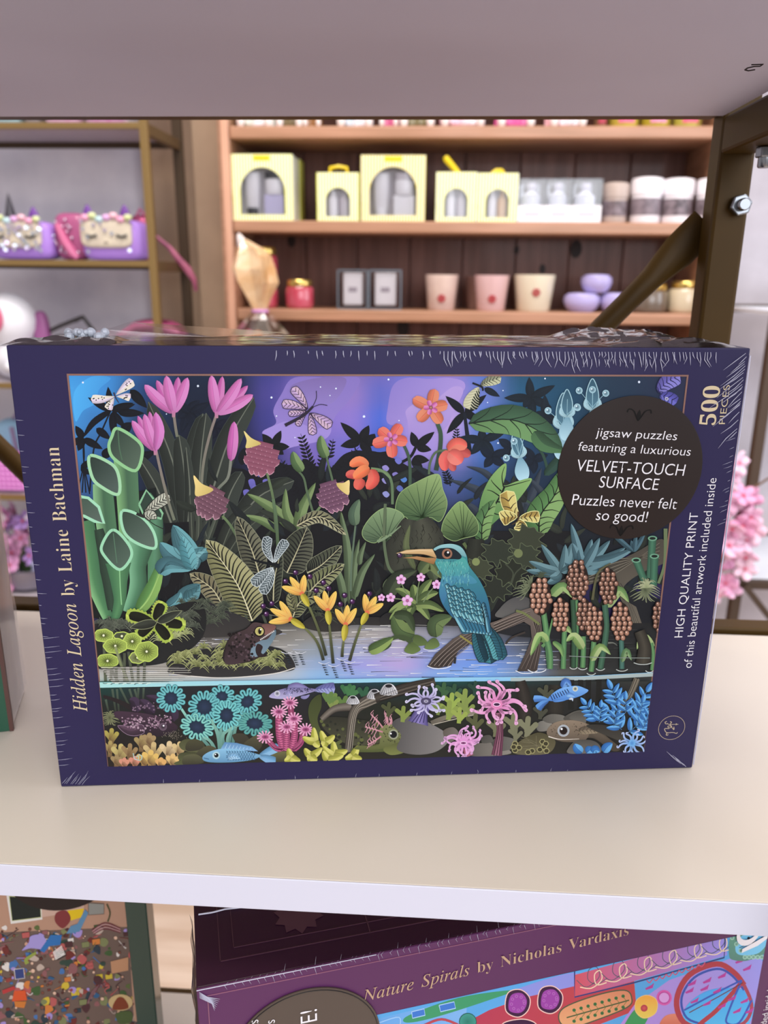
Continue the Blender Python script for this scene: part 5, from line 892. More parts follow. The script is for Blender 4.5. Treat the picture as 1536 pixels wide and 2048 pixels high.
    P.st([(180, 760), (220, 560), (320, 480)], 20, '#5a5a40', 10); P.leaf([(280, 820), (380, 690), (460, 780)], 44, '#6c9058', '#a0b87c', a=.4); reed([(275, 800), (285, 1000), (240, 1290)], 46, ('#2c4c3a', '#48705a', '#2c4a38'))
    reed([(190, 1080), (180, 1220), (170, 1310)], 40); reed([(400, 1060), (405, 1180), (405, 1290)], 38, ('#33584e', '#4f7c70', '#2c4c44')); reed([(110, 1040), (110, 1160), (105, 1280)], 40); reed([(30, 760), (40, 1000), (35, 1280)], 40, ('#26402e', '#3a5c44', '#223828'))
    P.leaf([(170, 1230), (240, 1120), (320, 1180)], 32, '#7c9c5c', '#b4c88c', a=.4); P.leaf([(110, 1140), (40, 1040), (-20, 1080)], 36, '#7c9c5c', '#b0c488', a=.4); P.leaf([(405, 1240), (440, 1150), (480, 1225)], 24, '#5f8458', '#8aa878'); P.leaf([(640, 1140), (570, 1050), (520, 1140)], 38, '#7c9c5c', '#aec488', a=.4); reed([(630, 1090), (645, 1180), (635, 1300)], 30); P.st([(300, 1090), (340, 1090), (370, 1110)], 14, '#6c7068', 4)
    P.band([(540, 1000), (580, 1120), (570, 1250)], [80, 100, 120], '#26241f', '#4a463d', '#26241f'); 
    berries(120, 880, 62, 130, 20, 1); berries(200, 950, 70, 136, 21); berries(302, 655, 70, 138, 20, 1); berries(398, 925, 76, 146, 21); berries(676, 890, 36, 110, 19, 1); berries(50, 615, 56, 130, 20, 1)
    P.lay()
    for x, y, w in ((565, 1245, 70), (240, 1290, 34), (405, 1296, 44), (170, 1325, 34), (105, 1285, 34), (35, 1280, 30), (615, 1305, 30)): P.st([(x - w, y - 4), (x - w * .4, y + 8), (x + w * .4, y + 8), (x + w, y - 4)], 6, '#c4ccc8', lay=0)
    P.st([(0, 1190), (240, 1200), (620, 1205)], 5, '#8a9490', lay=0)
    # ---------------- below the water line
    P.F(0, 0, 1)
    P.grid([200, 320, 450, 600, 740, 880, 1020, 1160, 1310], [1360, 1375, 1410, 1470, 1540], [['#1f4a44', '#22343c', '#20242e', '#1c3038', '#1c3c44', '#184440', '#1c3434', '#2a2f2e', '#333634'], ['#1a3a36', '#22262a', '#242328', '#22262c', '#1c2e30', '#1c3430', '#202824', '#26282a', '#2a2c2c'], ['#1e2422', '#242226', '#262529', '#252428', '#22261f', '#22261e', '#1f211d', '#222322', '#242424'], ['#241f20', '#25231f', '#26241f', '#252420', '#26241f', '#25241f', '#242320', '#252421', '#242322'], ['#2a231f', '#2a2620', '#2c2a22', '#2a2822', '#2a2822', '#2a2924', '#2a2824', '#2a2926', '#262625']], 4)
    P.poly([(195, 1362), (560, 1358), (760, 1354), (1160, 1350), (1310, 1342), (1310, 1350), (1160, 1358), (760, 1362), (560, 1366), (195, 1373)], '#a8dcd8', '#8cc4e8', ((200, 0), (700, 0)))
    P.poly([(1020, 1353), (1160, 1351), (1310, 1343), (1310, 1350), (1160, 1358), (1020, 1360)], '#a8b8b8')
    # dark trunk shadows and stems under water
    P.F(*K12)
    for x in (20, 90, 150, 230): P.st([(x, 450), (x - 6, 680)], 40, '#1b1c1a', 46)
    P.st([(520, 440), (470, 560), (380, 700)], 46, '#6a6458', 40); P.lay(); 
    for k in range(4): P.st([(505 + k * 9, 440), (455 + k * 9, 560), (375 + k * 9, 700)], 4, '#8c8474' if k % 2 else '#3f3a32', lay=0)
    P.F(*K11)
    P.band([(1070, 230), (1110, 420), (1080, 600)], [80, 120, 90], '#211e1b', '#37322d', '#1d1a18'); P.band([(1350, 260), (1340, 420), (1330, 560)], [120, 130, 120], '#24221e', '#33302a', '#1f1d1a')
    P.F(*K9)
    for x0, y0, x1, y1 in ((870, 520, 895, 690), (905, 520, 920, 690), (930, 510, 1010, 670), (1000, 520, 1040, 640), (1040, 520, 1075, 640), (1070, 510, 1065, 600), (1110, 510, 1105, 600), (820, 600, 840, 690)): P.st([(x0, y0), (x1, y1)], 17, '#4a5a4c', 13, '#33392f')
    # spotted dark fish
    P.tuft(850, 740, 70, 34, '#4c5038', '#a8ac80', 7, 0, 6.3, .2)
    P.st([(800, 575), (930, 620), (1080, 700)], 22, '#262022', 44)
    for pts, w in (([(1060, 700), (1040, 620), (1000, 600)], 44), ([(1190, 710), (1120, 640), (1080, 600)], 44), ([(1340, 770), (1290, 640), (1125, 570)], 54)): P.leaf(pts, w, '#2f2433', '#43344a', a=.45, b=.9)
    P.blob([(900, 690), (1060, 700), (1160, 715), (1280, 750), (1370, 810), (1300, 870), (1140, 890), (1040, 890), (920, 820), (960, 780), (890, 730)], '#2a2029', '#43303f', ((0, 880), (0, 700))); P.leaf([(1120, 820), (1010, 840), (910, 800)], 40, '#43323f', '#5a4254', a=.4, ol='#8c7488', ow=4)
    P.lay()
    for i in range(120):
        x = R.uniform(930, 1320); y = 720 + R.uniform(0, 130) * (1 - abs(x - 1120) / 420); P.circ(x, y, R.uniform(4, 9), '#8a6c80' if i % 3 else '#b49aa8', n=8)
    for i in range(40): x = R.uniform(1010, 1300); P.circ(x, 690 - 90 * sin((x - 980) / 340 * pi) * R.uniform(.1, .8), R.uniform(3, 8), '#7a6478', n=7)
    P.circ(1258, 808, 30, '#6c5868', '#16121a'); P.circ(1262, 800, 7, '#f0ecf4')
    for i in range(50): x = 1330 + R.gauss(0, 40); y = 880 + R.gauss(0, 18); P.st([(x, y), (x + R.uniform(-14, 14), y - 10)], 3, '#7c7468')
    # corals at the lower left
    def coral(cx, cy, segs, w, c, c2='#6a5038'):
        for s_ in segs: P.st([(cx + a_, cy + b_) for a_, b_ in s_], w, c2, w, c); P.circ(cx + s_[-1][0], cy + s_[-1][1], w / 2, c, n=12)
    Y3 = lambda s: [[(0, 0), (0, -60 * s), (-46 * s, -120 * s)], [(0, -60 * s), (6 * s, -140 * s)], [(0, -40 * s), (50 * s, -110 * s)]]
    for cx, cy, s, c, w in ((860, 960, .9, '#a89c50', 34), (850, 1040, .8, '#a8945c', 32), (930, 1110, 1.1, '#c0b070', 40), (1000, 1090, 1.0, '#9a8058', 34), (1090, 1000, .8, '#a08c5c', 36), (1150, 970, .7, '#a08860', 40), (1180, 1110, 1.2, '#c8b07c', 40), (1300, 1090, 1.1, '#d8c094', 42), (1380, 1050, .8, '#d0b884', 38), (900, 1120, .6, '#9a845c', 34), (960, 1130, .5, '#d09078', 34), (1040, 1130, .6, '#d08c78', 34), (1110, 1130, .8, '#c8a45c', 40), (1160, 1130, .9, '#dcb868', 42), (1330, 1130, .7, '#dcb878', 40), (1240, 1130, .5, '#d8a868', 40)): coral(cx, cy, Y3(s), w, c)
    P.blob([(1380, 940), (1440, 900), (1560, 920), (1560, 1000), (1420, 990)], '#4c4e34', '#5c5e40'); P.blob([(1390, 1010), (1500, 1000), (1560, 1040), (1480, 1070), (1380, 1060)], '#43452f', '#565a3c'); P.blob([(1340, 1090), (1420, 1060), (1480, 1090), (1440, 1115)], '#54583a')
    P.st([(1030, 1010), (1040, 1050), (1060, 1060)], 6, '#a8d0cc'); P.st([(1070, 1020), (1095, 1030), (1090, 1060), (1062, 1062)], 6, '#a8d0cc'); P.st([(1048, 1040), (1070, 1030), (1070, 1056)], 5, '#a8d0cc')
    # ruffled turquoise rings
    def ruffle(cx, cy, rx, ry, n, a0, stem, c='#6cb8bc'):
        if stem: P.st(stem, 26, '#4a6f68', 18, '#8cc8b8')
        P.circ(cx, cy, rx * .8, '#15222e', '#2c3a54', ry=ry * .8, a=a0)
        pts = []
        for i in range(n * 12 + 1):
            t = 2 * pi * i / (n * 12); m_ = .82 + .26 * sin(t * n); tw = -.62 / n * sin(2 * t * n); x = rx * m_ * cos(t + tw); y = ry * m_ * sin(t + tw); pts.append((cx + x * cos(a0) - y * sin(a0), cy + x * sin(a0) + y * cos(a0)))
        P.st(pts, 19, '#3a777e', smooth=0); P.st(pts, 12, c, smooth=0)
    P.F(*K10)
    for bx_, x1 in ((240, 740), (210, 700), (170, 600), (300, 650), (330, 690)): pass
    ruffle(250, 345, 88, 78, 10, 0, [(270, 720), (240, 600), (250, 420)]); ruffle(445, 385, 102, 86, 11, -.5, [(330, 720), (360, 560), (420, 460)]); ruffle(-140, 360, 100, 96, 12, .2, [(180, 760), (60, 620), (-60, 440)]); ruffle(500, 552, 122, 84, 13, .1, [(300, 720), (330, 590), (400, 560)], '#5fa49c'); ruffle(115, 425, 112, 112, 13, .4, [(230, 740), (220, 620), (140, 500)]); ruffle(285, 490, 98, 108, 12, 0, [(250, 740), (260, 640), (285, 580)], '#74c4c4'); ruffle(60, 580, 118, 90, 12, .35, [(200, 760), (170, 700), (110, 640)], '#84c8bc')
    for pts in ([(230, 750), (215, 640), (170, 520)], [(240, 750), (250, 650), (330, 580)], [(200, 770), (160, 690), (110, 660)], [(300, 740), (290, 670), (320, 590)]): P.st(pts, 24, '#5a857a', 16, '#84b8a8')
    # stones left
    for pts, c in (([(-20, 700), (40, 670), (110, 700), (90, 750), (-20, 760)], '#4c4a34'), ([(70, 760), (150, 720), (220, 760), (160, 810), (60, 800)], '#55533c'), ([(-40, 800), (60, 790), (110, 850), (-40, 870)], '#5c5c42'), ([(330, 640), (420, 630), (460, 690), (380, 720)], '#3f3b30'), ([(420, 700), (520, 640), (560, 700), (520, 760), (440, 730)], '#54503c'), ([(620, 800), (700, 760), (800, 780), (760, 850), (640, 850)], '#6c6a44')): P.blob(pts, c, '#36342a')
    # blue scaled fish
    P.leaf([(530, 800), (600, 770), (690, 725)], 34, '#6a9cc4', '#8cbce0', a=.7, b=.2); P.leaf([(530, 800), (590, 820), (660, 845)], 34, '#6a9cc4', '#84b4dc', a=.7, b=.2); P.poly([(240, 745), (270, 695), (360, 700), (480, 730), (525, 765), (380, 755)], '#5a88b4', '#84b0d8'); P.lay()
    for k in range(9): P.st([(270 + k * 28, 750), (290 + k * 26, 706 + k * 5)], 5, '#b4d4ec', 2, lay=0)
    P.blob([(105, 800), (160, 765), (250, 745), (380, 750), (500, 780), (545, 800), (480, 830), (340, 848), (180, 850), (110, 835)], '#5f8fb4', '#88bcdc', ((0, 850), (0, 750)))
    P.lay()
    for r_ in range(4):
        for k in range(11): x = 290 + k * 20 + (10 if r_ % 2 else 0); y = 770 + r_ * 18; P.st([(x - 8, y - 8), (x + 4, y), (x - 8, y + 8)], 5, '#2f5478', lay=0, n=2)
    P.leaf([(290, 815), (340, 800), (390, 820)], 26, '#88b8dc', '#a8d0ec', ribs=5, rc='#4a7aa4', rw=4); P.circ(205, 795, 30, '#9cc8d8', '#dce8e0'); P.circ(206, 795, 17, '#14181c'); P.circ(200, 789, 5, '#fff'); P.st([(110, 815), (150, 825)], 5, '#33587c')
    # lilac fish
    P.leaf([(950, 300), (1030, 285), (1115, 285)], 46, '#6c6ea8', '#9ca4d4', a=.8, b=.12, ribs=6, rc='#4a4c84', rw=5); P.leaf([(750, 275), (830, 260), (920, 290)], 22, '#7c74a8', '#8c88b8'); P.leaf([(850, 350), (890, 350), (920, 330)], 14, '#8c88b8')
    P.blob([(610, 345), (660, 305), (760, 278), (880, 278), (970, 290), (960, 305), (860, 335), (760, 362), (660, 362)], '#b0aad0', '#6f6a98', ((0, 350), (0, 280))); P.lay()
    for i in range(60): x = R.uniform(720, 940); P.circ(x, R.uniform(284, 330 - (x - 720) * .1), 4, '#2c2844', n=7)
    P.circ(672, 322, 22, '#d4d4e4', '#26243a'); P.leaf([(740, 325), (760, 320), (785, 330)], 20, '#a09cc8', '#c0bce0', ribs=4, rc='#6c68a0', rw=4)
    # pink tube worms
    for pts, w in (([(685, 480), (690, 640), (720, 760)], 56), ([(775, 420), (780, 500)], 44), ([(800, 520), (805, 640), (780, 760)], 54), ([(745, 600), (740, 760)], 54), ([(870, 620), (850, 700), (800, 750)], 46), ([(600, 680), (660, 740), (700, 750)], 40)):
        P.band(pts, [w, w], '#8c3a62', '#d06c94', '#8c3a62'); pp = catmull(pts, False, 8) if len(pts) > 2 else [tuple(Vector(pts[0]).lerp(Vector(pts[1]), t / 10)) for t in range(11)]; P.lay()
        for q in pp: P.st([(q[0] - w * .42, q[1] - 4), (q[0], q[1] + 4), (q[0] + w * .42, q[1] - 4)], 4, '#5a2040', lay=0, n=2)
    for cx, cy in ((768, 393), (685, 462), (800, 515), (745, 578), (890, 598), (580, 655)):
        P.lay()
        for k in range(13): a_ = k * .483; P.st([(cx + cos(a_) * 20, cy + sin(a_) * 12), (cx + cos(a_) * 64, cy + sin(a_) * 50)], 13, '#d080ac', 11, '#e8b0cc', lay=0)
        P.circ(cx, cy, 26, '#b05a86', '#582444', ry=16)
    # mossy log, yellow stars, driftwood
    P.blob([(910, 480), (930, 380), (1000, 330), (1010, 420), (980, 520), (1020, 620), (1120, 700), (1260, 740), (1500, 700), (1536, 760), (1300, 770), (1100, 740), (960, 620)], '#3c4426', '#545c34'); P.blob([(1000, 540), (1080, 500), (1300, 520), (1450, 560), (1500, 680), (1260, 720), (1080, 640)], '#2c2c24', '#4a4a38'); P.lay()
    for i in range(60): P.circ(R.uniform(1000, 1500), R.uniform(520, 740), R.uniform(6, 16), '#5c6238' if i % 2 else '#262820', n=8)
    for cx, cy, c in ((1200, 290, '#3a6a44'), (1230, 300, '#427448'), (1090, 360, '#6a8444'), (1170, 380, '#5c7840'), (1330, 310, '#2f5a40'), (1100, 410, '#7c8c4c'), (1060, 350, '#5f7c44')): coral(cx, cy + 30, [[(0, 0), (-30, -50)], [(0, 0), (26, -56)], [(0, 10), (50, -20)]], 34, c, c)
    P.band([(1010, 520), (1110, 440), (1240, 420)], [40, 54, 70], '#4a443c', '#7c746a', '#3a342e'); P.band([(1560, 310), (1360, 380), (1260, 460), (1230, 620), (1210, 770)], [70, 90, 70, 60, 50], '#4c463e', '#80786c', '#2e2a26'); P.lay()
    for k in range(6): P.st([(1540, 300 + k * 10), (1360, 350 + k * 14), (1250 + k * 6, 470), (1205 + k * 8, 740)], 4, '#9c9486' if k % 2 else '#2c2824', lay=0)
    def barn(cx, cy, r): P.blob([(cx - r, cy + r * .5), (cx - r * .6, cy - r * .4), (cx, cy - r * .65), (cx + r * .6, cy - r * .4), (cx + r, cy + r * .5), (cx, cy + r * .7)], '#8c8c90', '#dcdce0', ((cx - r, 0), (cx, 0))); P.lay(); [P.st([(cx + k * r * .14, cy - r * .35), (cx + k * r * .3, cy + r * .6)], 4, '#4c4c50', lay=0) for k in range(-3, 4)]; P.circ(cx, cy - r * .38, r * .4, '#202024', ry=r * .2)
    barn(1250, 370, 50); barn(1415, 325, 58); barn(1520, 290, 62)
    P.F(*K11); P.band([(-40, 360), (180, 290), (420, 230)], [70, 90, 60], '#26221f', '#4c453e', '#1e1b18'); barn(65, 290, 68); P.lay()
    for k in range(5): P.st([(0, 340 + k * 10), (200, 270 + k * 14), (400, 220 + k * 10)], 4, '#6c645a' if k % 2 else '#171513', lay=0)
    P.F(*K10)
    for cx, cy, tips in ((960, 690, [(950, 580), (865, 655), (1000, 720)]), (1040, 690, [(1005, 605), (1110, 640), (1020, 730)]), (1110, 780, [(1100, 685), (1210, 755), (1080, 820)]), (930, 800, [(880, 740), (1015, 735), (900, 830), (980, 830)]), (780, 810, [(755, 740), (725, 835), (850, 835)]), (1100, 800, [(1020, 725), (1180, 790), (1120, 835)]), (1250, 800, [(1290, 720), (1190, 815), (1320, 820)]), (1060, 830, [(1020, 760), (1160, 800)])):
        for t in tips: P.leaf([(cx, cy), ((cx + t[0]) / 2, (cy + t[1]) / 2 + 8), t], 30, '#a8a848', '#d8d474', a=.2, b=.6)
    # green amphibian with pink gills
    P.F(540, 1320, 5.908)
    P.blob([(1290, 800), (1380, 745), (1480, 745), (1560, 800), (1760, 870), (1740, 900), (1560, 960), (1420, 1010), (1300, 1030), (1150, 1040), (1000, 1030), (1050, 990), (1280, 980)], '#5c6238', '#7c7f54', ((0, 1040), (0, 740))); P.blob([(1340, 1020), (1560, 940), (1660, 930), (1600, 1060), (1420, 1100)], '#4c5030', '#7a8048')
    P.lay()
    for i in range(50): P.circ(R.uniform(1340, 1640), R.uniform(760, 960), R.uniform(4, 9), '#3a3c26', n=7)
    P.circ(1455, 858, 58, '#a4a890', '#15161a'); P.circ(1455, 858, 42, '#15161a'); P.circ(1425, 848, 10, '#fff'); P.st([(1560, 900), (1660, 890), (1745, 880)], 7, '#2f3120')
    for b_, t, n in (((1330, 780), (1190, 620), 4), ((1330, 830), (1120, 770), 4), ((1310, 880), (1150, 980), 4), ((1390, 745), (1360, 600), 3), ((1430, 740), (1420, 640), 2)):
        P.st([b_, ((b_[0] + t[0]) / 2 + 10, (b_[1] + t[1]) / 2), t], 20, '#b87c84', 8, '#e0a8b4'); P.lay()
        for k in range(n): q = Vector(b_).lerp(Vector(t), .35 + .17 * k); P.st([tuple(q), (q.x - 20, q.y - 30), (q.x - 16 + 30 * (k % 2), q.y - 70)], 12, '#d098a4', 4, lay=0); P.st([tuple(q), (q.x - 10, q.y + 30), (q.x - 30, q.y + 60)], 12, '#d098a4', 4, lay=0)
    # stones middle
    P.F(*K11)
    for pts, c1, c2 in (([(90, 560), (140, 510), (260, 500), (420, 570), (530, 660), (440, 760), (280, 790), (130, 750), (160, 640)], '#4c4a4a', '#85817f'), ([(480, 610), (560, 580), (600, 640), (520, 700)], '#5c544c', '#77706a'), ([(700, 720), (860, 700), (1000, 780), (700, 800)], '#5a5650', '#8a847c'), ([(850, 690), (930, 650), (1040, 680), (1020, 740), (900, 760)], '#4a4844', '#6f6c66'), ([(1195, 560), (1240, 530), (1310, 545), (1290, 600), (1210, 610)], '#66645e', '#8a877e'), ([(1240, 520), (1300, 480), (1400, 490), (1420, 530), (1300, 550)], '#54524c', '#74716a'), ([(1400, 520), (1480, 460), (1560, 460), (1560, 560)], '#4c4a44', '#6a6760'), ([(780, 650), (840, 640), (860, 690), (780, 700)], '#45433f', '#5a5852')): P.blob(pts, c1, c2, (pts[0], pts[len(pts) // 2]))
    P.st([(390, 550), (520, 500), (760, 460)], 40, '#5f594e', 30, '#8a8274'); P.st([(400, 560), (560, 520), (740, 480)], 6, '#b8b0a0')
    for cx, cy, c, s in ((480, 310, '#3a5c3c', 1), (560, 320, '#2f4f3a', 1), (640, 380, '#82944c', 1.2), (540, 400, '#93a850', 1.1), (720, 290, '#284438', .9), (520, 470, '#87984c', 1.2), (650, 450, '#7f8f4c', 1.1), (170, 490, '#7f8e48', 1.0), (720, 560, '#55583a', 1.1), (880, 600, '#6f7054', 1.2), (1010, 570, '#77785c', 1.2), (1120, 600, '#7c7c62', 1.3), (1030, 640, '#74745c', .9), (600, 500, '#94a450', 1), (1260, 330, '#4a4c3c', 1), (1220, 470, '#45463a', .9), (60, 450, '#4a4f34', .9), (860, 280, '#26403a', .8), (440, 440, '#6f8044', .8)): coral(cx, cy + 30, [[(0, 20 * s), (0, -30 * s), (-44 * s, -70 * s)], [(0, -10 * s), (8 * s, -90 * s)], [(0, 0), (52 * s, -54 * s)]], 32 * s, c, c)
    # anemones
    def anem(cx, cy, n, r0, r1, c1, c2, w, core, squash=1.0, seed=0, curl=1.0):
        rr = random.Random(seed); P.lay()
        for k in range(n):
            a_ = 2 * pi * k / n + rr.uniform(-.12, .12); L_ = rr.uniform(r0, r1); b_ = rr.choice((-1, 1)) * .5 * curl; pts = []
            for i in range(6): t = i / 5; an = a_ + b_ * sin(t * 4.2) * t; pts.append((cx + cos(an) * L_ * t, cy + sin(an) * L_ * t * squash))
            q = pts[-1]; an = a_ + b_ * 2.6; pts += [(q[0] + cos(an) * w * .6, q[1] + sin(an) * w * .6), (q[0] + cos(an + b_ * 3) * w * .95, q[1] + sin(an + b_ * 3) * w * .95)]
            P.st(pts, w * 1.15, c1, w * .34, c2, n=4, lay=1 if k % 3 == 0 else 0)
        P.circ(cx, cy, core, c1, ry=core * .75); P.circ(cx, cy, core * .55, '#2a1f30', ry=core * .36, ol='#e8d8ec', w=4)
    P.band([(345, 400), (310, 480), (290, 550)], [80, 110, 160], '#4c4478', '#8c80bc', '#4a4274'); P.lay()
    for k in range(5): P.st([(330 + k * 6, 430), (240 + k * 30, 545)], 7, '#352e5c', lay=0)
    anem(350, 380, 17, 110, 165, '#9890c4', '#dcd8f0', 20, 34, .85, 3, .6); P.circ(350, 380, 40, '#38334c', '#6c6488', ry=28); P.circ(350, 380, 16, '#c8c4dc', '#2a2438', ry=11)
    P.band([(895, 470), (915, 600), (890, 795)], [60, 50, 84], '#54243c', '#a06c80', '#54243c'); P.lay()
    for k in range(-1, 2): P.st([(900 + k * 14, 480), (916 + k * 12, 600), (890 + k * 22, 795)], 6, '#3a1828', lay=0)
    anem(890, 405, 20, 130, 235, '#d078b0', '#f0bce0', 28, 40, .80, 8, .8); P.circ(890, 405, 44, '#e48cbc', '#c05c94', ry=36); P.circ(890, 405, 26, '#3c2040', ry=14, ol='#f4c8e8', w=6)
    P.band([(660, 740), (680, 800)], [60, 70], '#8c4a60', '#b06c80', '#8c4a60'); anem(640, 690, 18, 90, 175, '#c878b8', '#ecc0e8', 20, 34, .75, 21, .9)
    for k in range(10): a_ = k * .62; P.st([(640, 700), (640 + cos(a_) * 50, 690 + sin(a_) * 60), (640 + cos(a_) * 70, 720 + sin(a_) * 70)], 20, '#d88ac8', 14, '#e8b0dc')
    P.circ(636, 700, 24, '#b05a98', '#3c1c3c', ry=12, ol='#f0d0ec', w=5)
    # mudskipper and honeycomb
    P.blob([(1010, 760), (1060, 690), (1200, 620), (1300, 650), (1340, 700), (1280, 780), (1080, 790)], '#4a4630', '#68624a')
    for i in range(80): P.st([(R.uniform(1060, 1260), R.uniform(640, 760)), (R.uniform(1060, 1260), R.uniform(640, 760))], 1.5, '#8a8468') if i % 9 == 0 else None
    for cx, cy in ((1030, 705), (1060, 735), (1030, 755), (1240, 690), (1250, 730), (1220, 750), (1270, 760), (1160, 760), (1130, 770), (1020, 730), (1265, 705)): P.circ(cx, cy, 26, '#9a9468', ry=24, n=6); P.circ(cx, cy, 18, '#26241a', '#4c4630', ry=16, n=6)
    P.F(*K12)
    P.blob([(-95, 830), (-40, 770), (40, 755), (180, 800), (300, 890), (390, 970), (330, 990), (200, 900), (120, 890), (20, 890), (-60, 880)], '#4a4238', '#75695a', ((0, 900), (0, 760)))
    P.F(*K11)
    P.blob([(1275, 600), (1330, 545), (1430, 525), (1560, 545), (1600, 600), (1560, 680), (1400, 690), (1290, 650)], '#5f5448', '#8c7c6a', ((0, 690), (0, 530))); P.st([(1285, 650), (1380, 672), (1520, 668)], 8, '#e0d8cc', 3); P.lay()
    for i in range(60): P.circ(R.uniform(1300, 1580), R.uniform(550, 640), R.uniform(2, 5), '#463c32', n=6)
    P.circ(1400, 605, 46, '#b4bcc4', '#3a2c26'); P.circ(1400, 605, 30, '#2a1c18', '#0e0a0a'); P.circ(1386, 592, 8, '#fff')
    P.F(*K12)
    P.leaf([(70, 840), (150, 830), (220, 850)], 32, '#6c6052', '#94866f', ribs=5, rc='#3c342a', rw=4); P.blob([(0, 960), (60, 910), (180, 910), (240, 960), (220, 1010), (0, 1010)], '#4c4a46', '#6f6c66'); P.blob([(130, 800), (260, 790), (400, 840), (420, 920), (300, 880)], '#33312d', '#45423c')
    P.blob([(0, 740), (60, 690), (140, 700), (100, 760)], '#4c4a45', '#66635c')
    # striped blue fish
    P.F(*K11)
    P.leaf([(1290, 370), (1230, 360), (1168, 362)], 26, '#4c7cc0', '#6ca4e4', a=.7, b=.15); P.leaf([(1290, 375), (1240, 400), (1200, 440)], 28, '#4470b4', '#6098dc', a=.7, b=.15); P.leaf([(1390, 280), (1420, 230), (1460, 265)], 30, '#4a78c0', '#74a8e8')
    P.blob([(1280, 370), (1330, 310), (1400, 275), (1500, 262), (1560, 280), (1590, 300), (1540, 335), (1460, 362), (1360, 378)], '#4a80cc', '#7cb4f0', ((0, 380), (0, 260))); P.lay()
    for k in range(8): P.st([(1300 + k * 18, 335 - k * 7), (1318 + k * 18, 372 - k * 8)], 7, '#20305c', lay=0)
    P.circ(1490, 285, 20, '#e0e4d0', '#15181c'); P.leaf([(1420, 335), (1450, 330), (1490, 345)], 18, '#5c90d8', '#8cc0f4'); P.leaf([(1320, 380), (1370, 375), (1420, 370)], 10, '#5a90d8'); P.leaf([(1440, 365), (1465, 360), (1470, 380)], 9, '#c8d8ec')
    # blue leafy plants
    P.F(*K12)
    def sprig(bx_, by_, tx, ty, n, ln):
        P.st([(bx_, by_), (tx, ty)], 7, '#4a6c8c', 4); dx, dy = tx - bx_, ty - by_; l = sqrt(dx * dx + dy * dy); dx /= l; dy /= l
        for i in range(n):
            t = (i + .3) / n; x = bx_ + (tx - bx_) * t; y = by_ + (ty - by_) * t
            for s in (-1, 1): q = ln * (1 - .25 * t); P.leaf([(x, y), (x + (-dy * s * .8 + dx * .6) * q, y + (dx * s * .8 + dy * .6) * q)], q * .19, '#3a78c0', '#6cb4f0', a=.55, b=.8, mid='#1f3f6c', mw=4)
        P.leaf([(tx, ty), (tx + dx * ln * .8, ty + dy * ln * .8)], ln * .2, '#3a78c0', '#6cb4f0', a=.55, b=.8)
    sprig(220, 760, 130, 640, 4, 92); sprig(375, 640, 325, 520, 3, 110); sprig(400, 830, 300, 690, 3, 110); sprig(340, 800, 370, 650, 3, 92); sprig(470, 740, 590, 540, 4, 110); sprig(450, 850, 590, 740, 3, 110); sprig(520, 780, 560, 620, 3, 92); sprig(230, 770, 240, 660, 3, 80); sprig(430, 700, 430, 600, 2, 90); sprig(560, 820, 620, 690, 3, 90)
    for pts in ([(100, 1005), (60, 970), (40, 935)], [(130, 1005), (160, 980), (180, 965)], [(180, 1005), (200, 980), (235, 995)], [(260, 1000), (290, 960), (330, 930)]): P.leaf(pts, 36, '#3a78c0', '#6cb4f0', mid='#1f3f6c', mw=4)
    anem(480, 930, 13, 80, 125, '#5c9cdc', '#c8d4f8', 18, 24, .85, 33, .5); P.circ(480, 930, 26, '#78b8ec', '#4a88d0')
    # gentle pencil texture lines of the painted water, left
    P.F(*K9); P.lay()
    for i in range(16): y = 345 + i * 8; P.st([(780 + i * 6, y), (1000, y + R.uniform(-3, 5)), (1300 + R.uniform(0, 200), y + 4)], 4, '#e4e2da' if i % 2 else '#6a6864', 2, lay=0)
    for i in range(12): P.st([(800 + i * 30, 470 + (i % 3) * 6), (815 + i * 30, 474), (835 + i * 30, 470)], 5, '#eaf0e4' if i % 2 else '#33352f', 2, lay=0)
paint_lagoon(INK)

INK.build('artwork_print', m_ink, bx, 'printed picture of a night lagoon above and below the water')
a0, a1, a2, a3 = ART
fr = MB()
for q in (((a0 - .0007, -2.5e-4, a2 - .0007), (a1 + .0007, 0, a2)), ((a0 - .0007, -2.5e-4, a3), (a1 + .0007, 0, a3 + .0007)), ((a0 - .0007, -2.5e-4, a2), (a0, 0, a3)), ((a1, -2.5e-4, a2), (a1 + .0007, 0, a3))): fr.box(*q)
fr.build('border_line', mat('copper_ink', '#8a6458', .4), bx, label='thin copper line around the picture')
def fpt(px, py): return bf(px, py)
# title along the left edge, read upwards
tb = fpt(175, 1422); te = fpt(118, 893)
tl = sqrt((te[0] - tb[0]) ** 2 + (te[1] - tb[1]) ** 2); ta = atan2(te[1] - tb[1], te[0] - tb[0])
HL = 'Hidden Lagoon '; AU = 'by Laine Bachman'
def run_w(t, k): return sum(260 if ch == ' ' else GL[k][ch][0] + 6 for ch in t)
w1, w2 = run_w(HL, 'i'), run_w(AU, 'b'); f1 = w1 / (w1 + w2)
outline_mesh('title_lettering', serif_polys([(HL + ' ', 'i')], .0126, tb, ta, 6, tl * f1 * (w1 + 260) / w1), m_gold, bx, 'gold italic serif title running up the side')
outline_mesh('author_lettering', serif_polys([(AU, 'b')], .0126, (tb[0] + tl * f1 * cos(ta), tb[1] + tl * f1 * sin(ta)), ta, 6, tl * (1 - f1)), m_gold, bx, 'gold upright serif byline', offset=-.00012)
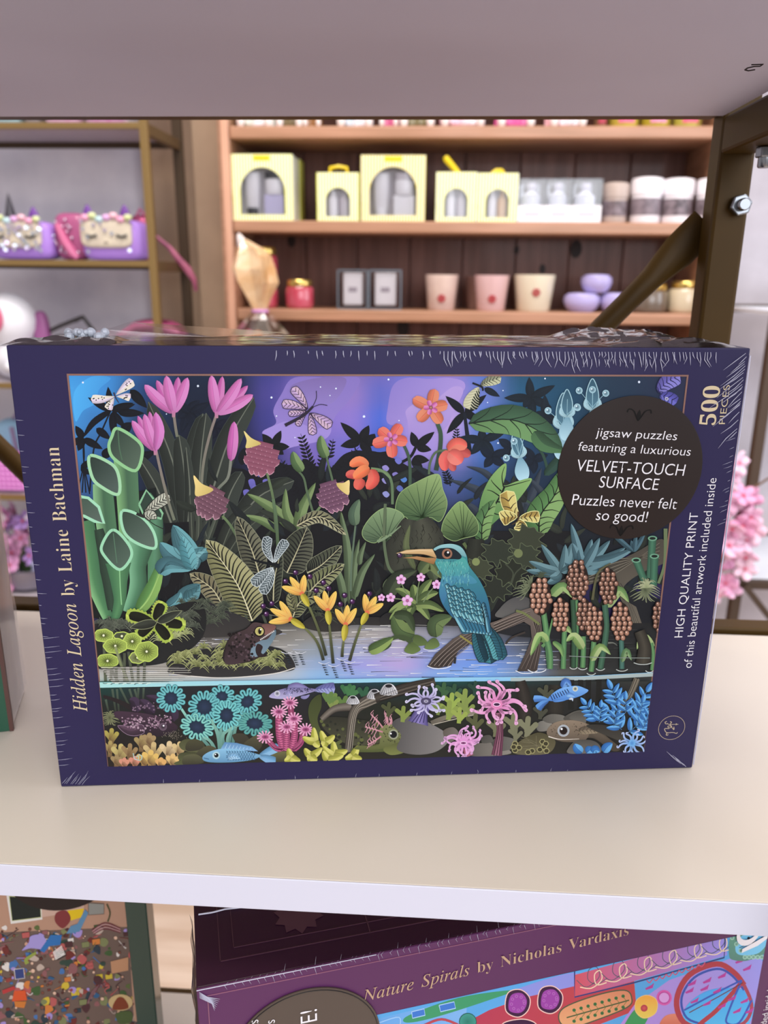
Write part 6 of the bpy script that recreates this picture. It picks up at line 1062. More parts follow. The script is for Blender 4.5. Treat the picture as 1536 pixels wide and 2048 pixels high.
# 500 PIECES
q0 = fpt(1430, 853); q1 = fpt(1436, 771)
outline_mesh('count_lettering', serif_polys([('500', 'b')], .0150, q0, radians(90), 0, sqrt((q1[0] - q0[0]) ** 2 + (q1[1] - q0[1]) ** 2)), m_gold, bx, 'gold piece count in heavy serif numerals')
q0 = fpt(1449, 851); q1 = fpt(1457, 773)
W_ = lambda a, b: sqrt((a[0] - b[0]) ** 2 + (a[1] - b[1]) ** 2)
sans_mesh('piece_lettering', [('PIECES', .0040, q0, radians(90), 'LEFT', W_(q0, q1), 0)], m_gold, bx)
q0 = fpt(1364, 1277); q1 = fpt(1395, 1028); r0 = fpt(1382, 1337); r1 = fpt(1432, 958)
sans_mesh('note_lettering', [('HIGH QUALITY PRINT', .0056, q0, radians(90), 'LEFT', W_(q0, q1), 0), ('of this beautiful artwork included inside', .0056, r0, radians(90), 'LEFT', W_(r0, r1), 0)], m_whitei, bx, 'pale sans lettering about the print inside')
# maker's round emblem: script T, ampersand, F turned on its side
ec = fpt(1343, 1456)
EM = Ink(lambda x, y: (ec[0] + x, ec[1] + y), None, z0=1.5e-4)
EM.F(0, 0, 1.0)
gold = '#bfae98'
EM.st([(.0064 * cos(t * pi / 20), .0064 * sin(t * pi / 20)) for t in range(41)], .00022, gold, smooth=0)
for S_ in ([(-.0028, .0036), (-.0036, .0030), (-.0030, .0022), (-.0022, .0024), (-.0016, .0019), (.0030, .0018)],
           [(-.0012, .0034), (-.0004, .0030), (-.0010, .0018), (.0000, .0006), (-.0012, .0000), (-.0020, .0008), (-.0008, .0010), (.0012, -.0010), (.0010, .0006)],
           [(-.0012, -.0004), (-.0034, -.0004), (-.0026, -.0022), (-.0016, -.0026)],
           [(-.0012, -.0036), (-.0020, -.0040), (-.0022, -.0030), (-.0008, -.0026), (.0012, -.0026), (.0028, -.0032), (.0030, -.0024)],
           [(.0010, -.0012), (.0010, .0002)], [(.0020, .0014), (.0020, .0024)]):
    EM.st(S_, .0004, gold, .00028)
EM.build('maker_emblem', m_ink, bx, 'small gold ring with script monogram')
# round sticker
sc_ = (.2539, .1497); sr = .0315; sa = radians(-3)
stk = MB(); stk.lathe([(0, 0), (sr - .0004, 0), (sr, .0001), (sr, .00042), (sr - .0005, .0006), (0, .0006)], 72)
so = stk.build('sticker', m_sticker, bx, smooth=True, label='round dark brown sticker overlapping the picture corner')
so.rotation_euler = (radians(90), 0, 0); so.location = (sc_[0], -.0003, sc_[1])
def sticker_text(parent, k=1.0):
    L = [('jigsaw puzzles', .0055, (.0005, .0135), 0, 'CENTER', .0352, .08), ('featuring a luxurious', .0055, (.0005, .0071), 0, 'CENTER', .0490, .08),
         ('VELVET-TOUCH', .0074, (.0002, -.0018), 0, 'CENTER', .0474, .06), ('SURFACE', .0074, (.0002, -.0086), 0, 'CENTER', .0262, .06),
         ('Puzzles never felt', .0070, (-.0006, -.0168), 0, 'CENTER', .0466, .06), ('so good!', .0070, (-.0006, -.0232), 0, 'CENTER', .0230, .06)]
    o = sans_mesh('sticker_lettering', L, m_whitei, parent, 'white lettering on the sticker', y=0)
    for v in o.data.vertices: v.co = (v.co.x, v.co.z, .00075)
    return o
stx = sticker_text(so)
for o in (stx,): o.rotation_euler = (0, 0, sa)
def ornament(oy, sg2):
    orn = Ink(lambda x, y: (x, y), None, z0=0); orn.F(0, 0, 1)
    for sg in (1, -1):
        orn.st([(sg * .0052, oy + .0008), (sg * .0046, oy + .0022), (sg * .0026, oy + .0016), (sg * .0010, oy - .0012), (0, oy - .0026)], .0006, '#0b0808', .0003)
        orn.st([(sg * .0022, oy + .0016), (sg * .0008, oy - .0010)], .0003, '#0b0808')
    orn.leaf([(0, oy - .0024), (0, oy + .0022)], .0009, '#0b0808')
    oo = orn.build('sticker_ornament', m_ink, so, 'dark curled flourish on the sticker')
    for v in oo.data.vertices: v.co = (v.co.x, v.co.z, .00072)
    oo.rotation_euler = (0, 0, sa)
ornament(.0235, 1); ornament(-.0275, 1)
# shrink film: crimps along the edges, gathered film on the top
def crimps(root, runs, name='film_creases', m=None):
    for (u0, z0, u1, z1, n, du, dz, ln, jit) in runs:
        mb = MB()
        for i in range(n):
            t = (i + random.uniform(-.4, .4)) / max(n - 1, 1); l = ln * random.uniform(.35, 1.15)
            u = u0 + (u1 - u0) * t; z = z0 + (z1 - z0) * t
            a = (u, -.0002, z); b = (u + du * l + random.uniform(-jit, jit) * l, -.0004, z + dz * l); c_ = (u + du * l * .5 + random.uniform(-jit, jit) * l * .3, -.0005, z + dz * l * .5)
            mb.tube([a, c_, b], [.00012, .00019, .00004], 5)
        mb.build(name, m or m_crimp, root, smooth=True, label='fine gathered creases of clear wrap along an edge')['kind'] = 'stuff'
crimps(bx, [(.105, .1990, .175, .1990, 20, .08, -1, .0034, .25), (.172, .1990, .285, .1990, 74, .16, -1, .0058, .35), (.225, .1960, .262, .1960, 18, .2, -1, .005, .3)])
crimps(bx, [(.2985, .197, .2988, .165, 12, -.75, -.75, .0115, .15), (.298, .1985, .2985, .178, 9, -.8, -.62, .015, .10), (.292, .004, .2965, .001, 5, -.75, .75, .009, .08)])
crimps(bx, [(.2985, .162, .2993, .125, 14, -.9, -.35, .004, .3), (.0004, .012, .0005, .075, 20, 1, .12, .0070, .15), (.0004, .075, .0005, .17, 18, 1, -.06, .0030, .15), (.001, .002, .010, .001, 9, .62, .8, .010, .10),
            (.05, .0005, .24, .0005, 14, .05, 1, .0022, .2)], m=m_crimp2)
crumple('gathered_film', .020, .016, BH - .0006, .024, .014, .0034, 1.7, bx, None, 70, 12, 40, 380)
crumple('gathered_film', .268, .017, BH - .0006, .031, .0150, .0040, 5.1, bx, None, 80, 14, 34, 420)
crumple('top_film', .145, .019, BH + .0001, .148, .0175, .0007, 9.2, bx, m_film, 110, 10, 30, 260)
tuf = MB()
for i in range(26):
    tuf.ball((.0225 + random.gauss(0, .0042), .024 + random.gauss(0, .003), BH + .0016 + abs(random.gauss(0, .0014))), random.uniform(.0009, .0021), 7)
tuf.build('wrap_knot', mat('frosted_film', '#cfd4e0', .35, coat=.3, alpha=.8), bx, smooth=True, label='small frosty lump of melted wrap on the top')
MB().tube([(BW + .0001, -.0001, BH - .003), (BW + .0005, -.0002, .11), (BW + .0002, -.0001, .002)], .00035, 6).build('film_seam', m_crimp, bx, smooth=True)

# second box behind
b2 = thing('puzzle_box', bo + bn * .0405 + bu * .001 + Vector((0, 0, .0002)), 'second shrink-wrapped puzzle box close behind the lagoon puzzle, top only showing', 'puzzle box', None, byaw)
box_body(b2, BW - .004, BH - .001, .0375, m_navy)
crumple('top_film', .155, .017, BH - .0008, .120, .017, .0009, 3.2, b2, m_film, 90, 10, 26, 260)
crumple('gathered_film', .262, .018, BH - .0012, .032, .015, .0062, 7.7, b2, None, 80, 12, 40, 300)
fl = MB(); fl.add([(.018, .034, BH + .0012), (.001, .022, BH - .001), (.030, .004, BH - .0005), (.072, .006, BH), (.105, .033, BH + .0002), (.028, .0372, BH + .0046)], [(0, 1, 2), (0, 2, 3, 5), (5, 3, 4)])
fl.build('film_flap', m_filmw, b2, label='loose flap of clear wrap standing up')

# green puzzle box at the left end of the shelf
gy = radians(18.5); ge = Vector((-.0536, .0946, 0)); gu = Vector((cos(gy), sin(gy), 0))
gb = thing('puzzle_box', ge - gu * .24 + Vector((0, 0, .0002)), 'dark green puzzle box at the shelf end, wrapped pale side facing the navy box', 'puzzle box', None, gy)
MB().box((0, 0, 0), (.24, .0015, .245)).build('front_panel', mat('green_card', '#12513a', .35, coat=.4), gb, bevel=.0004)
MB().box((.0, .0016, .0005), (.2396, .042, .2445)).build('box_sides', mat('grey_card', '#c9c4c2', .4, c2='#bdb2ae', scale=12, coat=.3), gb, bevel=.0006)
MB().box((.2385, -.0003, 0), (.2404, .0022, .245)).build('edge_line', mat('brown_card_edge', '#5a3a34', .5), gb)
vs = []; fs = []
for j in range(26):
    for i in range(9):
        y = .002 + .042 * i / 8; z = .004 + .234 * j / 25
        vs.append((.2400 + .0018 * abs(noise.noise(Vector((y * 110, z * 40, 2.2)))) * (1.2 if z < .09 else .35), y, z))
for j in range(25):
    for i in range(8): a = j * 9 + i; fs.append((a, a + 1, a + 10, a + 9))
MB().add(vs, fs).build('side_film', mat('crinkled_side_film', '#d4d0d2', .22, coat=.5, alpha=.4), gb, smooth=True, label='crinkled clear wrap over the side')

# ---- crowd puzzle on the shelf beneath
LZ = -.3355
cg = Vector((-.0022, .12, LZ + .0002)); CW, CH = .27, .282
cy_ = radians(16); cu_ = Vector((cos(cy_), sin(cy_), 0)); cn_ = Vector((-sin(cy_), cos(cy_), 0))
cb = thing('puzzle_box', cg - cu_ * CW, 'dark green bordered puzzle box with a crowded classroom picture, on the lower shelf', 'puzzle box', None, cy_)
MB().box((0, 0, 0), (CW, .032, CH)).build('lid', mat('dark_green_card', '#11392f', .4, coat=.3), cb, bevel=.0008)
co_ = cg - cu_ * CW; cf = face_of(co_, cu_, cn_)
CI = Ink(cf, (.02, cf(250, 1812)[0], .02, CH - .02), step=4e-7)
CI.fill('#6a5850')
R3 = random.Random(8); CI.tf = lambda x, y: (x, y); CI.F(0, 0, 1)
for i in range(420):
    x = R3.uniform(.02, .26); y = R3.uniform(.02, .21); r = R3.uniform(.003, .008); c = R3.choice(['#6b2f2c', '#8c3f3a', '#3f5a34', '#7a7f55', '#2f5a80', '#a08cc8', '#c9b13c', '#c97a3c', '#b9a79a', '#d9d2cc', '#31453c', '#b05a58'])
    if i % 3: CI.blob([(x + cos(t) * r * R3.uniform(.5, 1.25), y + sin(t) * r * R3.uniform(.5, 1.2)) for t in (0, 1.1, 2.2, 3.2, 4.2, 5.3)], c)
    else: CI.circ(x, y, r * .5, R3.choice(['#7a4a3c', '#c99c84', '#5a302c', '#d8b49c']))
CI.tf = cf
CI.F(0, 1780, 4.518)
CI.poly([(-900, -300), (1300, -300), (1300, 1600), (-900, 1600)], '#b08a74')
CI.poly([(-900, 420), (1160, 330), (1230, 1500), (-900, 1600)], '#6a5850')
R2 = random.Random(11)
pal = ['#6b2f2c', '#8c3f3a', '#3f5a34', '#59663a', '#7a7f55', '#2f5a80', '#4570a8', '#a08cc8', '#c9b13c', '#c97a3c', '#b9a79a', '#4a2c30', '#d9d2cc', '#31453c', '#8a5a5c', '#2d3a44', '#b05a58']
for i in range(620):
    x = R2.uniform(-500, 1210); y = R2.uniform(330, 1350); r = R2.uniform(14, 46); c = R2.choice(pal)
    if x > 900 and y < 700 and R2.random() < .55: continue
    k = R2.random()
    if k < .45: CI.blob([(x + cos(t) * r * R2.uniform(.5, 1.25), y + sin(t) * r * R2.uniform(.5, 1.2)) for t in (0, 1.1, 2.2, 3.2, 4.2, 5.3)], c)
    elif k < .7: CI.circ(x, y, r * .45, R2.choice(['#7a4a3c', '#c99c84', '#5a302c', '#d8b49c']), ol='#2a1c1c', w=3)
    elif k < .88: CI.st([(x, y), (x + R2.uniform(-50, 50), y + R2.uniform(-30, 30)), (x + R2.uniform(-80, 80), y + R2.uniform(-70, 70))], R2.uniform(6, 15), c, 5)
    else:
        w = r * .8; CI.poly([(x - w, y - w * .6), (x + w, y - w * .9), (x + w * 1.1, y + w * .5), (x - w * .8, y + w * .8)], c, ol='#2a2420', w=3)
CI.poly([(60, 40), (370, 60), (385, 260), (100, 300)], '#d9d6d0'); CI.poly([(85, 50), (362, 70), (372, 240), (112, 272)], '#1d2422', ol='#b0b878', w=6)
CI.poly([(375, 90), (760, 60), (760, 180), (380, 240)], '#c2a292')
CI.poly([(610, 180), (760, 160), (740, 240), (640, 270)], '#d8b820'); CI.blob([(510, 200), (600, 180), (640, 260), (570, 340), (500, 280)], '#7a3436'); CI.poly([(770, 170), (800, 200), (720, 370), (600, 390), (640, 320), (700, 300)], '#5a86a8')
CI.poly([(800, 110), (940, 120), (940, 210), (800, 220)], '#8a8a84', ol='#6a5a50', w=8); CI.st([(965, 120), (995, 200), (975, 280)], 14, '#4a4a30')
CI.blob([(280, 410), (380, 400), (430, 480), (400, 530), (280, 520), (200, 540), (260, 470)], '#9f92cc'); CI.poly([(460, 400), (560, 400), (545, 490), (450, 500), (400, 560), (360, 540)], '#2f6cab')
for k in range(6): CI.st([(560 + k * 6, 500 + k * 14), (480 + k * 4, 560 + k * 12)], 9, '#e6e2dc'); CI.st([(575 + k * 6, 510 + k * 14), (500 + k * 4, 566 + k * 12)], 7, '#2c2a2c')
CI.st([(250, 660), (240, 620), (330, 560)], 40, '#8d9a48', 22); CI.poly([(130, 905), (230, 900), (245, 990), (110, 1000)], '#d0542c'); CI.poly([(130, 1000), (240, 1000), (220, 1060), (140, 1050)], '#c57636')
CI.poly([(1000, 640), (1160, 600), (1160, 720), (1010, 750)], '#b98a68'); CI.circ(1090, 1010, 110, '#c2a878', ry=75); CI.blob([(1020, 1070), (1060, 970), (1120, 970), (1160, 1060)], '#7a3a24'); CI.blob([(1050, 1110), (1180, 1090), (1190, 1180), (1080, 1200)], '#4a5a34')
for k in range(7): CI.st([(780 + k * 14, 1040 - k * 20), (840 + k * 12, 900 - k * 10), (950, 830 + k * 8)], 10, '#8a6a6c' if k % 2 else '#5a2f38')
for k in range(5): CI.st([(830 + k * 5, 360 + k * 8), (950, 290 + k * 14), (1090, 340 + k * 10)], 9, '#b08a88' if k % 2 else '#6a2c38')
CI.poly([(20, 900), (130, 860), (140, 890), (30, 935)], '#b03a3c'); CI.poly([(130, 710), (215, 700), (225, 790), (140, 800)], '#33427a', ol='#dcd6cc', w=6)
CI.build('artwork_print', m_ink, cb, 'crowded cartoon classroom picture')
MB().lathe([(0, 0), (.0315, 0), (.0315, .0006), (0, .0006)], 56).build('sticker', m_sticker, cb).rotation_euler = (radians(90), 0, 0)
st2 = cb.children[-1]; q_ = cf(135, 1817); st2.location = (q_[0], -.0004, q_[1] + .0315)

# ---- purple puzzle box on the shelf beneath
py_ = radians(17.7); pA = Vector((.0696, -.0076, -.05)); pu = Vector((cos(py_), sin(py_), 0)); pn = Vector((-sin(py_), cos(py_), 0))
PW, PH, PD = .302, .2853, .052
pb = thing('puzzle_box', Vector((pA.x, pA.y, LZ + .0002)), 'purple puzzle box turned at an angle on the lower shelf, bright spiral painting', 'puzzle box', None, py_)
m_purple = mat('purple_card', '#5a2c5a', .42, coat=.06, spec=.3)
m_dpurple = mat('dark_purple_card', '#2e1029', .4, coat=.08, spec=.3)
MB().box((0, 0, 0), (PW, .0012, PH)).build('front_panel', m_purple, pb, bevel=.0004)
MB().box((0, .0013, 0), (PW, PD, PH - .0002)).build('box_sides', m_dpurple, pb, bevel=.0006)
pf = face_of(pA, pu, pn)
def pff(px, py):
    a = pf(px, py); return (a[0], a[1] + PH)
PI = Ink(pff, (.028, .2775, .03, PH - .0335), step=5e-7)
PI.fill('#5aa9e6')
R3 = random.Random(21); PI.tf = lambda x, y: (x, y); PI.F(0, 0, 1)
for i in range(46):
    x = R3.uniform(.03, .275); y = R3.uniform(.03, .2); r = R3.uniform(.008, .022); c = R3.choice(['#b23a58', '#3f9a6c', '#8d94e0', '#d88a68', '#b98fdc', '#f0a848', '#4f7ad0', '#c04aa0'])
    PI.circ(x, y, r, c, R3.choice(['#7ccaf0', '#e8d060', '#d8a0e0', '#e4a878'])); PI.st([(x + r * .9 * k / 24 * cos(k * .6), y + r * .9 * k / 24 * sin(k * .6)) for k in range(25)], .0012, R3.choice(['#34407c', '#f2dcb8', '#3c1a40']))
PI.tf = pff
PI.F(768, 1700, 2.0)
PI.poly([(-600, 900), (-600, 300), (1700, 100), (1700, 900)], '#5aa9e6')
PI.poly([(-300, 760), (0, 668), (330, 590), (330, 760)], '#4f9be0', '#7fb6ee', ((-300, 0), (330, 0)))
PI.blob([(100, 660), (300, 590), (520, 560), (420, 600), (200, 670), (90, 690)], '#3f9a6c'); PI.blob([(520, 560), (760, 490), (760, 560), (640, 590), (500, 600)], '#8d94e0')
PI.poly([(270, 720), (420, 640), (560, 590), (780, 540), (1000, 520), (1010, 640), (700, 760), (260, 760)], '#b23a58', '#c04a4c', ((300, 0), (1000, 0)))
PI.poly([(1000, 620), (1140, 520), (1480, 400), (1540, 480), (1500, 760), (900, 760)], '#b98fdc', '#9a9ae8', ((1000, 700), (1500, 400)))
PI.poly([(760, 500), (1372, 330), (1372, 420), (1340, 430), (760, 590)], '#cf5560', '#9a94ea', ((900, 0), (1250, 0)))
PI.st([(762, 470), (762, 588), (1000, 530), (1360, 430), (1366, 330)], 6, '#34407c', smooth=0)
for k in range(6):
    x = 820 + k * 100; y = 508 - k * 27
    PI.st([(x - 50, y + 12), (x - 10, y + 40), (x + 40, y), (x + 30, y - 40), (x, y - 30), (x - 4, y + 10), (x + 30, y + 28), (x + 70, y + 6)], 3, '#4c5a6a')
    PI.st([(x - 36, y + 40), (x + 10, y + 44), (x + 50, y + 10), (x + 44, y - 26), (x + 22, y - 10), (x + 30, y + 30), (x + 70, y + 22)], 4, '#f2dcb8')
for x, y in ((535, 612), (665, 598)):
    PI.blob([(x - 48, y + 30), (x - 40, y - 40), (x + 10, y - 54), (x + 48, y - 20), (x + 40, y + 30), (x, y + 56)], '#3c1a40', ol='#f0c8c0', w=4); PI.blob([(x - 36, y + 26), (x - 28, y - 30), (x + 14, y - 40), (x + 36, y - 10), (x + 26, y + 26), (x, y + 40)], '#9a44a4')
    for k in range(9): PI.circ(x + 26 * cos(k * .75), y + 28 * sin(k * .75), 6, '#c070c8', '#7a2c84')
PI.blob([(480, 690), (560, 676), (610, 700), (560, 740), (470, 730)], '#3c1a40', ol='#f0c8c0', w=4)
PI.blob([(700, 680), (720, 630), (850, 580), (960, 560), (990, 590), (970, 630), (820, 690), (740, 710)], '#d88a68', '#e4a878', ol='#4c5a44', w=5)
PI.st([(730, 670), (980, 600)], 5, '#3f5a3a')
for k in range(8):
    for d in (-1, 1): PI.circ(760 + k * 28, 662 - k * 8 + d * 22, 7, '#3f7a4a', '#2a5a34'); PI.st([(760 + k * 28, 662 - k * 8 + d * 18), (775 + k * 28, 660 - k * 8)], 2, '#6a7a3a')
PI.blob([(960, 700), (1000, 640), (1060, 600), (1060, 660), (1020, 720), (940, 740)], '#3f9a5c')
PI.blob([(1010, 600), (1050, 580), (1090, 600), (1086, 650), (1040, 672), (1006, 644)], '#f0a848', '#e8d060', ol='#f0c880', w=3); PI.circ(1040, 632, 14, '#b0344c', '#d8605c')
PI.circ(1120, 590, 28, '#c04aa0', ol='#d860b0', w=6); PI.circ(1120, 590, 20, '#d8a0e0')
PI.blob([(1100, 700), (1130, 660), (1190, 660), (1200, 720), (1110, 740)], '#e08a70', '#c85a4c')
PI.blob([(1200, 640), (1300, 560), (1440, 560), (1480, 640), (1400, 760), (1220, 760)], '#4aa8f0', '#5ac8f4')
PI.st([(1300, 720), (1200, 690), (1170, 600), (1220, 500), (1330, 455), (1400, 490), (1440, 540)], 22, '#b0404c'); PI.st([(1290, 700), (1210, 670), (1190, 590), (1240, 510), (1330, 475), (1390, 500), (1440, 560)], 9, '#3a56b0')
PI.st([(1430, 530), (1330, 640), (1260, 700), (1230, 760)], 18, '#b0404c'); PI.st([(1440, 540), (1470, 620), (1440, 690), (1350, 720)], 14, '#a8485c'); PI.st([(1430, 520), (1380, 640), (1370, 690), (1420, 690), (1470, 600)], 8, '#3a5ab8')
PI.st([(1200, 640), (1330, 570), (1430, 520)], 7, '#3a5ab8'); PI.st([(1220, 650), (1330, 590), (1435, 530)], 4, '#6a3a40')
for x, y in ((1230, 530), (1290, 520), (1350, 500), (1220, 560), (1280, 550), (1450, 470), (1420, 440), (1330, 560), (1390, 590), (1290, 610), (1440, 600), (1060, 545), (1350, 620), (1240, 600), (1460, 640), (1410, 640)):
    PI.poly([(x - 16, y + 8), (x + 10, y - 6), (x + 20, y - 14), (x + 14, y + 6), (x - 12, y + 14)], '#b8409c')
PI.blob([(1380, 420), (1390, 340), (1480, 300), (1560, 330), (1540, 400), (1460, 440), (1400, 440)], '#6aa890', '#5a8a80'); PI.blob([(1405, 400), (1420, 350), (1500, 320), (1540, 350), (1500, 410), (1430, 420)], '#7ccaf0')
for k in range(9): PI.circ(1392 + k * 17, 350 + 78 * min(1, k / 3), 9, '#a8d8c4', '#5a8a80')
PI.st([(1420, 390), (1540, 345)], 3, '#3a4a5a')
for k in range(4): PI.circ(1430 + k * 28, 372 - (k % 2) * 20, 6, '#2a3a4a')
for k in range(9): PI.st([(1050 + k * 26, 520 - k * 8), (1062 + k * 26, 530 - k * 8), (1076 + k * 26, 512 - k * 8)], 4, '#d05a7c')
PI.st([(-20, 690), (60, 668), (60, 720)], 5, '#9ac8f4'); PI.poly([(110, 646), (160, 634), (164, 660), (114, 672)], '#3f7ad0', ol='#a8d0f4', w=4); PI.poly([(220, 620), (280, 606), (286, 632), (226, 646)], '#3f7ad0', ol='#a8d0f4', w=4)
PI.st([(160, 700), (230, 676), (300, 700)], 10, '#b84a58'); PI.circ(335, 686, 34, '#3f9a8c', '#2a7a6c', ol='#1d5a50', w=3)
PI.build('artwork_print', m_ink, pb, 'bright painting of spirals, flowers and seed pods')
def pz(px, py): return pff(px, py)
q0 = pz(727, 2002); q1 = pz(1258, 1868)
m_rose = mat('rose_gold_lettering', '#c2a184', .42)
NS = 'Nature Spirals '; NV = 'by Nicholas Vardaxis'; w1, w2 = run_w(NS, 'i'), run_w(NV, 'b'); f1 = w1 / (w1 + w2); tl = W_(q0, q1); ta = atan2(q1[1] - q0[1], q1[0] - q0[0])
outline_mesh('title_lettering', serif_polys([(NS, 'i')], .0136, q0, ta, 6, tl * f1), m_rose, pb, 'rose gold italic serif title', y=-4e-4)
outline_mesh('author_lettering', serif_polys([(NV, 'b')], .0136, (q0[0] + tl * f1 * cos(ta), q0[1] + tl * f1 * sin(ta)), ta, 6, tl * (1 - f1)), m_rose, pb, 'rose gold upright serif byline', y=-4e-4, offset=-.00011)
bl = MB(); z_ = PH - .0040
bl.box((.004, -2e-4, z_), (PW - .004, 0, z_ + .0004)).box((.004, -2e-4, .004), (.0044, 0, z_)); bl.build('border_line', mat('rose_line', '#8a5670', .4), pb)
tl_ = MB()
for q in ((.010, .012, .29, .0124), (.010, .046, .29, .0464), (.010, .012, .0104, .0464), (.016, .018, .09, .0183), (.016, .018, .0163, .04), (.075, .012, .0755, .0464)):
    tl_.box((q[0], q[1], PH - .0002), (q[2], q[3], PH + .0001))
rs = [(.046 + (.0115 if k % 2 else .0085) * cos(2 * pi * k / 20), .030 + (.0115 if k % 2 else .0085) * sin(2 * pi * k / 20)) for k in range(20)]
tl_.add([(x, y, PH + .0001) for x, y in rs], [tuple(range(20))])
tl_.build('side_pattern', mat('faint_line', '#4c2c3c', .4), pb, label='faint line ornament on the top side')
sq = pz(580, 2046); ss = .0325
ps = MB().lathe([(0, 0), (ss, 0), (ss, .0006), (0, .0006)], 64).build('sticker', mat('sticker_grey', '#51463f', .45), pb, label='round grey brown sticker cut off by the picture edge')
ps.rotation_euler = (radians(90), 0, 0); ps.location = (.0445, -.0003, PH - .0105 - ss)
ring = MB()
ring.tube([(.0315 * cos(2 * pi * k / 64), .0315 * sin(2 * pi * k / 64), .0007) for k in range(65)], .00022, 5); ring.build('sticker_rim', m_stick_ink, ps)
def col_text(lines):
    o = sans_mesh('sticker_lettering', lines, m_whitei, ps, 'white lettering turned on its side', y=0)
    for v in o.data.vertices: v.co = (v.co.x, v.co.z, .0008)
def rel(px, py):
    a = pz(px, py); return (a[0] - .0445, a[1] - (PH - .0105 - ss))
a1 = rel(516, 2033); a2 = rel(549, 2033); a3 = rel(592, 2040); a4 = rel(633, 2010)
col_text([('as', .0062, (a1[0], a1[1]), radians(90), 'RIGHT', None, 0), ('es', .0062, (a2[0], a2[1]), radians(90), 'RIGHT', None, 0), ('O', .0105, (a3[0], a3[1]), radians(90), 'RIGHT', None, 0), ('E!', .0105, (a4[0], a4[1]), radians(90), 'RIGHT', None, 0)])
n0 = pz(1520, 1912); outline_mesh('count_lettering', [[(n0[0] + x * .0165, n0[1] + y * .0165) for x, y in P] for P in [[(-.75, .35), (-.75, .5), (.1, .85), (.1, .7), (-.2, .5), (-.65, .38)], [(-.62 + .42 * cos(t * .3), 1.1 + .5 * sin(t * .3)) for t in range(21)], [(-.62 + .3 * cos(t * .3), 1.1 + .28 * sin(t * .3)) for t in range(21)]]], m_whitei, pb, 'white heavy numerals turned on their side', y=-9e-4)
n1 = pz(1527, 2046); sans_mesh('note_lettering', [('of this artwork included inside!', .0056, (n1[0] + .0016, n1[1] + .0235), radians(90), 'RIGHT', None, 0)], m_whitei, pb, y=-4e-4)
cr = MB()
for i in range(50):
    u = .012 + .15 * (i / 50) + random.uniform(-.001, .001); l = random.uniform(.3, 1) * (.007 if i % 3 else .010)
    cr.tube([(u + .0015, random.uniform(.0005, .006 if i % 4 == 0 else .0015), PH + .00015), (u, -.0003, PH - .0003), (u + .0008, -.0005, PH - l * .4)], [.00003, .00014, .00003], 5)
cr.build('film_creases', m_crimp, pb, smooth=True, label='fine creases of clear wrap along the top edge')['kind'] = 'stuff'; cr = MB()
for i in range(7):
    cr.tube([(.001, -.0003, PH - .0008 - i * .0005), (.004 + i * .0003, -.0006, PH - .004 - i * .0006), (.009 - i * .0004, -.0004, PH - .0065 - i * .0009)], [.00006, .00028, .00004], 5)
cr.build('film_creases', m_crimp, pb, smooth=True, label='bright creases of clear wrap at the corner')['kind'] = 'stuff'
cr = MB(); cr.tube([(.0, -.0002, PH), (.045, -.0003, PH + .0001), (.075, -.0002, PH)], .0002, 6)  # pale tube stands in for the highlight along the film edge
cr.build('pale_glint_strip', m_crimp, pb, smooth=True, label='pale strip standing in for the glint on the wrapped edge')
sm = MB(); sm.tube([(.002 + i * .006, .040 + .0011 * noise.noise(Vector((i * .7, 1, 1))), PH + .0005 + .0005 * noise.noise(Vector((i * .9, 4, 1)))) for i in range(32)], .0004, 6)
sm.build('film_seam', m_crimp, pb, smooth=True, label='wavy sealed seam of the wrap on the top side')
ef = MB()
vs = []; fs = []
for j in range(30):
    for i in range(7):
        y = -.001 + .045 * i / 6; z = PH - .12 + .118 * j / 29
        vs.append((-.0004 - .0032 * abs(noise.noise(Vector((y * 160, z * 90, 8)))), y, z))
for j in range(29):
    for i in range(6): a = j * 7 + i; fs.append((a, a + 1, a + 8, a + 7))
ef.add(vs, fs).build('side_film', m_filmw, pb, label='crinkled clear wrap at the short side')

# ================================================================== RACK OF BAGS AT THE LEFT
RY0, RY1 = 1.30, 1.50
rx1 = (ony(293, 235, RY0).x + ony(310, 655, RY0).x) / 2
lr = thing('display_rack', (rx1 - .3, RY0, FLZ), 'slim gold metal rack of pink and purple bags against the grey wall', 'rack')
def L(x, y, z): return (x - lr.location.x, y - lr.location.y, z - lr.location.z)
PR = .0072
LX0 = rx1 - .75
for x in (rx1, LX0):
    for y in (RY0, RY1):
        w = PR if y == RY0 else PR * 1.35
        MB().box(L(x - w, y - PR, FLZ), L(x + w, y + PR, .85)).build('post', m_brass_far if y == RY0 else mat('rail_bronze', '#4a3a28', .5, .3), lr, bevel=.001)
LZs = []
for py in (245, 520, 767, 991, 1205):
    z = ony(100, py, RY0).z; LZs.append(z)
LZs.append(LZs[0] + .24)
m_rackshelf = mat('rack_shelf', '#b7afb6', .55, c2='#a79fa9', scale=6)
for z in LZs:
    MB().box(L(LX0, RY0 - .006, z - .011), L(rx1 - PR, RY0 + .006, z)).build('front_rail', m_brass_far, lr, bevel=.001)
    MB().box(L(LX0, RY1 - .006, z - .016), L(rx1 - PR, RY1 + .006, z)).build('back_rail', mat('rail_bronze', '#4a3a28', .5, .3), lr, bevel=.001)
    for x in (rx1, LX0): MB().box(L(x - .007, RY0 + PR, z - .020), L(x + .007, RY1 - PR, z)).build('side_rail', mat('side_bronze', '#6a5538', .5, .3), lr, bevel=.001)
    MB().box(L(LX0 + .008, RY0 + .007, z - .005), L(rx1 - .008, RY1 - .007, z - .0008)).build('shelf', m_rackshelf, lr)
Z1, Z2, Z3, Z4, Z5 = LZs[:5]
def bxx(x0, x1, y): return ony(x0, 600, y).x, ony(x1, 600, y).x
def prj(px, py, y):
    p = ony(px, py, y); return p.x, p.z

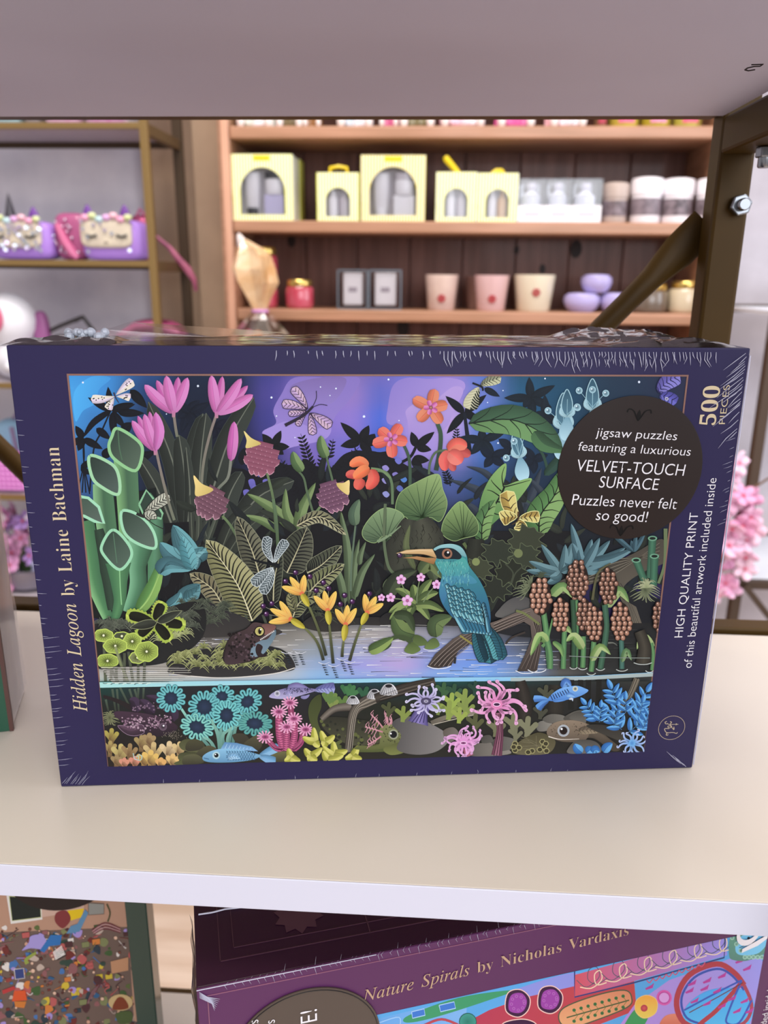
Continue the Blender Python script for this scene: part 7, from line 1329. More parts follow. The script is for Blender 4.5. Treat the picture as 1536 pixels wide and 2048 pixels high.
# soft pillow-like bag body
def pillow(mb, x0, x1, y0, y1, z0, z1, p=4.0, n=24):
    cx, cy, cz = (x0 + x1) / 2, (y0 + y1) / 2, (z0 + z1) / 2; a, b, c = (x1 - x0) / 2, (y1 - y0) / 2, (z1 - z0) / 2
    vs = []; fs = []; m = 14
    sp = lambda t, e: math.copysign(abs(t) ** e, t)
    for i in range(m + 1):
        f = -pi / 2 + pi * i / m
        for k in range(n):
            t = 2 * pi * k / n; e = 2 / p
            vs.append((cx + a * sp(cos(f), e) * sp(cos(t), e), cy + b * sp(cos(f), e) * sp(sin(t), e), cz + c * sp(sin(f), e)))
    for i in range(m):
        for k in range(n): fs.append((i * n + k, i * n + (k + 1) % n, (i + 1) * n + (k + 1) % n, (i + 1) * n + k))
    return mb.add(vs, fs)
m_lilac = mat('lilac_fabric', '#a97fd6', .55, coat=.2); m_cream = mat('cream_fabric', '#d8cdb8', .7, c2='#cbbfae', scale=40)
m_dk = mat('dark_stitch', '#1f1c22', .6); m_pinkf = mat('pink_fabric', '#c8648f', .55, coat=.3); m_magenta = mat('magenta_fabric', '#a8507f', .5, coat=.4)
m_seq = mat('sequin', '#c9dfe6', .12, .85, c2='#e6c9e2', scale=90); m_seqp = mat('pink_sequin', '#c8608e', .25, .5, c2='#8f3a5e', scale=60)
def unicorn_pouch(lab, px0, px1, pyt, pyb, y, sequins, horn):
    x0, zt = prj(px0, pyt, y); x1, zb = prj(px1, pyb, y); zb = Z2 + .0005; cx = (x0 + x1) / 2; w = x1 - x0; h = zt - zb
    t = thing('unicorn_pouch', (cx, y, zb), lab, 'pouch', 'unicorn pouches')
    pillow(MB(), -w / 2, w / 2, 0, .07, 0, h * .80, 5).build('pouch_body', m_lilac, t, smooth=True)
    pillow(MB(), -w / 2 + .004, w / 2 - .016, -.006, .012, h * .24, h * .79, 5).build('face_panel', m_cream, t, smooth=True)
    for sx in (-.27, .22):
        mb = MB(); mb.tube([(w * (sx + q * .085) , -.0070 - .001 * (1 - q * q), h * (.50 - .045 * (1 - q * q))) for q in (-1, -.6, -.2, .2, .6, 1)], [.0012, .002, .0024, .0024, .002, .0012], 6)
        for q in (-.8, 0, .8): mb.tube([(w * (sx + q * .085), -.0075, h * (.48 - .03 * (1 - q * q))), (w * (sx + q * .12), -.008, h * .43)], [.0012, .0004], 5)
        mb.build('eye', m_dk, t, smooth=True)
    mb = MB(); mb.tube([(w * (-.04 + q * .03), -.0068, h * (.36 - .025 * abs(q))) for q in (-1, -.5, 0, .5, 1)], .0009, 5); mb.build('mouth', mat('mouth_stitch', '#8a7a70', .7), t, smooth=True)
    for i, sx in enumerate((-.36, .24)):
        MB().lathe([(w * .085, 0), (w * .075, h * .1), (w * .035, h * .2), (0, h * .25)], 14, (w * sx, .012, h * .84), 1, .45).build('ear', mat('ear_purple', '#6e3f94', .5), t, smooth=True)
    cl = ['#e6a3c4', '#cfd8a0', '#b9d6dc', '#d6a8d8', '#e9b8c6']
    for i in range(7):
        MB().ball((w * (-.36 + .115 * i), -.004, h * (.82 + .04 * sin(i * 2.1))), h * .085, 12, 1.1, .8, .8).build('forelock_tuft', mat('tuft_' + str(i % 5), cl[i % 5], .5, coat=.3), t, smooth=True)
    if horn:
        MB().lathe([(.011, 0), (.008, .012), (.004, .030), (0, .044)], 14, (-w * .12, .01, h * .88)).build('horn', mat('horn_grey', '#4c4a52', .35, .5), t, smooth=True)
    mb = MB(); rr = random.Random(3 + sequins)
    for i in range(sequins):
        a = rr.uniform(-.46, .42) * w; b = rr.uniform(.16, .80) * h
        mb.lathe([(0, 0), (.0036, 0), (.0036, .0006), (0, .0006)], 10, (0, 0, 0))
        n_ = len(mb.v) - 40
        tl = rr.uniform(-.5, .5)
        for q in range(n_, len(mb.v)):
            x, y_, z = mb.v[q]; mb.v[q] = (x + a, -.0085 - z + x * tl, b + y_)
    so_ = mb.build('sequin_trim', m_seq, t, label='scattered iridescent sequins')
    return t
unicorn_pouch('lilac unicorn pouch with dark horn, covered in sequins, cut by the picture edge', -34, 104, 420, 519, 1.325, 55, True)
unicorn_pouch('lilac unicorn pouch with closed eyes beside the slim gold post', 152, 284, 416, 519, 1.325, 9, False)
def soft_bag(name, lab, cat, px0, px1, pyt, y, zb, m, d=.06, group=None, p=4):
    x0, zt = prj(px0, pyt, y); x1, _ = prj(px1, pyt, y)
    t = thing(name, ((x0 + x1) / 2, y, zb), lab, cat, group); w = x1 - x0; h = zt - zb
    pillow(MB(), -w / 2, w / 2, 0, d, 0, h, p).build('bag_body', m, t, smooth=True)
    return t, w, h
t, w, h = soft_bag('handbag', 'deep pink shiny bag standing between the two unicorn pouches', 'bag', 100, 165, 424, 1.345, Z2 + .0005, m_magenta, .05)
MB().tube([(-w * .3, -.004, h * .75), (-w * .1, -.006, h * .4), (w * .1, -.004, h * .15), (w * .25, -.004, .004)], [.006, .009, .01, .006], 8).build('bag_ribbon', m_pinkf, t, smooth=True)
mb = MB(); rr = random.Random(9)
for i in range(16): mb.ball((rr.uniform(-.45, .35) * w, -.003, rr.uniform(.1, .9) * h), .0028, 7)
mb.build('sequin_trim', m_seq, t, smooth=True)
t, w, h = soft_bag('handbag', 'pink sequinned bag tucked behind the right unicorn pouch at the post', 'bag', 255, 292, 428, 1.41, Z2 + .0005, m_seqp, .05)
MB().tube([(-w * .2, .02, h * .98), (0, .02, h * 1.12), (w * .25, .02, h * .98)], .003, 8).build('bag_handle', m_pinkf, t, smooth=True)
# ribbon hanging off the end of the second shelf
pts = [Vector(ony(a, b, 1.42 + .004 * i)) for i, (a, b) in enumerate(((300, 462), (318, 478), (340, 496), (358, 520), (376, 540), (388, 560), (392, 582)))]
t = thing('ribbon', pts[0], 'pink satin ribbon trailing off the shelf behind the slim gold post', 'ribbon')
MB().tube([p - pts[0] for p in pts], [.003, .004, .005, .007, .0085, .006, .0035], 8).build('ribbon_band', mat('pink_satin', '#b0607c', .4, c2='#8a4462', scale=30), t, smooth=True)

# third shelf: plush, sunglasses, purse
px_, pz_ = prj(2, 642, 1.33)
t = thing('plush_toy', (px_, 1.33, Z3), 'white plush toy with a big pink oval ear at the picture edge', 'plush toy')
hz = pz_ - Z3
m_plush = mat('white_plush', '#e6e6ee', .9, bump=.3, scale=160)
MB().ball((0, .03, hz), .056, 22, 1, .9, 1.0).build('head', m_plush, t, smooth=True)
MB().ball((.005, .03, .045), .045, 20, 1.05, .9, 1.0).build('body', m_plush, t, smooth=True)
MB().ball((.0, -.022, hz + .008), .027, 16, .62, .25, 1.05).build('ear_patch', mat('pink_plush', '#c9607f', .8), t, smooth=True)
MB().ball((.022, -.018, .030), .017, 14, 1, .8, .7).build('foot', m_plush, t, smooth=True)
t, w, h = soft_bag('bow_clip', 'small mauve bow beside the white plush toy', 'bow', 58, 88, 622, 1.36, Z3 + .0005, mat('mauve_fabric', '#9c5a92', .5, coat=.2), .03, None, 3)
MB().ball((w * .45, -.004, h * .35), .014, 12, 1.4, .6, .7).build('bow_loop', mat('pale_pink_fabric', '#cfa0cc', .5), t, smooth=True)
p0 = ony(150, 655, 1.38)
t = thing('sunglasses', (p0.x, 1.38, Z3 + .001), 'pair of dark sunglasses lying on the shelf with arms raised', 'sunglasses')
zt = p0.z - Z3
for sx in (-.032, .022):
    MB().ball((sx, 0, zt - .036), .026, 16, 1, .18, .8).build('lens', mat('dark_lens', '#3c3c44', .15, coat=.6), t, smooth=True)
for P_ in ([(95, 664), (120, 652), (150, 640), (166, 634)], [(150, 642), (166, 634), (178, 650), (192, 668)]):
    MB().tube([Vector(ony(a, b, 1.38)) - t.location for a, b in P_], .0042, 8).build('temple_arm', mat('dark_frame', '#2c2a2c', .4), t, smooth=True)
MB().tube([(-.055, 0, .002), (-.05, 0, zt - .03), (0, -.004, zt - .028), (.045, 0, zt - .03), (.05, 0, .002)], .004, 8).build('frame', mat('dark_frame', '#2c2a2c', .4), t, smooth=True)
t, w, h = soft_bag('purse', 'raspberry pink sequinned purse beside the slim gold post on the third shelf', 'purse', 228, 368, 638, 1.36, Z3 + .0005, m_seqp, .07, None, 2.6)
MB().tube([(-w * .45, -.004, h * .72), (-w * .2, -.008, h * .9), (w * .1, -.008, h * .93), (w * .42, -.004, h * .8)], .006, 8).build('purse_frill', m_pinkf, t, smooth=True)
MB().tube([(-w * .35, -.006, h * .62), (0, -.012, h * .74), (w * .3, -.008, h * .66)], .007, 8).build('purse_trim', mat('silver_fabric', '#c9bcc6', .3, .5), t, smooth=True)

# top shelf items: only their feet show
for (a, b, c, lab) in ((-30, 28, '#a9d3d6', 'pale turquoise bag, leftmost on the top shelf of the slim gold rack'), (32, 66, '#8f8a8a', 'grey bag between the turquoise and the pink bags on the top shelf'), (70, 150, '#e0a6c8', 'pale pink bag on the top shelf of the slim gold rack'), (152, 236, '#d887c2', 'bright pink and white bag on the top shelf, nearest the post')):
    t, w, h = soft_bag('handbag', lab, 'bag', a, b, 150, 1.325, Z1 + .0005, mat('bag_' + c[1:], c, .4, coat=.3, c2='#efe4ee' if c in ('#d887c2', '#e0a6c8') else None, scale=22), .06, 'bags on the top rack shelf')
    MB().tube([(-w * .25, .02, h * .97), (-w * .2, .02, h * 1.2), (w * .2, .02, h * 1.2), (w * .25, .02, h * .97)], .003, 8).build('bag_handle', m_pinkf, t, smooth=True)
# fourth shelf
t, w, h = soft_bag('backpack', 'rounded pale blue backpack behind the near brace', 'backpack', -30, 40, 842, 1.40, Z4 + .0005, mat('sky_fabric', '#a6d2ee', .6), .08, None, 3)
MB().tube([(w * .30, -.01, h * .05), (w * .42, -.016, h * .5), (w * .30, -.01, h * .93)], .005, 8).build('strap', mat('mauve_strap', '#8d7a9c', .6), t, smooth=True)
MB().tube([(w * .1, .03, h * .98), (w * .2, .03, h * 1.1), (w * .3, .03, h * .96)], .004, 8).build('handle', mat('mauve_strap', '#8d7a9c', .6), t, smooth=True)
t, w, h = soft_bag('basket_bag', 'bright pink lattice bag at the picture edge on the fourth rack shelf', 'bag', -40, 44, 908, 1.315, Z4 + .0005, mat('hot_pink_plastic', '#e07ad6', .35, coat=.3), .05, None, 6)
mb = MB()
for i in range(9): mb.tube([(-w * .46 + w * .92 * i / 8, -.003, h * .1), (-w * .46 + w * .92 * i / 8, -.003, h * .92)], .0016, 6)
for j in range(7): mb.tube([(-w * .46, -.004, h * (.1 + .8 * j / 6)), (w * .46, -.004, h * (.1 + .8 * j / 6))], .0016, 6)
mb.build('lattice', mat('pale_pink_plastic', '#f0a8ea', .35), t, smooth=True)

# artificial flowers: a stem with five-petalled blossoms
def blossom(parent, c, r, m, mc, seed):
    rr = random.Random(seed); mb = MB(); q = Matrix.Rotation(rr.uniform(0, 6), 3, 'Y') @ Matrix.Rotation(rr.uniform(-.7, .7), 3, 'X') @ Matrix.Rotation(rr.uniform(-.7, .7), 3, 'Z')
    for k in range(5):
        a = 2 * pi * k / 5; vs = []; fs = []
        prof = [(0, .10), (.35, .34), (.7, .44), (.95, .34), (1.08, .12), (.98, 0)]
        for s_, wd in prof[:-1]:
            for e in (-1, 0, 1):
                p = Vector((e * wd * r, -r * (.35 * s_ * s_ - .12 * abs(e)), s_ * r)); p = Matrix.Rotation(a, 3, 'Y') @ p; vs.append(q @ p)
        vs = [v + Vector(c) for v in vs]
        for i in range(4):
            for e in range(2): fs.append((i * 3 + e, i * 3 + e + 1, i * 3 + e + 4, i * 3 + e + 3))
        mb.add(vs, fs)
    o = mb.build('blossom', m, parent, smooth=True)
    md = o.modifiers.new('thickness', 'SOLIDIFY'); md.thickness = .0012
    MB().ball(tuple(Vector(c) + q @ Vector((0, -r * .12, 0))), r * .16, 8).build('blossom_heart', mc, o, smooth=True)
m_heart = mat('blossom_heart', '#d9607c', .6)
rng = random.Random(4)
p0 = ony(40, 1175, 1.36)
t = thing('artificial_flowers', (p0.x, 1.36, Z5), 'bunch of pink, white and lilac cloth flowers on the lowest visible rack shelf', 'flowers')
fm_ = [mat('petal_' + c[1:], c, .7) for c in ('#e3a8d4', '#efe4f2', '#b48fd6', '#d98cc0', '#c9d0f0')]
for i in range(34):
    q = ony(rng.uniform(-10, 92), rng.uniform(1012, 1165), 1.36) - t.location
    MB().tube([(.01, .03, .0), (q.x * .5, .03, q.z * .6), (q.x, .012, q.z)], .0016, 5).build('stem', mat('stem_green', '#5d7a4c', .7), t, smooth=True)
    blossom(t, (q.x, rng.uniform(-.03, .02), q.z), rng.uniform(.017, .026), fm_[i % 5], m_heart, i)
MB().lathe([(.03, 0), (.05, .01), (.056, .05), (.05, .052), (.045, .012), (0, .008)], 20, (.01, .03, 0)).build('flower_pot', mat('grey_tin', '#8f8a98', .4, .5), t, smooth=True)

# ================================================================== WOODEN BOOKCASE
KY = 1.40; KB = 1.58
kx0 = -.265; kx1 = .705
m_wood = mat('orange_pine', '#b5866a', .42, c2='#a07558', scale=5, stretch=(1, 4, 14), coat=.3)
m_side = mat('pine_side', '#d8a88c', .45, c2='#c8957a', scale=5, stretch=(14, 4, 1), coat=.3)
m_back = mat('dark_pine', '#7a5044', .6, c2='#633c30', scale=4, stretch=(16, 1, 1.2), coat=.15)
kc = thing('bookcase', ((kx0 + kx1) / 2, KY, FLZ), 'wide orange pine bookcase holding gift boxes, candles and wrapped gifts', 'bookcase')
def K(x, y, z): return (x - kc.location.x, y - kc.location.y, z - kc.location.z)
for x0, x1 in ((kx0, kx0 + .024), (kx1 - .024, kx1)):
    MB().box(K(x0, KY, FLZ), K(x1, KB + .015, 1.02)).build('side_panel', m_wood, kc, bevel=.0015)
    MB().box(K(x0 + .008, KY - .010, FLZ + .02), K(x1 - .002, KY - .0003, 1.02)).build('face_strip', m_side, kc, bevel=.002)
zA, zB, zC = ony(900, 252, KY).z, ony(900, 443, KY).z, ony(900, 622, KY).z
KT = .0225
for z in (zA, zB, zC, zA + .24):
    MB().box(K(kx0 + .0245, KY - .004, z - KT), K(kx1 - .0245, KB, z)).build('shelf', m_wood, kc, bevel=.0035, seg=3)
n = 8
for i in range(n):
    a = kx0 + .024 + (kx1 - kx0 - .048) * i / n; b = kx0 + .024 + (kx1 - kx0 - .048) * (i + 1) / n
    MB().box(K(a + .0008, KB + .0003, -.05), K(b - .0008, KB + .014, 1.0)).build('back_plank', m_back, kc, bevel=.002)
knm = mat('wood_knot', '#241410', .6)
for px, py, r in ((583, 482, .009), (1152, 498, .013), (806, 655, .014), (1033, 500, .006), (1085, 538, .007)):
    q = ony(px, py, KB); kn = MB().lathe([(0, 0), (r * .6, .0), (r, -.0004), (r, -.0008), (0, -.0008)], 16, (0, 0, 0), 1, 1.5).build('wood_knot', knm, kc)
    kn.rotation_euler = (radians(90), 0, 0); kn.location = Vector(K(q.x, KB - .0004, q.z))
ZT = .055; KF = 1.25
MB().box(K(kx0 - .005, KF, ZT - .028), K(kx1 + .005, KB, ZT)).build('counter', m_wood, kc, bevel=.003)
for i in range(4):
    a = kx0 + (kx1 - kx0) * i / 4; b = kx0 + (kx1 - kx0) * (i + 1) / 4
    d = MB().box(K(a + .004, KF + .012, FLZ + .06), K(b - .004, KF + .03, ZT - .032)).build('door', m_wood, kc, bevel=.003)
    MB().ball(K(b - .03, KF + .004, -.35), .012, 12).build('door_knob', m_brass_far, d, smooth=True)
MB().box(K(kx0, KF + .031, FLZ), K(kx1, KF + .05, ZT - .03)).build('plinth', m_back, kc)

# ---- yellow striped gift boxes with an arched window
m_yel = mat('yellow_card', '#c9c22e', .5); m_win = film_mat('window_film', (1, 1, 1, 1), .0, .08)
m_cyl = mat('white_plastic', '#f0eef6', .35, coat=.3); m_blk = mat('black_cap', '#26242c', .4); m_lav = mat('lavender_card', '#cbc6ea', .5); m_rosegold = mat('amber_bottle', '#d8b088', .25, coat=.5); m_greyp = mat('grey_bottle', '#cfc8d2', .3, coat=.4)
def stripe_mat(key, c1, c2, n):
    if key in MATS: return MATS[key]
    m = mat(key, c1, .5, coat=.15); nt = m.node_tree
    tc = nt.nodes.new('ShaderNodeTexCoord'); wv = nt.nodes.new('ShaderNodeTexWave'); wv.inputs['Scale'].default_value = n; wv.bands_direction = 'X'
    rp = nt.nodes.new('ShaderNodeValToRGB'); rp.color_ramp.elements[0].position = .4; rp.color_ramp.elements[1].position = .6
    rp.color_ramp.elements[0].color = hx(c1); rp.color_ramp.elements[1].color = hx(c2)
    nt.links.new(tc.outputs['Object'], wv.inputs['Vector']); nt.links.new(wv.outputs['Fac'], rp.inputs[0]); nt.links.new(rp.outputs[0], nt.nodes['Principled BSDF'].inputs['Base Color'])
    return m
m_str = stripe_mat('striped_lime_card', '#dfe060', '#f6f8e6', 55); m_str2 = stripe_mat('striped_yellow_card', '#dccb50', '#f4f0d8', 55)
def gift_box(lab, px0, px1, pyt, y, zb, m, big, kind, handle):
    x0, zt = prj(px0, pyt, y); x1, _ = prj(px1, pyt, y); w = x1 - x0; h = zt - zb; d = .075 if big else .05
    t = thing('gift_box', ((x0 + x1) / 2, y, zb), lab, 'gift box', 'striped gift boxes')
    aw = w * (.37 if big else .29); z0 = h * .09; zs = h * (.44 if big else .42)
    top = min(h * .85, zs + aw)
    arch = [(aw * cos(a), zs + (top - zs) * sin(a)) for a in [pi * k / 20 for k in range(21)]]
    hole = [(-aw, z0), (aw, z0)] + [] ; ring_in = [(aw, z0)] + arch + [(-aw, z0)]
    out = []
    for (px, pz) in ring_in:   # outward partner of each inner point on the rectangle
        cxx, czz = 0, h * .45; dx, dz = px - cxx, pz - czz
        s_ = min((w / 2) / abs(dx) if abs(dx) > 1e-9 else 1e9, ((h - czz) if dz > 0 else czz) / abs(dz) if abs(dz) > 1e-9 else 1e9)
        out.append((cxx + dx * s_, czz + dz * s_))
    # make sure the rectangle's corners are present
    mb = MB(); N = len(ring_in); fs = []; vs = [(p[0], 0, p[1]) for p in ring_in] + [(p[0], 0, p[1]) for p in out]
    for i in range(N):
        j = (i + 1) % N; fs.append((i, j, j + N, i + N))
    mb.add(vs, fs)
    for (sx, sz) in ((-1, 0), (1, 0), (-1, 1), (1, 1)):
        cpt = (sx * w / 2, 0, sz * h); best = [i for i in range(N)]
        for i in range(N):
            j = (i + 1) % N; a = out[i]; b = out[j]
            if (abs(abs(a[0]) - w / 2) < 1e-6) != (abs(abs(b[0]) - w / 2) < 1e-6) and (a[0] * sx > -1e-9 or b[0] * sx > -1e-9) and abs((a[1] + b[1]) / 2 - cpt[2]) < h * .4 and max(abs(a[0] - cpt[0]), abs(b[0] - cpt[0])) < w * .9:
                mb.add([(a[0], 0, a[1]), cpt, (b[0], 0, b[1])], [(0, 1, 2)])
    fo = mb.build('front_panel', m, t); md = fo.modifiers.new('thickness', 'SOLIDIFY'); md.thickness = .001
    MB().box((-w / 2, .0012, 0), (-w / 2 + .001, d, h)).box((w / 2 - .001, .0012, 0), (w / 2, d, h)).box((-w / 2, .0012, h - .001), (w / 2, d, h)).box((-w / 2, .0012, 0), (w / 2, d, .001)).box((-w / 2, d - .001, 0), (w / 2, d, h)).build('carton', m, t)
    MB().box((-w / 2 + .002, d * .42, .002), (w / 2 - .002, d * .42 + .001, h - .002)).build('inner_card', mat('pale_card', '#dcd6de', .6), t)
    ribm = mat('yellow_ribbon', '#e6c811', .4, coat=.2)
    if big: MB().box((-w * .13, -.0014, h * .90), (w * .13, -.0002, h * .985)).build('label_band', ribm, t, bevel=.0005)
    if handle == 'loop': MB().tube([(-w * .2, d * .3, h), (-w * .2, d * .3, h + .010), (0, d * .3, h + .013), (w * .2, d * .3, h + .010), (w * .2, d * .3, h)], .0032, 8).build('ribbon_handle', ribm, t, smooth=True)
    if handle == 'up': MB().tube([(w * .05, d * .3, h), (-w * .08, d * .3, h + .010), (-w * .26, d * .25, h + .024), (-w * .30, d * .25, h + .029)], [.004, .0055, .0065, .005], 8).build('ribbon_handle', ribm, t, smooth=True)
    if handle == 'stub': MB().tube([(-w * .15, d * .3, h), (-w * .05, d * .3, h + .006), (w * .08, d * .3, h + .006), (w * .14, d * .3, h)], .004, 8).build('ribbon_handle', ribm, t, smooth=True)
    yb = d * .20; b0 = .0012
    if kind == 'set':
        MB().lathe([(aw * .24, b0), (aw * .26, h * .18), (aw * .30, h * .2), (aw * .36, h * .74), (0, h * .75)], 18, (-aw * .52, yb, 0), 1, .5).build('lotion_tube', m_cyl, t, smooth=True)
        MB().lathe([(aw * .22, b0), (aw * .24, h * .2), (0, h * .205)], 18, (-aw * .52, yb - .003, 0), 1, .5).build('tube_cap', m_blk if m is m_str else m_cyl, t, smooth=True)
        MB().box((aw * .02, yb - .006, b0), (aw * .9, yb + .012, h * .40)).build('soap_carton', m_lav if m is m_str else m_cyl, t, bevel=.001)
        j = MB().lathe([(aw * .36, 0), (aw * .40, h * .02), (aw * .40, h * .22), (aw * .36, h * .24), (0, h * .24)], 18, (aw * .46, yb, h * .405), 1, .5).build('cream_jar', m_cyl, t, smooth=True)
        MB().lathe([(aw * .41, 0), (aw * .41, h * .10), (0, h * .102)], 18, (aw * .46, yb, h * .648), 1, .5).build('jar_lid', m_blk if m is m_str else m_greyp, t, smooth=True)
    else:
        for i, sx in enumerate((-.45, .45)):
            mm = (m_cyl, m_greyp) if kind == 'pair' else (m_cyl, m_rosegold)
            MB().lathe([(aw * .40, b0), (aw * .42, h * .08), (aw * .42, h * .46), (aw * .24, h * .54), (aw * .22, h * .64), (0, h * .645)], 16, (aw * sx, yb + .003 * i, 0), 1, .7).build('bottle', mm[i], t, smooth=True)
    MB().box((-aw - .003, .0014, z0 - .002), (aw + .003, .0017, top + .003)).build('window_pane', m_win, t)
    return t
gift_box('large lime striped gift box, nearest the left side of the bookcase', 462, 584, 308, KY + .003, zB, m_str, True, 'set', None)
gift_box('tall lime gift box standing close behind the leftmost large one', 520, 600, 318, KY + .085, zB, m_str, False, 'pair', None)
gift_box('small striped gift box with a looped yellow ribbon, between the two large ones', 633, 718, 345, KY + .003, zB, m_str, False, 'pair', 'loop')
gift_box('large yellow striped gift box in the middle of the shelf', 722, 852, 310, KY + .003, zB, m_str2, True, 'set', None)
gift_box('small striped gift box whose yellow ribbon sticks up to one side', 873, 955, 344, KY + .003, zB, m_str, False, 'pair', 'up')
gift_box('small striped gift box with amber bottle, beside the white scent boxes', 957, 1038, 346, KY + .003, zB, m_str, False, 'amber', 'stub')
# ---- clear topped scent boxes
m_pet = film_mat('clear_plastic', (.96, .97, 1, 1), .08, .06); m_whc = mat('white_card', '#efeaf0', .5, coat=.2)
for (a, b, lab) in ((1038, 1094, 'white scent box with clear top, next to the yellow gift boxes'), (1094, 1146, 'middle one of the three white scent boxes with clear tops'), (1147, 1205, 'white scent box with clear top, next to the round dark banded jars')):
    y = KY + .003; x0, zt = prj(a, 357, y); x1, zm = prj(b, 411, y); w = (x1 - x0) * .96; h = zt - zB; hm = zm - zB
    t = thing('scent_box', ((x0 + x1) / 2, y, zB), lab, 'scent box', 'clear topped scent boxes')
    MB().box((-w / 2, 0, 0), (w / 2, w, hm)).build('card_base', m_whc, t, bevel=.0008)
    MB().box((-w * .28, -.0006, hm * .35), (w * .28, 0, hm * .65)).build('base_label', mat('pale_grey_ink', '#cfc6cf', .5), t)
    MB().box((-w / 2 + .001, .001, hm), (w / 2 - .001, w - .001, h)).build('clear_top', m_pet, t)
    bt = MB().lathe([(w * .30, 0), (w * .34, .002), (w * .34, (h - hm) * .36), (w * .14, (h - hm) * .55), (w * .12, (h - hm) * .62), (0, (h - hm) * .62)], 20, (0, w * .5, hm + .0005)).build('scent_bottle', m_cyl, t, smooth=True)
    MB().lathe([(w * .17, 0), (w * .2, .004), (w * .17, (h - hm) * .26), (0, (h - hm) * .28)], 16, (0, w * .5, hm + (h - hm) * .625)).build('stopper', m_greyp, t, smooth=True)
# ---- banded jars
for (a, b, pt, lab, bc) in ((1206, 1261, 365, 'short jar with broad dark band and domed lid, first of the banded jars', '#57494c'), (1263, 1330, 355, 'tall white jar with dark band, second of the banded jars', '#6a5e66'), (1326, 1392, 357, 'white jar with dark band, third of the banded jars', '#4c4248'), (1394, 1452, 357, 'white jar with dark band, half hidden by the brass post', '#4c4248')):
    y = KY + .036; x0, zt = prj(a, pt, y); x1, _ = prj(b, pt, y); r = (x1 - x0) / 2 * .97; h = zt - zB
    if a == 1326: y += .0
    t = thing('candle_jar', ((x0 + x1) / 2, y, zB), lab, 'candle jar', 'banded candle jars')
    mm = m_whc if a != 1206 else mat('beige_ceramic', '#b9a79e', .45, coat=.2)
    MB().lathe([(0, 0), (r * .9, 0), (r * .94, .003), (r * .94, h * .62), (0, h * .62)], 32).build('jar_body', mm, t, smooth=True)
    MB().lathe([(r * .95, h * .17), (r * .955, h * .18), (r * .955, h * .53), (r * .95, h * .54)], 32).build('label_band', mat('band_' + bc[1:], bc, .4, c2='#8a7c84', scale=70), t, smooth=True)
    MB().lathe([(0, h * .621), (r * .99, h * .621), (r, h * .66), (r, h * .90), (r * .94, h * .97), (r * .6, h), (0, h)], 32).build('jar_lid', mm, t, smooth=True)

# ---- third row: candles and cups
m_gold2 = mat('gold_lid', '#d8b86a', .22, .9); m_red = mat('red_candle_glass', '#a83444', .18, coat=.8, c2='#c05064', scale=14)
def lid_jar(lab, a, b, pt, pb, y, zb, m):
    x0, zt = prj(a, pt, y); x1, zb_ = prj(b, pb, y); zb = zb if zb is not None else zb_; r = (x1 - x0) / 2; h = zt - zb
    t = thing('candle_jar', ((x0 + x1) / 2, y, zb), lab, 'candle jar', 'gold lidded candle jars')
    MB().lathe([(0, 0), (r * .86, 0), (r * .95, .003), (r, .008), (r, h * .68), (r * .9, h * .76), (0, h * .77)], 32).build('jar_body', m, t, smooth=True)
    MB().lathe([(0, h * .772), (r * .88, h * .772), (r * .9, h * .79), (r * .9, h * .95), (r * .82, h), (0, h)], 32).build('jar_lid', m_gold2, t, smooth=True)
    return zb + h
zz = lid_jar('red candle jar with gold lid, lower one of the stack behind the cellophane bag', 503, 557, 563, 622, KY + .05, zC, m_red)
lid_jar('red candle jar with gold lid, on top of the stacked one', 504, 556, 494, 563, KY + .05, zz + .0003, m_red)
lid_jar('red candle jar with gold lid standing alone beside the stack', 571, 628, 559, 622, KY + .04, zC, m_red)
m_dkw = mat('olive_wax_glass', '#6a5c50', .2, coat=.6); m_cr = mat('cream_wax_glass', '#cfc0a4', .2, coat=.6)
lid_jar('olive grey jar with gold lid partly behind the diagonal brace', 1262, 1332, 566, 622, KY + .05, zC, m_dkw)
lid_jar('cream jar with gold lid beside the brass post', 1340, 1402, 562, 622, KY + .05, zC, m_cr)
for (a, b, lab) in ((675, 735, 'left of the two glass framed white candle boxes'), (738, 803, 'right of the two glass framed white candle boxes')):
    y = KY + .02; x0, zt = prj(a, 539, y); x1, _ = prj(b, 539, y); w = (x1 - x0) * .98; h = zt - zC
    t = thing('candle_box', ((x0 + x1) / 2, y, zC), lab, 'candle box', 'glass framed candle boxes')
    MB().box((-w / 2, 0, 0), (w / 2, w * .9, h)).build('glass_case', film_mat('grey_glass', (1, 1, 1, 1), .02, .08), t, bevel=.002)
    MB().box((-w * .33, .004, h * .10), (w * .33, w * .7, h * .92)).build('candle_block', mat('pale_wax', '#f6f0f4', .5), t, bevel=.003)
    fr_ = MB(); e = .0028
    for sx in (-1, 1): fr_.box((sx * w / 2 - e / 2, -e / 2, 0), (sx * w / 2 + e / 2, e / 2, h))
    fr_.box((-w / 2, -e / 2, h - e), (w / 2, e / 2, h)).box((-w / 2, -e / 2, 0), (w / 2, e / 2, e)); fr_.build('frame', mat('grey_metal', '#7c8690', .3, .6), t)
    MB().box((-w * .14, .0032, h * .44), (w * .14, .0038, h * .56)).build('label_print', mat('grey_print', '#b4a8b2', .5), t)
m_cup = mat('blush_glass', '#dcc4b8', .15, coat=.8, c2='#cdb0a8', scale=18); m_cupw = mat('ivory_glass', '#e6dcc4', .15, coat=.8); m_cupp = mat('pink_glass', '#d9b4b4', .15, coat=.8); m_cupd = mat('shade_darkened_glass', '#94726a', .15, coat=.7)  # darkest glass has the shade on the rear candles put into its colour
m_emb = mat('red_emblem', '#a2282f', .5)
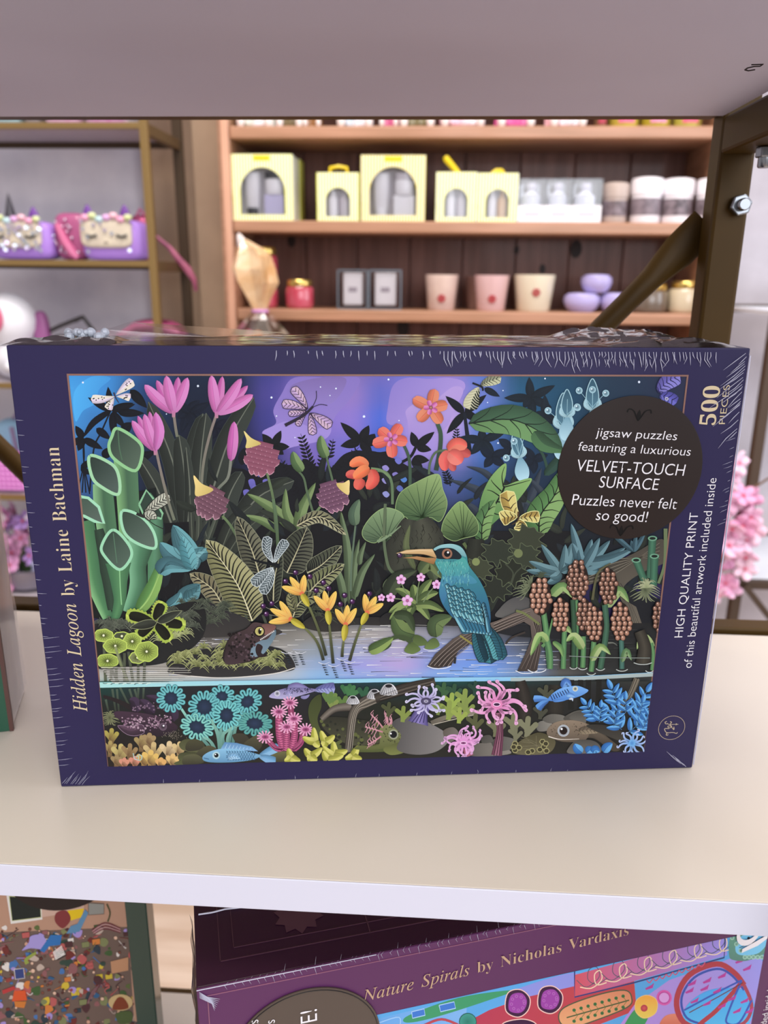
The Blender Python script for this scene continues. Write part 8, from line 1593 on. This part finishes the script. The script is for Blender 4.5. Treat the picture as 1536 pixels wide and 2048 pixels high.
for (a, b, pt, dy, m, lab) in ((850, 918, 549, .045, m_cup, 'blush candle glass with red flower mark, next to the glass framed boxes'), (930, 985, 552, .10, m_cupd, 'brownish candle glass mostly hidden behind the pink one'), (948, 1020, 550, .045, m_cupp, 'pink candle glass with red flower mark, middle of the front three'), (1022, 1080, 552, .115, m_cupd, 'candle glass hidden behind the ivory one'), (1028, 1112, 549, .048, m_cupw, 'ivory candle glass with red flower mark, largest of the front three')):
    y = KY + dy; x0, zt = prj(a, pt, y); x1, _ = prj(b, pt, y); r = (x1 - x0) / 2; h = zt - zC
    t = thing('candle_glass', ((x0 + x1) / 2, y, zC), lab, 'candle', 'tapered candle glasses')
    MB().lathe([(0, 0), (r * .74, 0), (r * .80, .003), (r, h), (r * .95, h), (r * .93, h * .80), (0, h * .80)], 36).build('glass', m, t, smooth=True)
    MB().lathe([(0, h * .802), (r * .925, h * .802), (r * .925, h * .81), (0, h * .81)], 30).build('wax', mat('cream_wax', '#e8dccb', .5), t, smooth=True)
    MB().tube([(0, 0, h * .81), (.0005, 0, h * .9)], .0009, 6).build('wick', m_dk, t)
    if m is not m_cupd:
        e = MB()
        for k in range(6): e.ball((.0052 * cos(k * pi / 3), -r * .91 - .0008, h * (.34 if m is not m_cupw else .52) + .0052 * sin(k * pi / 3)), .0034, 8, 1, .4, 1)
        e.build('flower_mark', m_emb, t, smooth=True)
m_bowl = mat('lilac_ceramic', '#b8aee0', .4, coat=.3)
for (a, b, pt, pb, lab) in ((1128, 1198, 585, 627, 'lilac pot, left one beneath the topmost lilac pot'), (1200, 1262, 585, 627, 'lilac pot under the topmost one, next to the diagonal brace'), (1163, 1222, 548, 586, 'topmost lilac pot of the little stack')):
    y = KY + .045; x0, zt = prj(a, pt, y); x1, zb = prj(b, pb, y); zb = zC if pb > 600 else zlow + .0003; r = (x1 - x0) / 2; h = zt - zb
    zlow = zb + h
    t = thing('lilac_pot', ((x0 + x1) / 2, y, zb), lab, 'pot', 'little lilac pots')
    MB().lathe([(0, 0), (r * .62, 0), (r * .86, h * .22), (r, h * .55), (r * .96, h * .84), (r * .8, h * .86), (0, h * .86)], 28).build('pot_body', m_bowl, t, smooth=True)
    MB().lathe([(0, h * .862), (r * .84, h * .862), (r * .8, h * .95), (r * .4, h), (0, h)], 28).build('pot_lid', m_bowl, t, smooth=True)

# ---- cellophane gift bag on the counter in front of the bookcase
q = ony(512, 668, 1.315); zb = ZT
t = thing('cellophane_bag', (q.x, 1.315, ZT + .0005), 'peach cellophane gift bag gathered with a ribbon, in front of the red candle jars', 'gift bag')
def off(px, py): v = ony(px, py, 1.315) - t.location; return v.x, v.z
tx, tz = off(520, 622)
def crinkle(prof, seed, n=26, cx=0, al=.08):
    vs = []; fs = []
    for i, (r, z, ox) in enumerate(prof):
        for k in range(n):
            a = 2 * pi * k / n; rr_ = r * (1 + .22 * noise.noise(Vector((cos(a) * 2.2 + seed, sin(a) * 2.2, z * 40))) + al * (1 if k % 2 else -1))
            vs.append((cx + ox + rr_ * cos(a), rr_ * sin(a) * .7, z))
    for i in range(len(prof) - 1):
        for k in range(n): fs.append((i * n + k, i * n + (k + 1) % n, (i + 1) * n + (k + 1) % n, (i + 1) * n + k))
    return MB().add(vs, fs)
x1, z1 = off(512, 500); x2, z2 = off(514, 560)
crinkle([(.012, tz, tx), (.020, tz + .02, tx - .002), (.036, z2 - .005, x2), (.038, z2 + .02, x2 - .004), (.030, z2 + .045, x2 - .006), (.022, z1 + .004, x1 - .012), (.004, z1 + .02, x1 - .024)], 2.0, 11, 0, .22).build('gathered_top', mat('peach_cellophane', '#c99a68', .22, coat=.6, c2='#e0c09a', scale=26), t, smooth=False)
crinkle([(.050, 0, tx), (.056, .02, tx), (.052, tz * .55, tx), (.030, tz * .85, tx), (.012, tz, tx)], 5.0, 13, 0, .14).build('bag_body', film_mat('peach_film', (1, .96, .9, 1), .08, .2), t, smooth=False)
pk = ['#d9c24a', '#c46a8c', '#efe4e4', '#7a9c4c', '#d98a5a', '#e8d8c8']
rr = random.Random(2)
for i in range(12): MB().ball((tx + rr.uniform(-.032, .032), rr.uniform(-.024, .02), .013 + rr.random() * tz * .55), .012, 10).build('sweet', mat('sweet_' + str(i % 6), pk[i % 6], .4, coat=.4), t, smooth=True)
MB().tube([(tx + .0135 * cos(a * pi / 8), .010 * sin(a * pi / 8), tz) for a in range(17)], .0035, 8).build('ribbon', mat('lilac_ribbon', '#c58ac0', .35), t, smooth=True)
crinkle([(.004, z1 - .01, x1 - .02), (.010, z1 + .008, x1 - .024), (.008, z1 + .02, x1 - .028), (.002, z1 + .03, x1 - .032)], 8.0, 14).build('pale_tip', mat('white_cellophane', '#e6d8d4', .25, coat=.6), t)

# ---- wrapped gifts on the bookcase's top visible shelf, only their lower ends in view
tops = [(478, 548, '#8fa86a', 'green and clear wrapped gift at the left end of the top bookcase shelf'), (556, 606, '#6f6040', 'olive wrapped gift, second from the left on the top bookcase shelf'), (608, 642, '#8a5a24', 'amber brown wrapped gift on the top bookcase shelf'), (676, 746, '#6fb0c4', 'turquoise and white wrapped gift on the top bookcase shelf'),
        (760, 796, '#c45a86', 'deep pink wrapped gift on the top bookcase shelf'), (800, 868, '#7d7450', 'khaki wrapped gift with white tips on the top bookcase shelf'), (878, 968, '#d87a9c', 'orange and pink wrapped gift with white bow on the top bookcase shelf'), (992, 1066, '#d45a9c', 'hot pink wrapped gift in the middle of the top bookcase shelf'), (1096, 1168, '#e2a0a8', 'white and rose wrapped gift beside the pink yellow tins')]
for i, (a, b, c, lab) in enumerate(tops):
    y = KY + .05; x0, _ = prj(a, 245, y); x1, _ = prj(b, 245, y); r = (x1 - x0) / 2
    t = thing('wrapped_gift', ((x0 + x1) / 2, y, zA), lab, 'wrapped gift', 'wrapped gifts on the top bookcase shelf')
    crinkle([(r * .80, 0.0003, 0), (r * .98, .008, 0), (r, .05, 0), (r * .8, .085, 0), (r * .22, .105, 0)], i * 1.7, 22).build('wrapping', mat('gift_' + c[1:], c, .3, coat=.5, c2='#efe6ee' if i in (3, 6, 8, 0) else None, scale=26), t)
    crinkle([(r * .2, .105, 0), (r * .5, .13, 0), (r * .7, .15, 0)], i * 2.9, 18).build('gathered_top', m_filmw, t)
    for sx in (-.75, .8):
        MB().ball((r * sx, -r * .75, .012), min(.010, r * .35), 10, .8, .6, 1.3).build('wrap_corner', mat('white_cellophane', '#e6d8d4', .25, coat=.6), t, smooth=True)
for (a, b, c, c2, lab) in ((1188, 1216, '#7a5a3a', '#a83448', 'brown and red tin, first of the tins on the top bookcase shelf'), (1218, 1277, '#c9b84a', '#e0688a', 'pink and yellow tin, second of the tins on the top bookcase shelf'), (1281, 1340, '#bfae3c', '#e08aa8', 'yellow and pale pink tin, third of the tins on the top bookcase shelf'), (1345, 1402, '#c4be5a', '#e0607c', 'pink and yellow tin nearest the brass post on the top bookcase shelf')):
    y = KY + .04; x0, _ = prj(a, 245, y); x1, _ = prj(b, 245, y); r = (x1 - x0) / 2
    t = thing('candle_tin', ((x0 + x1) / 2, y, zA), lab, 'tin', 'tins on the top bookcase shelf')
    MB().lathe([(0, 0), (r * .96, 0), (r, .002), (r, .075), (0, .075)], 28).build('tin_body', mat('tin_' + c[1:], c, .35, .3), t, smooth=True)
    vs = []; fs = []
    for k in range(9):
        an = -pi / 2 - .55 + 1.1 * k / 8
        for z in (.008, .07): vs.append(((r + .0006) * cos(an), (r + .0006) * sin(an), z))
    for k in range(8): fs.append((2 * k, 2 * k + 2, 2 * k + 3, 2 * k + 1))
    MB().add(vs, fs).build('tin_label', mat('tinlabel_' + c2[1:], c2, .4), t, smooth=True)
    MB().lathe([(0, .0752), (r * 1.02, .0752), (r * 1.02, .086), (0, .088)], 28).build('tin_lid', m_gold2, t, smooth=True)

# ================================================================== DARK RACK AND BLOSSOM AT THE RIGHT
QY = 1.20
m_dkbr = mat('dark_bronze', '#4c3c30', .5, .3)
dr = thing('display_rack', (.7532 + .3, QY, FLZ), 'dark bronze rack in front of the white wall beyond the pink blossom', 'rack')
def Dn(x, y, z): return (x - dr.location.x, y - dr.location.y, z - dr.location.z)
for x in (.7532, 1.36):
    for y in (QY, QY + .3): MB().box(Dn(x - .009, y - .009, FLZ), Dn(x + .009, y + .009, .75)).build('post', m_dkbr, dr, bevel=.001)
zr = ony(1500, 1168, QY).z
for z in (zr, zr + .5, .7):
    for y in (QY, QY + .3): MB().box(Dn(.7625, y - .008, z - .008), Dn(1.3505, y + .008, z + .008)).build('rail', m_dkbr, dr, bevel=.001)
    MB().box(Dn(.765, QY + .009, z - .003), Dn(1.348, QY + .291, z + .004)).build('shelf', mat('frosted_shelf', '#dfe4ee', .4), dr)
a = ony(1476, 1164, QY); b = ony(1560, 1266, QY)
MB().bar(Dn(a.x + .006, QY - .015, a.z), Dn(b.x + .05, QY - .015, b.z - .055), .011, .016, (0, 1, 0)).build('brace', m_dkbr, dr, bevel=.001)
by = 1.13
stem = [ony(1405, 1215, by), ony(1440, 1130, by), ony(1470, 1040, by), ony(1492, 985, by), ony(1540, 955, by)]
t = thing('blossom_branch', stem[0] - Vector((0, 0, .35)), 'pink artificial cherry blossom branch beside the dark bronze rack', 'blossom')
T = t.location
MB().tube([Vector((stem[0].x + .02, by, FLZ + .16)) - T, Vector((stem[0].x, by, stem[0].z - .2)) - T] + [p - T for p in stem], [.007, .006, .005, .004, .0035, .003, .002], 8).build('stem', mat('branch_brown', '#6a5040', .8), t, smooth=True)
tv = MB().lathe([(.05, 0), (.075, .05), (.06, .15), (.045, .2), (.04, .2), (.05, .14), (0, .02)], 24, (stem[0].x + .02 - T.x, by - T.y, FLZ - T.z + .0005)).build('vase', mat('white_glaze', '#d9d6dc', .3, coat=.5), t, smooth=True)
pkm = [mat('bpetal_' + c[1:], c, .75) for c in ('#f0c0da', '#f4d0e4', '#eaa8cc')]
rng = random.Random(12)
spots = [(1452, 940), (1470, 950), (1478, 985), (1448, 1000), (1465, 1012), (1486, 1015), (1495, 1030), (1500, 1055), (1478, 1045), (1458, 1050), (1490, 1078), (1470, 1090), (1450, 1085), (1442, 1110), (1463, 1120), (1485, 1108), (1484, 1132), (1440, 1140), (1455, 1065), (1440, 970), (1450, 1165), (1462, 1178), (1436, 1188), (1500, 1000), (1468, 1070), (1476, 925), (1440, 1060), (1430, 1030)]
for i, (px, py) in enumerate(spots):
    q = ony(px, py, by - .004) - T
    if q.length > 0: blossom(t, (q.x, rng.uniform(-.025, .02), q.z), rng.uniform(.017, .024), pkm[i % 3], m_heart, 50 + i)
